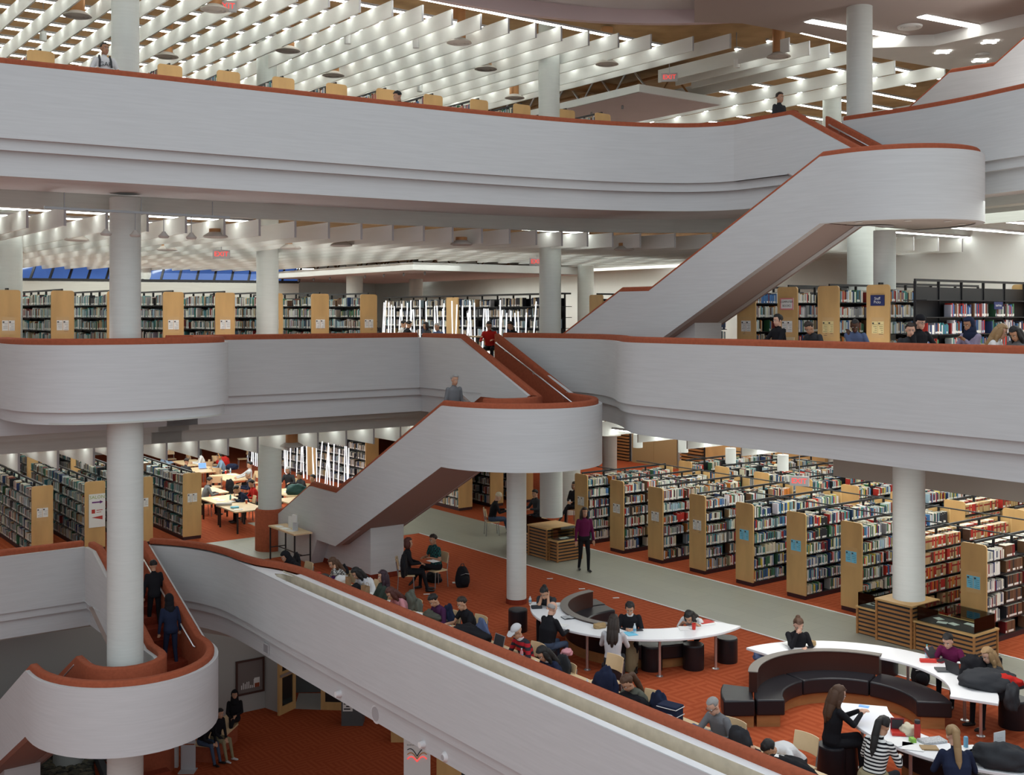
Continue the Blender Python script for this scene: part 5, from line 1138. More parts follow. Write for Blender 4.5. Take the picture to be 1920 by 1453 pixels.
def person(label, px, py, face, z, shirt='black', pants='black', skin='mid', hair='short', hc='dark', pose='sit', lean=18, pitch=22, yaw=0, hands=None, D=None, at=None, seat=.44, legs='chair', sleeve=1.0, shoes='shoe_black', glasses=False, extra=(), wide=1.0, group=None, hands_on='table', roll=0):
    if D is not None and at is None:
        need = EYE-(py-HY)*D/F-z; Lq = radians(lean); nq = Lq*.8+radians(pitch)*.45
        seat = need-(.10+.14*cos(Lq*.75)+.16*cos(Lq*.75)+.24*cos(Lq*1.3)+.17*cos(nq))*S; lift = seat-.44
        hands = [(h[0], h[1], h[2]+lift) for h in (hands or ((.44, .16, .79), (.44, -.16, .79)))]
    pr = []
    cap = lambda p, q, r1, r2, l: pr.append(('c', p, q, r1*S, r2*S, l))
    ell = lambda c, r, R, l: pr.append(('e', c, [x*S for x in r], R, l))
    Lr = radians(lean)
    stand = pose == 'stand'
    hip = V(0, 0, .92*S if stand else seat+.10*S)
    d1 = V(sin(Lr*.75), 0, cos(Lr*.75)); d2 = V(sin(Lr*1.3), 0, cos(Lr*1.3))
    waist = hip+d1*.14*S; chest = hip+d1*.30*S; shc = chest+d2*.17*S; neck = shc+d2*.07*S
    na = Lr*.8+radians(pitch)*.45; nd = V(sin(na), 0, cos(na)); R = Matrix.Rotation(radians(yaw), 3, 'Z') @ Matrix.Rotation(Lr*.3+radians(pitch), 3, 'Y') @ Matrix.Rotation(radians(roll), 3, 'X')
    hd = neck+nd*.17*S
    if hands is None: hands = (((.44, .16, .79), (.44, -.16, .79)) if not stand else ((.08, .27, .80), (.08, -.27, .80)))
    # torso loft
    A = lambda d: Matrix(((d.z, 0, d.x), (0, 1, 0), (-d.x, 0, d.z)))
    rings = [(hip-V(0, 0, .07*S), .15, .115, A(V(0, 0, 1))), (hip, .178, .13, A(d1)), (waist, .15*wide, .115*wide, A(d1)), (chest, .172*wide, .125*wide, A(d2)), (shc, .175, .10, A(d2)), (neck, .075, .065, A(d2))]
    # arms
    sh = []
    for s, hnd in ((1, hands[0]), (-1, hands[1])):
        sp = shc+V(0, s*.17*S, .015*S); sh.append(sp); H = V(*hnd)
        el, w = ik(sp, H, .29*S, .26*S, V(-.35 if not stand else -.5, s*.55, -.75))
        cut = max(0.02, min(1, sleeve*2)); e2 = sp.lerp(el, cut) if sleeve < .5 else el
        if sleeve < .5: cap(sp, e2, .062, .054, 'shirt'); cap(e2, el, .043, .038, 'skin'); cap(el, w, .038, .028, 'skin')
        else:
            cap(sp, el, .060, .047, 'shirt'); f = min(1, (sleeve-.5)*2); m_ = el.lerp(w, max(.05, f*.97)); cap(el, m_, .046, .036, 'shirt')
            if f < .95: cap(m_, w, .036, .027, 'skin')
        # hand: palm, four fingers, thumb
        fd = (w-el).normalized(); fd = (fd+V(.15, 0, -.25 if not stand else -.5)).normalized()
        sd = V(0, s, 0); sd = (sd-fd*sd.dot(fd)).normalized(); nn = fd.cross(sd)*s
        pc = w+fd*.045*S; cap(w, w+fd*.06*S, .026, .030, 'skin'); cap(w+fd*.05*S+sd*.018*S, w+fd*.085*S+sd*.022*S, .016, .014, 'skin'); cap(w+fd*.05*S-sd*.018*S, w+fd*.085*S-sd*.022*S, .016, .014, 'skin')
        for j, fl in enumerate((.062, .075, .082, .070)):
            o = sd*((j-1.5)*-.0205*S*-1); b0 = w+fd*.085*S+o; b1 = b0+(fd*.9+V(0, 0, -.1)).normalized()*fl*.55*S; b2 = b1+(fd*.7+V(0, 0, -.55)).normalized()*fl*.5*S
            cap(b0, b1, .0105, .0095, 'skin'); cap(b1, b2, .0095, .008, 'skin')
        t0 = w+fd*.03*S-sd*.022*S; t1 = t0+(fd*.6-sd*.7).normalized()*.04*S; cap(t0, t1, .014, .0115, 'skin'); cap(t1, t1+(fd*.95-sd*.2).normalized()*.032*S, .0115, .009, 'skin')
    # legs
    for s in (1, -1):
        h0 = hip+V(0, s*.09*S, -.03*S)
        if stand:
            st = .12 if legs == 'walk' else .02
            k = h0+V(.04*S+s*st*.5, s*.005, -.42*S); f = V(s*st*1.2-.02, s*.09, .08*S)
        elif legs == 'cross' and s == 1:
            k = h0+V(.40*S, -.14, .10); f = k+V(.20*S, -.13, -.34*S)
        else:
            k = h0+V(.42*S, s*.03, .0); f = V(k.x+(.02 if legs != 'back' else -.25), k.y, .08*S)
            if legs == 'bench': f = V(k.x+.12, k.y, .08*S)
        cap(h0, k, .082, .058, 'pants'); cap(k, f, .056, .040, 'pants')
        fd = V(1, s*.12, 0).normalized() if not (legs == 'cross' and s == 1 and not stand) else V(.8, -.1, -.6)
        a = f+V(0, 0, -.035*S); cap(a-fd*.03*S, a+fd*.11*S, .036, .036, 'shoe'); cap(a+fd*.11*S, a+fd*.17*S, .036, .028, 'shoe')
    # head
    hp = lambda x, y, z_: hd+R @ (V(x, y, z_)*HS)
    ell = lambda c, r, R, l: pr.append(('e', c, [x*HS for x in r], R, l))
    cap(neck-nd*.06*S, hp(-.015, 0, -.07), .058, .052, 'skin')
    ell(hp(-.012, 0, .03), (.095, .077, .092), R, 'skin'); ell(hp(.028, 0, -.045), (.062, .060, .068), R, 'skin'); ell(hp(.052, 0, -.092), (.032, .032, .022), R, 'skin')
    cap(hp(.078, 0, .012), hp(.097, 0, -.022), .010, .015, 'skin'); ell(hp(.07, 0, -.058), (.024, .03, .02), R, 'skin')
    for s in (1, -1): ell(hp(-.005, s*.077, -.008), (.022, .011, .032), R, 'skin')
    # placement
    fr = radians(face); Rz = Matrix.Rotation(fr, 3, 'Z'); hl = Rz @ hd
    if at is not None: base = V(at[0], at[1], z)
    else:
        hz = z+hd.z
        Dh = D or (EYE-hz)*F/(py-HY)
        base = V((px-CX)/F*Dh-hl.x, Dh-hl.y, z)
    PEOPLE.append(dict(label=label, pr=pr, rings=rings, base=base, fr=fr, shirt=shirt, pants=pants, skin=skin, shoes=shoes, hair=hair, hc=hc, hp=hp, R=R, hd=hd, neck=neck, shc=shc, hip=hip, d2=d2, glasses=glasses, extra=extra, group=group, hands=hands, stand=stand))
    PEOPLE[-1]['seat'] = seat
    return base, fr
def body_mesh(P_):
    mb = MB()
    n = 16; vs = []; fs = []
    for c, wy, wx, A in P_['rings']:
        for k in range(n):
            a = 2*pi*k/n; ca, sa = cos(a), sin(a)
            q = A @ V(wx*S*(abs(ca)**.8)*(1 if ca > 0 else -1), wy*S*(abs(sa)**.8)*(1 if sa > 0 else -1), 0); vs.append(c+q)
    m = len(P_['rings'])
    for i in range(m-1):
        for k in range(n): x = i*n+k; y = i*n+(k+1) % n; fs.append((x, y, y+n, x+n))
    fs += [tuple(range(n-1, -1, -1)), tuple(range((m-1)*n, m*n))]
    mb.add(vs, fs)
    for p in P_['pr']:
        if p[0] == 'c': capmesh(mb, p[1], p[2], p[3], p[4])
        else: mb.ell(p[1], p[2], 12, 8, 0, p[3])
    return mb
def hair_mesh(P_):
    st = P_['hair']; mb = MB(); hp, R, S_ = P_['hp'], P_['R'], HS
    def shell(c, r, face=.28, low=-.35, n=20, m=14, nz=.006, top=None, mi=0):
        vs = []; fs = []
        for j in range(m+1):
            ph = -pi/2+pi*j/m
            for k in range(n):
                a = 2*pi*k/n; d = V(cos(ph)*cos(a), cos(ph)*sin(a), sin(ph)); f = 1.0
                if d.x > face and d.z < .56: f = .70
                if d.z < low: f = min(f, .70)
                if top is not None and d.z < top: f = .72
                q = V(d.x*r[0]*f, d.y*r[1]*f, d.z*r[2]*f)+V(*c); q += d*mnoise.noise(q*28+V(len(PEOPLE), 0, 0))*nz*2; vs.append(hp(*q))
        for j in range(m):
            for k in range(n): a = j*n+k; b = j*n+(k+1) % n; fs.append((a, b, b+n, a+n))
        mb.add(vs, fs, mi)
    def blob(c, r, mi=0): mb.ell(hp(*c), [x*S_ for x in r], 12, 8, mi, R)
    def hang(pts, rs):
        for i in range(len(pts)-1): capmesh(mb, pts[i], pts[i+1], rs[i]*S_, rs[i+1]*S_)
    N = P_['neck']; d2 = P_['d2']; back = V(-d2.z, 0, d2.x)
    if st in ('short', 'long', 'bob', 'bun', 'pony', 'fringe', 'thin'):
        shell((-.014, 0, .036), (.108, .089, .103), .30 if st != 'fringe' else .45, -.30 if st in ('short', 'thin') else -.55)
    if st == 'crop': shell((-.014, 0, .034), (.100, .081, .097), .34, -.2, nz=.002)
    if st == 'ring': shell((-.022, 0, .012), (.096, .084, .085), .2, -.35, nz=.002)
    if st == 'bob':
        for s in (1, -1): blob((-.01, s*.07, -.03), (.065, .026, .10))
        blob((-.06, 0, -.02), (.05, .08, .11))
    if st == 'long':
        for s in (1, -1): blob((-.005, s*.072, -.05), (.058, .026, .13))
        for s in (.045, 0, -.045):
            y = V(0, s*S, 0); hang([hp(-.07, s*.8, .0), N+back*.09*S+d2*.02+y, N+back*(.125-abs(s)*.4)*S-d2*.16*S+y*1.3, N+back*(.12-abs(s)*.3)*S-d2*(.27-abs(s))*S+y*1.3], [.062, .062, .05, .022])
        for s in (1, -1): hang([hp(.0, s*.075, -.08), N+V(0, s*.085*S, 0)+d2*.01, N+V(.05*S, s*.10*S, 0)-d2*.14*S], [.034, .032, .016])
    if st == 'bun': blob((-.10, 0, .085), (.042, .045, .042))
    if st == 'pony':
        hang([hp(-.10, 0, .05), hp(-.15, 0, .0), N+back*.15*S+d2*.0, N+back*.13*S-d2*.18*S, N+back*.12*S-d2*.27*S], [.035, .045, .05, .04, .012])
    if st == 'cap':
        shell((-.012, 0, .036), (.112, .093, .106), 2, -2, top=.12, nz=0); pts = [(.07, -.07), (.10, -.085), (.17, -.06), (.19, 0), (.17, .06), (.10, .085), (.07, .07)]
        vs = [hp(-x+0, y, .055) if 'back' in P_['extra'] else hp(x, y, .055-(.02 if x > .15 else 0)) for x, y in pts]; vs2 = [v+(R @ V(0, 0, .008)) for v in vs]; k = len(pts); mb.add(vs+vs2, [tuple(range(k-1, -1, -1)), tuple(range(k, 2*k))]+[(i, (i+1) % k, k+(i+1) % k, k+i) for i in range(k)])
    if st == 'beanie': shell((-.016, 0, .042), (.112, .095, .115), 2, -2, top=.08, nz=.002); shell((-.014, 0, .03), (.104, .086, .098), .3, -.3)
    if st in ('hijab', 'hood'):
        shell((-.018, 0, .02), (.116, .098, .125), .42, -2, nz=.003); hang([hp(-.03, 0, -.06), N+d2*.03, N-d2*.05*S], [.10, .105, .13])
        blob((.035, 0, -.115), (.06, .07, .035))
    return mb
def finish_people():
    tmp = []
    for i, P_ in enumerate(PEOPLE):
        me = body_mesh(P_).mesh('body', []); o = bpy.data.objects.new('tmp', me); COL.objects.link(o)
        vx = .0125 if P_['base'].y < 27 else .018
        r = o.modifiers.new('r', 'REMESH'); r.mode = 'VOXEL'; r.voxel_size = vx; r.use_smooth_shade = True
        sm = o.modifiers.new('s', 'SMOOTH'); sm.factor = .5; sm.iterations = 2; tmp.append(o)
    dg = bpy.context.evaluated_depsgraph_get(); dg.update()
    for o, P_ in zip(tmp, PEOPLE):
        me = bpy.data.meshes.new_from_object(o.evaluated_get(dg)); bpy.data.objects.remove(o); me.name = 'body'
        mats = ['cloth_'+P_['shirt'], 'cloth_'+P_['pants'], 'skin_'+P_['skin'], P_['shoes']]; me.materials.clear()
        for k in mats: me.materials.append(M[k])
        n = len(me.polygons); c = np.empty(n*3); me.polygons.foreach_get('center', c); c = c.reshape(-1, 3)
        best = np.full(n, 1e9); mi = np.zeros(n, int); li = {'shirt': 0, 'pants': 1, 'skin': 2, 'shoe': 3}
        tr = [(P_['hip']+V(0, 0, .06), P_['shc'], .155*S, .13*S, 'shirt'), (P_['hip']-V(0, 0, .07*S), P_['hip']+V(0, 0, .0), .16*S, .17*S, 'pants')]
        for p in [('c',)+t for t in tr]+P_['pr']:
            if p[0] == 'c':
                a = np.array(p[1]); b = np.array(p[2]); ab = b-a; L = max(ab.dot(ab), 1e-9); t = np.clip(((c-a) @ ab)/L, 0, 1); d = np.linalg.norm(c-a-t[:, None]*ab, axis=1)-(p[3]+(p[4]-p[3])*t); l = p[5]
            else: d = np.linalg.norm(c-np.array(p[1]), axis=1)-sum(p[2])/3; l = p[4]
            k = d < best; best[k] = d[k]; mi[k] = li[l]
        me.polygons.foreach_set('material_index', mi); me.polygons.foreach_set('use_smooth', [True]*n)
        root = bpy.data.objects.new('person', me); COL.objects.link(root); root.location = P_['base']; root.rotation_euler = (0, 0, P_['fr']); tag(root, P_['label'], 'person', P_['group'])
        if P_['hair'] not in ('bald',):
            hm = {'cap': 'cloth_pale', 'beanie': 'cloth_black', 'hijab': 'cloth_navy', 'hood': 'cloth_black'}.get(P_['hair'], 'hair_'+P_['hc'])
            if P_['hc'] == 'cream' : hm = 'cloth_cream'
            hair_mesh(P_).obj({'cap': 'cap', 'beanie': 'beanie', 'hijab': 'headscarf', 'hood': 'hood'}.get(P_['hair'], 'hair'), hm, root, 70)
        hp, R = P_['hp'], P_['R']; mb = MB(); sk = P_['skin']
        for s in (1, -1):
            mb.ell(hp(.074, s*.031, .012), [.010*S, .014*S, .008*HS], 8, 6, 0, R); mb.ell(hp(.081, s*.030, .012), [.005*S, .006*S, .006*HS], 8, 6, 1, R)
            mb.bar(hp(.082, s*.014, .032), hp(.074, s*.047, .030), .010*S, .006*S, 1)
        mb.ell(hp(.086, 0, -.058), [.008*S, .022*S, .008*HS], 8, 6, 2, R)
        mb.obj('face_features', ['eye_white', 'hair_dark' if P_['hc'] != 'grey' else 'hair_grey', 'lip'], root, 60)
        if P_['glasses']:
            mb = MB()
            for s in (1, -1):
                mb.tube([hp(.094, s*.032+.022*cos(a), .008+.018*sin(a)) for a in [2*pi*k/12 for k in range(13)]], .003*S, 5); mb.bar(hp(.094, s*.054, .014), hp(.0, s*.08, .014), .004, .004)
            mb.bar(hp(.096, -.012, .01), hp(.096, .012, .01), .004, .004); mb.obj('glasses', 'ink', root)
        for x in P_['extra']:
            if callable(x): x(root, P_)
        P_['obj'] = root
def collar(m):
    def f(root, P_):
        mb = MB(); c = P_['neck']; mb.lathe([(.062*S, -.02), (.070*S, .03), (.064*S, .035)], 16, c); mb.obj('collar', m, root, 40)
    return f
def headphones(m):
    def f(root, P_):
        mb = MB(); hp = P_['hp']; mb.tube([hp(-.01, .098*cos(a), .02+.115*sin(a)) for a in [pi*k/10 for k in range(11)]], .012*S, 6)
        for s in (1, -1): mb.ell(hp(-.01, s*.095, .0), [.035*S, .02*S, .04*HS], 10, 7)
        mb.obj('headphones', m, root, 50)
    return f
def lettering(s, size, m):
    def f(root, P_):
        v, fa = text_mesh(s, size); c = P_['shc']-P_['d2']*.10*S; mb = MB()
        pts = []
        for p in v: y = -p.x*-1; ca = min(1, abs(p.x)/(.2*S)); pts.append((c.x+.132*S*sqrt(max(0, 1-ca*ca*.8))+.004, p.x, c.z+p.y))
        mb.add(pts, fa); mb.obj('lettering', m, root)
    return f
def straps(m):
    def f(root, P_):
        for s in (1, -1):
            c = P_['shc']; mb = MB(); mb.tube([c+V(-.10*S, s*.10*S, .0), c+V(0, s*.105*S, .095*S), c+V(.115*S, s*.11*S, -.02), c+V(.14*S, s*.12*S, -.16*S)], .022, 6); mb.obj('backpack_strap', m, root, 60)
    return f
def jacket(m):     # jacket tied round the hips
    def f(root, P_):
        mb = MB(); c = P_['hip']; mb.lathe([(.20*S, -.13), (.225*S, -.05), (.215*S, .05), (.19*S, .09)], 20, c); mb.v = [(x+mnoise.noise(V(x*14, y*14, z*14))*.02, y+mnoise.noise(V(y*14, z*14, x*14+5))*.02, z) for x, y, z in mb.v]; mb.obj('tied_jacket', m, root, 60)
    return f
FC = 216.6    # facing the planter rail
A_ = radians
CH = []
def seated(label, px, py, face, z=L2, chairl=None, **k):
    b, fr = person(label, px, py, face, z, **k)
    if chairl: chair(V(b.x, b.y, z), fr, chairl, hs=round(PEOPLE[-1]['seat']+.02, 2))
    return b
tb = ((.42, .14, .80), (.42, -.16, .80))
lowhead = dict(lean=42, pitch=30)
seated('person in a black hood bent over the far end of the study counter', 535, 1044, FC, shirt='black', hair='hood', skin='mid', lean=36, pitch=24, chairl='chair under the hooded reader at the far end of the counter')
seated('person with brown hair in checked blouse, hand raised to the cheek', 624, 1056, FC, shirt='check', hair='long', hc='brown', lean=26, pitch=26, hands=((.34, .12, 1.12), (.45, -.2, .80)), sleeve=.8, chairl='chair under the reader in the checked blouse')
seated('person with long black hair and pale grey hoodie at the counter', 668, 1075, FC, shirt='pale', hair='long', hc='black', lean=30, pitch=34, chairl='chair under the reader in the pale hoodie')
seated('person with dark plum hair leaning back in a dark green top', 717, 1081, 200, shirt='green', hair='long', hc='plum', lean=-4, pitch=14, hands=((.32, .05, .80), (.32, -.05, .80)), chairl='chair under the reader in the dark green top')
seated('person with auburn hair and pink top bent over papers at the counter', 733, 1113, FC, shirt='pink', hair='long', hc='auburn', lean=36, pitch=32, chairl='chair under the reader in the pink top')
seated('person with short black hair in purple top writing at the counter', 813, 1126, FC, shirt='purple', hair='short', hc='black', lean=22, pitch=38, chairl='chair under the reader in the purple top')
seated('person in black tee shirt reaching across the counter', 866, 1132, FC, shirt='black', hair='short', hc='dark', lean=20, pitch=20, sleeve=.25, hands=((.5, .16, .80), (.52, -.16, .80)), chairl='chair under the reader in the black tee')
seated('person in grey cap and red striped jumper using a laptop', 969, 1184, FC, shirt='redstripe', hair='cap', lean=22, pitch=24, extra=(collar('cloth_white'),), glasses=True, chairl='chair under the reader in the grey cap')
seated('person with long dark hair and navy blazer writing in yellow notes', 1018, 1226, FC, shirt='navy', hair='long', hc='black', lean=28, pitch=34, extra=(collar('cloth_white'),), chairl='chair under the reader in the navy blazer')
seated('person with tied brown hair and grey green cardigan reading at the counter', 1176, 1281, FC, shirt='olive', hair='pony', hc='brown', lean=30, pitch=36, hands=((.36, .12, .80), (.62, -.2, .80)), chairl='chair under the reader in the grey green cardigan')
seated('person with cropped grey hair and grey shirt reading a newspaper', 1337, 1324, FC, shirt='grey', hair='crop', hc='grey', lean=20, pitch=30, skin='fair', glasses=True, hands=((.38, .16, .80), (.60, -.12, .80)), chairl='chair under the grey-shirted newspaper reader', wide=1.1)
seated('person in white tee shirt asleep with head on the counter', 1442, 1404, FC, shirt='white', hair='short', hc='black', lean=62, pitch=38, sleeve=.28, hands=((.62, .26, .80), (.66, -.24, .80)), chairl='maple chair behind the sleeping reader in white', pants='charcoal')
# two people talking
tv = ((.34, .1, .72), (.36, -.1, .74))
seated('person with dark curly hair in black clothes facing the man with papers', 766, 1018, 5, shirt='black', hair='bob', hc='auburn', lean=4, pitch=8, hands=tv, chairl='chair hung with a dark lace wrap on the open carpet', legs='bench')
seated('person in green plaid shirt holding white papers with legs crossed', 812, 1012, 222, shirt='plaid', hair='short', hc='dark', skin='tan', lean=8, pitch=14, sleeve=.3, hands=((.30, .12, .82), (.32, -.14, .80)), legs='cross', chairl='chair under the man in green plaid')
# table one
seated('person with dark hair holding the head in both hands at the middle white table', 1020, 1112, 248, shirt='charcoal', hair='bun', hc='black', lean=34, pitch=30, sleeve=.25, hands=((.36, .08, 1.02), (.36, -.07, 1.02)))
b = seated('old person with bald crown and dark coat seen from behind', 1036, 1141, 42, shirt='black', hair='ring', hc='grey', skin='fair', lean=12, pitch=22, wide=1.18, pants='jeans', seat=.46); pouf(0, 0, 'black round stool under the old man in the dark coat', world=V(b.x, b.y, L2))
b = seated('person with brown hair and pale jumper seen from behind on a stool', 1151, 1166, 75, shirt='pale', hair='long', hc='dark', lean=8, pitch=22, pants='charcoal', seat=.46); pouf(0, 0, 'black round stool under the woman in the pale jumper', world=V(b.x, b.y, L2))
b = seated('person in black jumper with white collar reading a phone', 1181, 1141, 262, shirt='black', hair='fringe', hc='black', lean=20, pitch=30, extra=(collar('cloth_white'),), hands=((.34, .07, .82), (.34, -.07, .82)), seat=.46)
b = seated('person with black hair and pale top writing behind the red mug', 1292, 1157, 245, shirt='white', hair='long', hc='black', lean=50, pitch=34, sleeve=.3, seat=.44, hands=((.5, .18, .82), (.52, -.16, .82)))
# table two
seated('person in black top with hair in a bun and glasses behind the dark bench', 1497, 1172, 268, shirt='black', hair='bun', hc='brown', skin='fair', lean=14, pitch=32, glasses=True, hands=((.32, .12, .84), (.30, -.05, 1.10)), seat=.46)
seated('person in wine red cardigan with short dark hair at the right white table', 1777, 1202, 228, shirt='wine', hair='short', hc='black', skin='fair', lean=26, pitch=24, seat=.46)
seated('person with long blond hair and grey cardigan behind the coats', 1852, 1229, 200, shirt='charcoal', hair='long', hc='blond', skin='fair', lean=16, pitch=24, seat=.46)
# table three
b = seated('person with long brown hair in black coat looking at a phone', 1573, 1302, 8, shirt='black', hair='long', hc='brown', skin='fair', lean=8, pitch=22, legs='cross', hands=((.46, .03, .98), (.46, -.05, .96)), seat=.46); pouf(0, 0, 'black round stool under the woman with the phone', world=V(b.x, b.y, L2))
b = seated('person in black and white striped top with dark ponytail writing', 1656, 1362, 42, shirt='bw', hair='pony', hc='black', lean=20, pitch=30, extra=(jacket('cloth_khaki'),), pants='charcoal', seat=.46); pouf(0, 0, 'black round stool under the striped writer', world=V(b.x, b.y, L2), r=.24)
b = seated('person with blond ponytail and navy jumper seen from behind', 1787, 1380, 84, shirt='navy', hair='pony', hc='blond', skin='fair', lean=20, pitch=30, wide=1.12, seat=.46)
# walkway
seated('person in cream knit hat and black jacket sitting by the landing column', 934, 932, 10, shirt='black', hair='beanie', hc='cream', skin='fair', lean=14, pitch=30, pants='jeans', chairl='grey chair under the reader in the cream hat', legs='bench')
seated('person in black quilted jacket with paper beside the first walkway stack', 1077, 911, 235, shirt='black', hair='bob', hc='dark', skin='tan', lean=4, pitch=12, hands=((.32, .08, .74), (.32, -.08, .74)), legs='cross', chairl='chair under the reader in the quilted jacket')
seated('person in dark clothes half hidden behind the landing column', 1003, 926, 215, shirt='charcoal', hair='short', hc='black', lean=10, pitch=14, chairl='chair behind the landing column')
person('person in dark red top and tall boots walking on the tiled path', 1096, 961, 285, L2, shirt='wine', pants='black', hair='long', hc='dark', pose='stand', lean=4, pitch=5, legs='walk')
# back reading tables, left
bk = [('person with grey hair and blue shirt at the farthest reading table', 312, 848, 25, 'sky', 'crop', 'grey', {}), ('person in white hooded top at the farthest reading table', 373, 848, 200, 'white', 'bob', 'black', {}),
      ('person in dark jumper with back turned at the blue-screened laptop', 350, 866, 70, 'charcoal', 'short', 'dark', {}), ('person in grey jumper with orange headphones', 411, 857, 205, 'sky', 'short', 'black', dict(extra=(headphones('orange_ink'),), skin='tan')),
      ('person in pale shirt leaning back before the glowing tubes', 468, 872, 200, 'pale', 'short', 'black', dict(lean=-6)), ('person with white hair and navy jacket at the back tables', 465, 891, 195, 'navy', 'crop', 'grey', {}),
      ('person in grey jumper seen from behind near the stack end', 393, 902, 30, 'grey', 'short', 'dark', {}), ('person in red jumper beside the terracotta column', 471, 907, 210, 'red', 'short', 'black', {}),
      ('person in navy jumper bent over the table with the green bottle', 444, 918, 205, 'navy', 'short', 'black', dict(lean=30, pitch=36)), ('person with grey curly hair and dark top right of the pale column', 540, 882, 260, 'charcoal', 'bob', 'grey', {}),
      ('person in dark shirt between two readers right of the pale column', 561, 892, 225, 'charcoal', 'short', 'dark', dict(skin='tan')), ('person in black jacket with teal shirt near the stair parapet', 586, 897, 212, 'black', 'short', 'black', dict(pitch=6))]
for l, x, y, f, sh_, h_, c_, kw in bk:
    seated(l, x, y, f, shirt=sh_, hair=h_, hc=c_, chairl='chair under the '+l.split('person ')[1], **{**dict(lean=14, pitch=18), **kw})
# third level, by the tubes and through the stair mouth
for l, x, y, e, f, sh_, h_, c_ in [('person with dark hair at the left end of the tube tables', 703, 606, -37.0, 250, 'black', 'short', 'black'), ('person in white shirt beside a dark laptop before the tubes', 757, 608, -35.6, 10, 'white', 'short', 'black'), ('person in black jacket facing the stair mouth before the tubes', 767, 609, -34.6, 30, 'black', 'short', 'black'),
                                 ('person with dark hair resting the head before the tubes', 798, 611, -33.6, 215, 'charcoal', 'bob', 'black'), ('person with cropped hair in blue before the tubes', 819, 613, -33.0, 230, 'blue', 'crop', 'grey'), ('person in red jacket and glasses at the table beyond the stair mouth', 917, 611, -28.6, 262, 'red', 'short', 'black'), ('person with black hair in dark jacket right of the one in red', 957, 611, -28.6, 215, 'black', 'short', 'black')]:
    v = une(x, e); seated(l, x, y, f, z=L3, D=G(e, v).y, shirt=sh_, hair=h_, hc=c_, glasses='glasses' in l, lean=14, pitch=18, chairl='chair under the '+l.split('person ')[1])
# third level right, behind the rail
r3 = [('person in black zip top with black hair at the right third level rail', 1458, 601, 205, dict(shirt='black', hair='fringe', hc='black', skin='fair', lean=4, pitch=10)), ('person in grey jumper bending low at the right third level rail', 1517, 615, 215, dict(shirt='charcoal', hair='short', hc='dark', lean=26, pitch=34)),
      ('person with bald head and blue jumper resting on one hand', 1603, 611, 250, dict(shirt='blue', hair='crop', hc='black', skin='dark', lean=22, pitch=24, wide=1.2, hands=((.40, .15, .8), (.20, -.12, .98)))), ('person with dark hair hidden behind the red laptop', 1707, 619, 262, dict(shirt='charcoal', hair='short', hc='dark', skin='fair', lean=20, pitch=12)),
      ('person in black beanie and hooded top wearing glasses', 1726, 605, 290, dict(shirt='black', hair='beanie', skin='fair', lean=4, pitch=12, glasses=True)), ('person in navy headscarf and lilac shirt with chin on hand', 1816, 609, 210, dict(shirt='lilac', hair='hijab', skin='tan', lean=10, pitch=16, hands=((.24, .02, .94), (.38, -.16, .8)))),
      ('person with blond hair and pale top at the far right rail', 1878, 622, 320, dict(shirt='white', hair='long', hc='blond', skin='fair', lean=18, pitch=24)), ('person with black hair bent low at the right frame edge', 1903, 626, 215, dict(shirt='grey', hair='long', hc='black', lean=26, pitch=34))]
for k, (l, x, y, f, kw) in enumerate(r3):
    v = 19.55 if k not in (4,) else 19.75; e = unv(x, v); b = seated(l, x, y, f, z=L3, D=G(e, v).y, chairl='chair under the '+l.split('person ')[1], **kw)
# fourth level
person('person in white lettered hooded top with backpack straps at the upper rail', 196, 92, 300, L4, shirt='white', pants='jeans', skin='tan', hair='crop', hc='black', pose='stand', lean=2, pitch=4, yaw=20, hands=((.30, .22, 1.16), (.32, -.2, 1.16)), extra=(lettering('GAP', .13, 'ink'), straps('ink')))
e = -25.0; v = une(745, e); D4 = G(e, v).y
person('person with dark hair just showing over the upper rail', 745, 181, 200, L4, shirt='black', hair='short', hc='black', pose='stand', lean=8, pitch=20, D=None)
# stairs
UP = 126.6
p = G(-18.9, 22.5); person('person in dark clothes at the head of the upper stair', 0, 0, UP+180, L4, shirt='charcoal', pants='black', hair='short', hc='dark', pose='stand', lean=4, pitch=8, legs='walk', at=(p.x, p.y))
p = G(-22.9, 15.2); person('person in grey stepping onto the middle stair landing', 0, 0, UP+180, -1.62, shirt='grey', pants='charcoal', hair='short', hc='grey', pose='stand', lean=6, pitch=12, legs='walk', at=(p.x, p.y))
p = G(-28.1, 9.62); person('person in black climbing the lower stair, higher one', 0, 0, UP, L2-.88, shirt='black', pants='black', hair='short', hc='black', pose='stand', lean=8, pitch=8, legs='walk', at=(p.x, p.y))
p = G(-26.6, 9.5); person('person in navy climbing the lower stair, lower one', 0, 0, UP, L2-1.42, shirt='navy', pants='navy', hair='hood', hc='black', pose='stand', lean=10, pitch=8, legs='walk', at=(p.x, p.y))
# ground level
seated('person in black headscarf sitting against the grey ground level wall', 440, 1303, 285, z=L1, shirt='black', hair='hood', skin='mid', lean=2, pitch=6, hands=((.26, .04, .78), (.30, -.1, .7)), legs='cross', seat=.5)
seated('person in black jacket and khaki trousers on the carpeted step bench', 413, 1338, 330, z=L1, shirt='black', pants='khaki', hair='short', hc='black', lean=14, pitch=10, shoes='shoe_white', legs='bench', seat=.5, hands=((.34, .06, .62), (.34, -.08, .62)))
seated('person in jeans bent forward on the near edge of the step bench', 398, 1352, 335, z=L1, shirt='black', pants='jeans', hair='hood', hc='black', lean=30, pitch=20, legs='bench', seat=.5, hands=((.44, .06, .62), (.44, -.08, .62)))
finish_people()
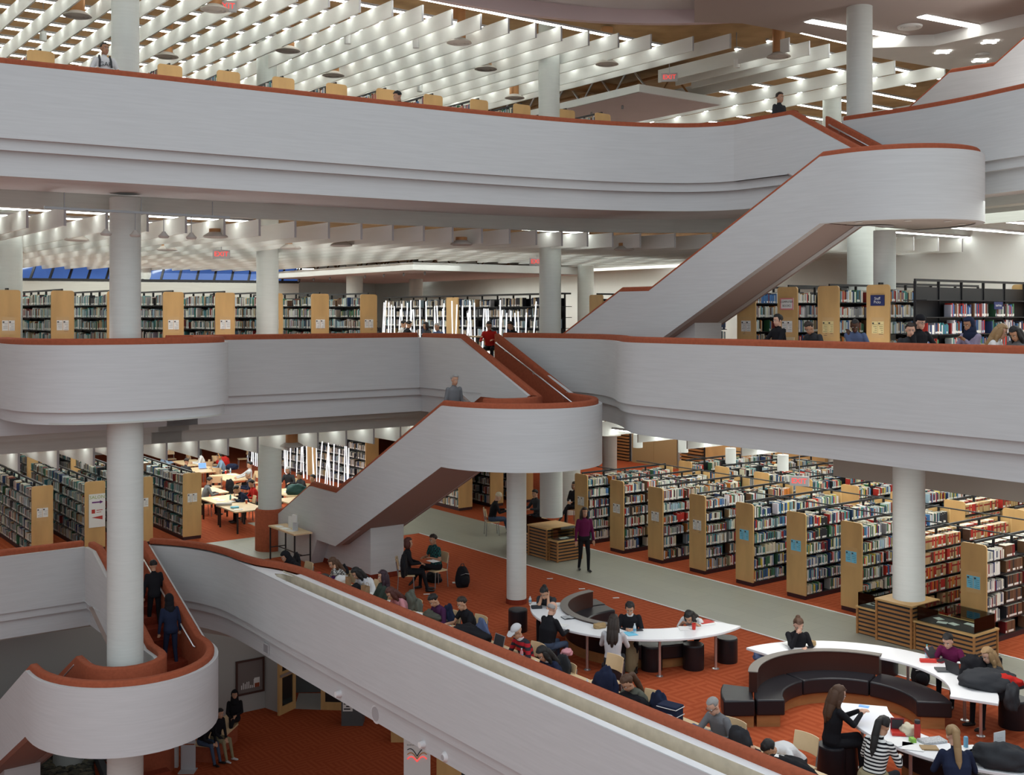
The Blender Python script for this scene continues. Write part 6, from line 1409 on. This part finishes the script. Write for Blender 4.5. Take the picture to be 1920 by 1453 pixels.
# ---------------------------------------------------------------- things on tables, chairs and floor
ZC, ZT = L2+.745, L2+.805
rnd = random.Random(21)
def flat(px, py, z, w, d, h, m, label, cat, rot=0, name=None, group=None, p=None):
    p = p or un(px, py, z); mb = MB(); mb.box((-w/2, -d/2, 0), (w/2, d/2, h)); o = mb.obj(name or cat.replace(' ', '_'), m, loc=p, rz=radians(rot)); return tag(o, label, cat, group)
def paper(px, py, z, label, rot=0, w=.21, d=.29, m='paper'): return flat(px, py, z, w, d, .004, m, label, 'paper', rot, 'paper_sheet')
def open_book(px, py, z, label, rot=0, m='paper'):
    p = un(px, py, z); t = thing('open_book', label, 'book', tuple(p), radians(rot))
    for s in (1, -1):
        mb = MB(); vs = []
        for k in range(6): x = s*.15*k/5; zz = .012+.012*sin(k/5*pi); vs += [(x, -.11, zz), (x, .11, zz)]
        mb.add(vs, [(2*k, 2*k+2, 2*k+3, 2*k+1) if s > 0 else (2*k+1, 2*k+3, 2*k+2, 2*k) for k in range(5)]); pg = mb.obj('pages', m, t, 60)
        mb = MB()
        for k in range(6): mb.box((min(s*.02, s*.13), -.085+.028*k, .0265), (max(s*.02, s*.13), -.079+.028*k, .027))
        mb.obj('print', 'grey_trim2', pg)
    MB().box((-.155, -.115, 0), (.155, .115, .008)).obj('cover', 'ink', t)
def bottle(px, py, z, label, m='clear_plastic', r=.032, h=.2, capm='cap_white', p=None):
    t = thing('bottle', label, 'bottle', tuple(p or un(px, py, z)))
    mb = MB(); mb.lathe([(r*.9, 0), (r, .01), (r, h*.6), (r*.85, h*.72), (r*.38, h*.88), (r*.38, h*.93)], 16); mb.obj('body', m, t, 50)
    mb = MB(); mb.lathe([(r*.45, h*.92), (r*.45, h), (r*.3, h*1.01)], 12); mb.obj('cap', capm, t, 40)
    mb = MB(); mb.lathe([(r*1.01, h*.25), (r*1.01, h*.5)], 16); mb.obj('label', 'label_blue', t, 40)
mm('clear_plastic', (.55, .62, .66), .1, spec=.6); mm('cap_white', (.7, .72, .74), .4); mm('label_blue', (.15, .35, .5), .5); mm('cap_teal', (.05, .35, .33), .4); mm('thermos_red', (.42, .03, .025), .35, spec=.5); mm('mug_purple', (.08, .02, .16), .35); mm('paper_bag', (.42, .26, .14), .8, noise=(12, .08)); mm('laptop_silver', (.42, .42, .44), .35, metal=.5); mm('screen_blue', (.05, .12, .4), .3, emis=(.12, .25, .8, 1.2)); mm('case_wine', (.17, .015, .025), .4); mm('bright_red', (.55, .03, .02), .5); mm('green_lime', (.25, .5, .08), .5); mm('tan_leather', (.33, .22, .10), .6); mm('news', (.45, .46, .47), .8, noise=(45, .35)); mm('coffee_red', (.5, .10, .05), .5)
def laptop(px, py, z, rot, m, scr, label, opened=True, a=105):
    t = thing('laptop', label, 'laptop', tuple(un(px, py, z)), radians(rot))
    MB().box((-.16, -.11, 0), (.16, .11, .016)).obj('base', m, t); MB().box((-.14, -.08, .0165), (.14, .03, .018)).obj('keyboard', 'ink', t)
    if opened:
        T = Matrix.Translation(V(0, .11, .016)) @ Matrix.Rotation(radians(a-90), 4, 'X')
        T = Matrix.Translation(V(0, .11, .016)) @ Matrix.Rotation(-radians(a-90), 4, 'X')
        MB().box((-.16, 0, 0), (.16, .008, .22), T=T).obj('lid', m, t); MB().box((-.148, -.002, .012), (.148, 0, .21), T=T).obj('screen', scr, t)
    else: MB().box((-.16, -.11, .018), (.16, .11, .026)).obj('lid', m, t)
def cup(px, py, z, label, m='coffee_red', r=.04, h=.12, lid='cap_white'):
    t = thing('cup', label, 'cup', tuple(un(px, py, z))); mb = MB(); mb.lathe([(r*.75, 0), (r, h), (r*.9, h), (r*.68, .01)], 18); mb.obj('body', m, t, 40)
    if lid: mb = MB(); mb.lathe([(r*1.05, h), (r*1.05, h+.012), (r*.8, h+.02), (.001, h+.02)], 18); mb.obj('lid', lid, t, 40)
    return t
def lump(p, size, m, label, cat, rot=0, seed=0, name=None, amp=.22, fr=7, flatb=True, parts=()):
    """soft folded cloth: a displaced ellipsoid settled on its base"""
    mb = MB(); n, k = 36, 24; off = V(seed*3.7, seed*1.3, 0); vs = []; fs = []; sx, sy, sz = size
    for j in range(k+1):
        ph = -pi/2+pi*j/k
        for i in range(n):
            a = 2*pi*i/n; d = V(cos(ph)*cos(a), cos(ph)*sin(a), sin(ph))
            q = V(d.x*sx, d.y*sy, d.z*sz); f = 1+amp*mnoise.noise(d*1.9+off)+amp*.55*mnoise.noise(V(q.x*fr*2.2, q.y*fr*.8, q.z*fr)+off)+amp*.3*mnoise.noise(q*fr*3+off)
            q = q*f; 
            if flatb: q.z = max(q.z, -sz*.55)+sz*.55
            vs.append(q)
    for j in range(k):
        for i in range(n): a = j*n+i; b = j*n+(i+1) % n; fs.append((a, b, b+n, a+n))
    mb.add(vs, fs); o = mb.obj(name or cat.replace(' ', '_'), m, loc=p, rz=radians(rot), smooth=80); tag(o, label, cat)
    for f in parts: f(o)
    return o
def coat(px, py, z, size, m, label, rot=0, seed=0, p=None, **k): return lump(p or un(px, py, z), size, m, label, 'coat', rot, seed, **k)
def drape(px, py, zc, m, label, face, seed=0, w=.27, h=.33, dth=.09):
    """coat hung over a chair back: a fold standing off both sides of the back"""
    D_ = (EYE-zc)*F/(py-HY); c = V((px-CX)/F*D_, D_, zc-h); return lump(c, (dth, w, h*1.05), m, label, 'coat', face, seed, amp=.25, fr=9)
def paper_bag(px, py, z, label, h=.3, w=.2, rot=0):
    t = thing('paper_bag', label, 'bag', tuple(un(px, py, z)), radians(rot)); mb = MB(); d = w*.5
    mb.add([(-w/2, -d/2, 0), (w/2, -d/2, 0), (w/2, d/2, 0), (-w/2, d/2, 0), (-w/2*.96, -d/2, h), (w/2, -d/2*.9, h*.97), (w/2, d/2, h), (-w/2, d/2*.9, h*.98)], [(3, 2, 1, 0), (0, 1, 5, 4), (1, 2, 6, 5), (2, 3, 7, 6), (3, 0, 4, 7)]); mb.obj('bag_body', 'paper_bag', t)
    for s in (-1, 1): mb = MB(); mb.tube([(-.05, s*d*.45, h*.97), (-.04, s*d*.45, h+.06), (.04, s*d*.45, h+.06), (.05, s*d*.45, h*.97)], .006, 5); mb.obj('handle', 'tan_leather', t)
def backpack(px, py, z, label, m='cloth_black', rot=0, s=1.0, seed=1):
    p = un(px, py, z)
    def extra(o):
        mb = MB(); mb.tube([(0, -.05*s, .46*s), (0, -.03*s, .52*s), (0, .03*s, .52*s), (0, .05*s, .46*s)], .012, 6); mb.obj('handle', 'ink', o)
        mb = MB(); mb.ell((.12*s, 0, .15*s), (.06*s, .12*s, .12*s), 12, 8); mb.obj('front_pocket', m, o, 60)
        mb = MB(); mb.tube([(.13*s, -.11*s, .30*s), (.16*s, 0, .33*s), (.13*s, .11*s, .30*s)], .006, 5); mb.obj('zip', 'grey_metal', o)
    return lump(p, (.13*s, .17*s, .31*s), m, label, 'backpack', rot, seed, amp=.10, fr=5, parts=(extra,))
GP = -53.4
# counter
flat(593, 1076, ZC, .22, .16, .03, 'bright_red', 'red folded item on the counter before the checked blouse', 'pouch', 20)
laptop(608, 1080, ZC, GP, 'ink', 'ink', 'small dark tablet before the reader in the checked blouse', False)
cup(625, 1090, ZC, 'purple mug on the counter beside the white bag', 'mug_purple', .05, .12, None)
lump(un(641, 1094, ZC), (.2, .14, .13), 'cloth_white', 'crumpled white bag beside the purple mug', 'bag', 30, 3)
paper_bag(653, 1103, ZC, 'brown paper bag between the white bag and the pale hoodie', .27, .15, GP); paper_bag(685, 1119, ZC, 'brown paper bag before the reader in dark green', .25, .22, GP)
lump(un(667, 1110, ZC), (.12, .2, .13), 'cloth_black', 'small black handbag between two brown paper bags', 'handbag', 10, 5)
paper(698, 1112, ZC, 'white paper before the reader in dark green', 20)
for k, (x, y, r, l) in enumerate([(726, 1129, 20, 'white paper by the reader in pink'), (736, 1134, 40, 'white sheet under the blue phone'), (758, 1143, 30, 'white paper right of the blue phone'), (783, 1151, 40, 'white paper left of the purple top'), (797, 1158, 10, 'white sheet under the purple-sleeved arm'), (838, 1176, 15, 'white papers before the black tee'), (846, 1181, 60, 'loose white sheet beside the black coat heap')]): paper(x, y, ZC, l, r)
flat(741, 1132, ZC+.006, .07, .14, .01, 'screen_blue', 'blue-lit phone lying on white paper', 'phone', 60); flat(748, 1137, ZC, .24, .3, .02, 'ink', 'black folder beside the blue phone', 'folder', 50)
coat(817, 1160, ZC, (.22, .36, .12), 'cloth_olive', 'olive jacket lying on the counter beside the purple top', GP+90, 7)
coat(884, 1196, ZC, (.26, .55, .16), 'cloth_black', 'black coat heaped on the counter below the black tee', GP+90, 8)
laptop(925, 1215, ZC, FC+90, 'laptop_silver', 'ink', 'silver laptop before the reader in the grey cap'); flat(948, 1221, ZC, .12, .18, .03, 'clear_plastic', 'clear plastic box beside the silver laptop', 'box', 30)
bottle(978, 1236, ZC, 'pink drink bottle before the red striped jumper', 'cloth_pink', capm='cap_white')
for x, y, r, l, m in [(1000, 1243, 20, 'white sheet right of the pink bottle', 'paper'), (1016, 1250, 40, 'yellow notes under the navy blazer', 'paper_yellow'), (1030, 1256, 35, 'white sheet beside the yellow notes', 'paper'), (1078, 1278, 30, 'white sheets on the empty stretch of counter', 'paper'), (1092, 1284, 40, 'white sheet beside the rolled paper', 'paper'), (1155, 1310, 30, 'open white notes of the grey green cardigan', 'paper'), (1168, 1314, 10, 'white page beside the black pencil bag', 'paper')]: paper(x, y, ZC, l, r, m=m)
flat(1118, 1294, ZC, .3, .1, .05, 'paper', 'rolled white magazine on the counter', 'magazine', 20); flat(1122, 1301, ZC, .3, .2, .012, 'bright_red', 'red edged folder beneath the rolled magazine', 'folder', 40)
bottle(1101, 1287, ZC, 'small white tube standing on the counter', 'cap_white', .025, .13)
coat(1187, 1326, ZC, (.13, .36, .14), 'cloth_black', 'black pencil bag heap before the grey green cardigan', GP+90, 9)
t = thing('lunch_bag', 'navy lunch bag with white piping on the counter', 'bag', tuple(un(1257, 1352, ZC)), radians(GP+14))
bevel(MB().box((-.17, -.12, 0), (.17, .12, .24)).obj('bag_body', 'cloth_navy', t), .03, 3); bevel(MB().box((-.175, -.125, .235), (.175, .125, .27)).obj('lid', 'cloth_navy', t), .02, 2)
for z_ in (.235, .12): mb = MB(); mb.tube([(-.175, -.126, z_), (-.09, -.132, z_+(.03 if z_ < .2 else 0)), (.09, -.132, z_+(.03 if z_ < .2 else 0)), (.175, -.126, z_), (.178, .12, z_)], .007, 5); mb.obj('piping', 'cap_white', t)
open_book(1318, 1372, ZC, 'open newspaper with blue pictures before the grey shirt', GP, 'news'); flat(1302, 1366, ZC, .25, .33, .01, 'cloth_blue', 'blue printed page under the reading hand', 'magazine', 30)
flat(1362, 1396, ZC, .34, .2, .06, 'cloth_black', 'black zip pouch on the counter beside the grey shirt', 'pouch', 10); flat(1340, 1386, ZC, .2, .14, .02, 'cloth_blue', 'folded blue cloth beside the black pouch', 'cloth', 20)
coat(1405, 1414, ZC, (.16, .2, .05), 'cloth_navy', 'dark cloth between the pouch and the sleeper', 20, 10)
coat(1484, 1447, ZC, (.2, .42, .12), 'cloth_black', 'black puffer jacket with white label beside the sleeper', GP+90, 11, parts=(lambda o: child('label_patch', MB().box((-.05, -.06, 0), (.05, .06, .004)).mesh('label_patch', 'paper'), o, (-.02, .2, .16), .4),))
# coats on chair backs of the counter
for k, (x, y, zc, m, l, f) in enumerate([(556, 1050, L2+.9, 'cloth_black', 'black coat on the chair behind the hooded reader', 20), (645, 1072, L2+.9, 'cloth_black', 'black coat on the chair of the checked blouse', 30), (693, 1098, L2+.85, 'cloth_white', 'white coat on the chair of the pale hoodie', 30), (769, 1122, L2+.95, 'cloth_olive', 'grey green hooded coat on the chair of the pink top', 30), (782, 1138, L2+.8, 'cloth_olive', 'olive bag hanging beside the grey green hooded coat', 30), (841, 1150, L2+.9, 'cloth_navy', 'navy coat on the chair of the purple top', 30), (905, 1178, L2+.95, 'cloth_blue', 'blue jacket on the chair of the black tee', 30), (1056, 1245, L2+.85, 'cloth_charcoal', 'dark coat with white fleece lining beside the navy blazer', 30), (1136, 1277, L2+1.0, 'cloth_navy', 'dark navy backpack coat with orange zip on an empty counter chair', 36), (1236, 1318, L2+.9, 'cloth_navy', 'dark navy coat on the chair of the grey green cardigan', 30), (1388, 1388, L2+.85, 'cloth_charcoal', 'grey patterned coat on the chair of the grey shirt', 30), (757, 1052, L2+.95, 'cloth_black', 'dark lace wrap hung on the chair of the woman in black', 185)]):
    drape(x, y, zc, m, l, f, 20+k, w=.30 if k in (8, 11) else .25, h=.36 if k in (8, 11) else .3)
b_ = un(1136, 1322, L2+.02); chair(V(b_.x, b_.y, L2), radians(FC), 'empty counter chair under the navy backpack coat')
lump(un(1062, 1228, L2+1.0), (.1, .09, .08), 'cloth_pink', 'pink knitted hat on top of the dark coat', 'hat', 0, 44)
# floor things by the two talkers
backpack(867, 1100, L2, 'black backpack standing on the carpet right of the man in plaid', rot=-60, s=1.15); lump(un(813, 1090, L2), (.2, .26, .16), 'cloth_black', 'black bag under the chair of the man in plaid', 'bag', 20, 46)
flat(852, 1093, L2+.004, .1, .1, .02, 'paper', 'small white packet beside the black backpack', 'packet', 10)
flat(812, 1052, L2+.84, .22, .3, .006, 'paper', 'white papers held by the man in plaid', 'paper', 40, 'held_papers')
for k, (x, y) in enumerate([(1031, 1085), (1091, 1104), (1155, 1121), (800, 1114)]): flat(x, y, L2+.003, .16, .06, .006, 'ledge_white', 'small white floor plate in the carpet, %s' % ['right of the landing column', 'behind the left bench', 'behind the man with white collar', 'near the man in plaid'][k], 'floor plate', 10)
# middle white table
for x, y, r, l in [(1003, 1136, 10, 'white notes at the left tip of the middle white table'), (1018, 1133, 30, 'white sheets under the head-holding reader'), (1049, 1133, 0, 'white paper with dark edge near the bench back')]: paper(x, y, ZT, l, r)
flat(1006, 1140, ZT, .22, .13, .05, 'cloth_charcoal', 'dark pencil case at the left tip of the middle white table', 'case', 10); bottle(994, 1131, ZT, 'small clear bottle at the left tip of the middle white table', h=.15)
open_book(1068, 1158, ZT, 'colour newspaper spread before the old man', 20, 'news'); paper(1051, 1172, ZT, 'white page held by the old man', 60)
lump(un(1124, 1177, ZT), (.14, .08, .07), 'tan_leather', 'tan gloves on the middle white table', 'gloves', 20, 50)
bottle(1179, 1172, ZT, 'dark drink bottle before the white-collared reader', 'cloth_charcoal', .033, .22); bottle(1190, 1187, ZT, 'clear red-labelled bottle on the middle white table', h=.19)
flat(1198, 1182, ZT, .16, .08, .012, 'ink', 'dark phone beside the clear bottle', 'phone', 10); paper(1182, 1188, ZT, 'blue notes before the pale jumper', 20, m='paper_blue')
cup(1301, 1180, ZT, 'red mug on the middle white table', 'bright_red', .045, .12, None); flat(1322, 1169, ZT, .34, .26, .03, 'paper', 'stack of red and white magazines at the right of the middle white table', 'magazines', 20); flat(1322, 1166, ZT+.031, .3, .22, .012, 'bright_red', 'red topmost magazine of the stack', 'magazine', 30)
paper(1283, 1178, ZT, 'white writing sheet left of the red mug', 0)
coat(1183, 1258, L2, (.14, .18, .42), 'cloth_khaki', 'khaki jacket hanging from the stool of the pale jumper', 20, 51)
# right white table
for x, y, r, l in [(1482, 1209, 20, 'white notes before the woman with the bun'), (1497, 1206, -10, 'sheet under the pencil of the woman with the bun')]: paper(x, y, ZT, l, r)
mb = MB(); mb.lathe([(.05, 0), (.075, .03), (.07, .09), (.05, .1), (.001, .1)], 18); tag(mb.obj('round_box', 'tan_leather', loc=un(1523, 1211, ZT), smooth=40), 'small round tan box on the right white table', 'box')
bottle(1738, 1233, ZT, 'clear water bottle with teal cap on the right white table', h=.24, capm='cap_teal'); flat(1740, 1241, ZT, .28, .1, .05, 'bright_red', 'long red pencil case on the right white table', 'pencil case', -8)
laptop(1764, 1238, ZT, 40, 'case_wine', 'ink', 'wine red tablet case before the wine red cardigan', True, 130); laptop(1772, 1257, ZT, -5, 'grey_dark', 'ink', 'closed dark grey laptop on the right white table', False)
laptop(1797, 1262, ZT, 115, 'ink', 'ink', 'open black laptop seen from behind on the right white table'); cup(1799, 1256, ZT, 'paper coffee cup with white lid beside the black laptop')
coat(1826, 1270, ZT, (.24, .22, .26), 'cloth_black', 'black hooded coat heaped by the black laptop', 20, 54); coat(1856, 1290, ZT, (.5, .26, .2), 'cloth_charcoal', 'long charcoal coat lying along the right white table', -18, 55); coat(1880, 1284, ZT+.1, (.3, .1, .12), 'cloth_red', 'red lining of a coat on the right white table', -28, 56); coat(1897, 1330, L2+.55, (.12, .15, .3), 'cloth_charcoal', 'coat sleeve hanging over the end of the right white table', -18, 57)
flat(1858, 1262, ZT+.05, .34, .12, .28, 'cloth_black', 'shiny black handbag standing behind the charcoal coat', 'handbag', -5); backpack(1726, 1283, L2, 'black backpack on the floor under the right white table', rot=-100)
lump(un(1432, 1236, L2+.45), (.22, .18, .12), 'cloth_blue', 'blue green jacket on the stool at the tip of the right white table', 'jacket', 10, 58); pouf(1438, 1262, 'black stool under the blue green jacket')
# foreground white table
flat(1620, 1325, L2+.98, .08, .15, .012, 'screen_blue', 'phone held by the woman in the black coat', 'phone', 60)
t = thing('pencil_case', 'open red and black pencil case beside the striped writer', 'pencil case', tuple(un(1684, 1376, ZT)), radians(-10)); MB().box((-.1, -.09, 0), (.1, .09, .045)).obj('case_base', 'bright_red', t); MB().box((-.1, .07, .045), (.1, .09, .21)).obj('case_lid', 'case_wine', t); MB().box((-.08, .064, .06), (.08, .07, .19)).obj('lining', 'ink', t)
mb = MB(); mb.lathe([(.046, 0), (.046, .2), (.04, .22)], 20); t = thing('thermos', 'red metal flask with steel lid on the foreground white table', 'flask', tuple(un(1720, 1384, ZT))); mb.obj('body', 'thermos_red', t, 40); mb = MB(); mb.lathe([(.036, .22), (.04, .225), (.04, .27), (.001, .275)], 18); mb.obj('lid', 'ink', t, 40)
lump(un(1703, 1376, ZT), (.13, .12, .1), 'cloth_cream', 'cream cap behind the red flask', 'cap', 0, 60); flat(1711, 1391, ZT, .07, .1, .06, 'green_lime', 'lime green case before the red flask', 'case', 10)
for x, y, r, l in [(1686, 1391, 20, 'large white sheet under the striped writer'), (1712, 1400, -20, 'white sheet right of the striped writer'), (1818, 1405, 10, 'white notes of the navy jumper'), (1829, 1414, 30, 'white papers at the right elbow of the navy jumper')]: paper(x, y, ZT, l, r, .3, .3)
flat(1748, 1390, ZT, .38, .2, .03, 'news', 'folded newspaper on the foreground white table', 'newspaper', 15); flat(1742, 1403, ZT, .24, .16, .02, 'tan_leather', 'tan notebook left of the navy jumper', 'notebook', -5)
mb = MB(); mb.lathe([(.03, 0), (.033, .01), (.033, .14), (.028, .155), (.001, .155)], 18); tag(mb.obj('drink_can', 'label_blue', loc=un(1811, 1401, ZT), smooth=40), 'blue and silver drink can right of the navy jumper', 'can')
t = thing('table_sign', 'clear upright table sign on the foreground white table', 'sign', tuple(un(1874, 1411, ZT)), radians(25)); MB().box((-.11, -.006, 0), (.11, .006, .30)).obj('panel', 'acrylic_clear', t)
mb = MB(); [mb.box((-.05, -.009, .12+.03*k), (.05, -.006, .13+.03*k)) for k in range(4)]; mb.obj('lettering', 'grey_trim2', t)
coat(1880, 1436, ZT, (.42, .26, .2), 'cloth_charcoal', 'black coat on the foreground white table near the clear sign', -20, 61)
# console and other levels
ctop = lambda dx, dy=0: G(-29.5+dx, 14.0+dy, L2+.98)
for k, (dx, dy, m, h_) in enumerate([(-.15, .1, 'paper', .32), (.05, .12, 'green_lime', .26), (.2, .05, 'paper', .42), (.35, .0, 'acrylic_clear', .22)]): flat(0, 0, 0, .16, .05, h_, m, ['white leaflet stand on the console table', 'lime leaflets on the console table', 'tall white leaflet holder on the console table', 'clear leaflet box on the console table'][k], 'leaflets', GP+20, p=ctop(dx, dy))
for k in range(3): flat(0, 0, 0, .3, .2, .006, 'paper', 'white leaflet lying on the console table, %s' % ordn(k), 'leaflet', GP+10*k, p=ctop(-.5+.4*k, -.1))
ZB = L2+.745
laptop(381, 879, ZB, 30, 'laptop_silver', 'screen_blue', 'laptop with bright blue screen at the back reading tables'); cup(423, 888, ZB, 'red paper cup at the back reading tables', 'bright_red'); bottle(432, 887, ZB, 'clear bottle beside the red paper cup'); cup(462, 944, ZB, 'red and white cup on the table by the column base', 'coffee_red'); bottle(432, 937, ZB, 'green tinted bottle before the bent navy reader', 'cap_teal')
flat(420, 947, ZB, .5, .2, .07, 'grey_trim2', 'stack of grey books on the table by the stack end', 'books', 10); flat(440, 952, ZB, .26, .2, .04, 'paper_blue', 'blue white snack box on the nearest back table', 'box', 20); flat(452, 938, ZB, .4, .25, .03, 'ink', 'black laptop sleeve on the nearest back table', 'case', 30)
for k, (x, y) in enumerate([(431, 889), (439, 890), (405, 935), (436, 940), (414, 938), (447, 955), (540, 922)]): paper(x, y, ZB, 'white sheet on the back reading tables, %s from the back' % ordn(k), 20*k)
lump(un(555, 926, ZB), (.36, .22, .24), 'teal_bag', 'dark green backpack lying on the table right of the pale column', 'backpack', 20, 70) if mm('teal_bag', (.015, .06, .055), .7) else 0
coat(435, 880, ZB, (.25, .2, .16), 'cloth_navy', 'slumped dark-clothed reader before the pale-shirted one, shaped as a cloth lump', 0, 71); coat(419, 876, L2+.5, (.3, .2, .3), 'cloth_red', 'red jacket on the chair of the reader with headphones', 0, 72)  # the first heap stands in for a slumped reader
coat(431, 928, L2+.4, (.16, .22, .4), 'cloth_black', 'black coat on a chair among the back reading tables', 0, 73)
def on_desk(px, v, zz): e = unv(px, v); return G(e, v, zz)
t = thing('laptop', 'open red laptop on the third level desk seen from behind', 'laptop', tuple(on_desk(1690, 18.75, L3+.74)), radians(-80)); MB().box((-.2, -.13, 0), (.2, .13, .02)).obj('base', 'case_wine', t); MB().box((-.2, -.15, .02), (.2, -.135, .30)).obj('lid', 'cover_red', t) if mm('cover_red', (.40, .02, .05), .4) else 0
bottle(0, 0, 0, 'clear water bottle on the third level desk', h=.26, r=.036, p=on_desk(1782, 18.6, L3+.74)); flat(0, 0, 0, .5, .3, .04, 'ink', 'dark bag on the third level desk left of the lilac shirt', 'bag', 10, p=on_desk(1762, 18.7, L3+.74))
bottle(0, 0, 0, 'clear bottle on the table beyond the stair mouth', h=.28, r=.04, p=G(-28.1, 18.2, L3+.74)); laptop_p = G(-35.2, 20.0, L3+.74)
for k, (e, v) in enumerate([(-34.4, 19.75), (-36, 20.2)]):
    t = thing('laptop', 'dark laptop on a table before the third level tubes, %s' % ['nearer the stair mouth', 'farther from the stair mouth'][k], 'laptop', tuple(G(e, v, L3+.74)), radians(GP)); MB().box((-.18, -.12, 0), (.18, .12, .02)).obj('base', 'ink', t); MB().box((-.18, -.13, .02), (.18, -.12, .28)).obj('lid', 'ink', t)
WORLD = 1.1; EXPO = 0.32
# ---------------------------------------------------------------- camera, world
cam = bpy.data.cameras.new('camera'); co = bpy.data.objects.new('camera', cam); COL.objects.link(co)
co.location = (0, 0, EYE); co.rotation_euler = (pi/2, 0, 0)
cam.sensor_width = 36; cam.sensor_fit = 'HORIZONTAL'; cam.lens = F/1920*36; cam.shift_y = -(726.5-HY)/1920; cam.clip_end = 300
SC.camera = co
w = bpy.data.worlds.new('world'); SC.world = w; w.use_nodes = True
t = w.node_tree; bg = t.nodes['Background']
tc = t.nodes.new('ShaderNodeTexCoord'); sp = t.nodes.new('ShaderNodeSeparateXYZ'); t.links.new(tc.outputs['Generated'], sp.inputs[0])
rp = t.nodes.new('ShaderNodeValToRGB'); mr = t.nodes.new('ShaderNodeMapRange'); mr.inputs['From Min'].default_value = -1; t.links.new(sp.outputs['Z'], mr.inputs['Value']); t.links.new(mr.outputs[0], rp.inputs['Fac'])
rp.color_ramp.elements[0].position = .3; rp.color_ramp.elements[0].color = (.25, .265, .26, 1)
rp.color_ramp.elements[1].position = .75; rp.color_ramp.elements[1].color = (.75, .81, .86, 1)
t.links.new(rp.outputs['Color'], bg.inputs['Color']); bg.inputs['Strength'].default_value = WORLD
SC.view_settings.view_transform = 'Standard'; SC.view_settings.look = 'None'; SC.view_settings.exposure = EXPO
SC.cycles.max_bounces = 5; SC.cycles.diffuse_bounces = 3; SC.cycles.glossy_bounces = 2; SC.cycles.transmission_bounces = 4; SC.cycles.transparent_max_bounces = 6
SC.cycles.caustics_reflective = False; SC.cycles.caustics_refractive = False; SC.cycles.sample_clamp_indirect = 4
SC.cycles.use_adaptive_sampling = True; SC.cycles.adaptive_threshold = .02
SC.cycles.use_denoising = True
try: SC.cycles.denoiser = 'OPENIMAGEDENOISE'
except Exception: pass

# unseen fill lights added under and behind the balconies to brighten the bays
def area(name, p, sx, sy, power, col=(1, .96, .9)):
    l = bpy.data.lights.new(name, 'AREA'); l.shape = 'RECTANGLE'; l.size = sx; l.size_y = sy; l.energy = power; l.color = col
    o = bpy.data.objects.new(name, l); COL.objects.link(o); o.location = p; o.rotation_euler = (0, 0, GR); return o
area('ground_fill', G(-22, 18, L2-1.3), 18, 8, 90); area('ground_fill', G(-33.5, 12.5, L2-1.3), 3, 6, 15)  # added fill for the ground level, no fixtures there
area('stack_fill', G(-18, 26.5, L3-1.3), 18, 8, 700, (.95, 1, .94)); area('table_fill', G(-12, 17, L3-1.3), 6, 1.5, 120)  # added fill over the right-hand stacks and the booth tables
area('reading_fill', G(-42, 16, L3-2.4), 12, 8, 500, (.95, 1, .94)); area('third_fill', G(-12, 26, L4-1.5), 12, 8, 500, (.95, 1, .94)); area('third_fill', G(-40, 14, L4-2.1), 16, 18, 900, (.95, 1, .94))  # added fill over the reading tables and the third level
area('door_wall_fill', G(-35, 34.5, L3-1.3), 12, 2, 220, (1, .97, .9)); area('upper_right_fill', G(-14, 27, L5-2.2), 6, 4, 60, (1, .97, .92))  # added fill for the door wall and the upper right bay
def fill_up(name, p, sx, sy, power, col=(1, .97, .93)):  # turns an added fill light up towards the ceiling
    o = area(name, p, sx, sy, power, col); o.rotation_euler = (pi, 0, GR); return o
fill_up('upper_parapet_fill', G(-11, 25.0, L4+.35), 6, 1.5, 170); fill_up('upper_parapet_fill', G(-25.2, 12, L4+.3), 1.0, 12, 60)  # hidden fill added behind the fourth level rail to lift the ceilings
fill_up('middle_parapet_fill', G(-29.4, 13.2, L3+.25), 1.5, 6, 60); fill_up('middle_parapet_fill', G(-25.9, 8, L3+.25), .8, 2, 40); fill_up('middle_parapet_fill', G(-22, 20.6, L3+.25), 1, 2, 25); fill_up('middle_parapet_fill', G(-12, 20.6, L3+.25), 8, .6, 60)  # hidden fill added behind the third level rail to lift the soffits
area('third_back_fill', G(-38, 31, L4-1.6), 16, 2, 420, (.95, 1, .94))  # unseen fill added to whiten the third level back walls
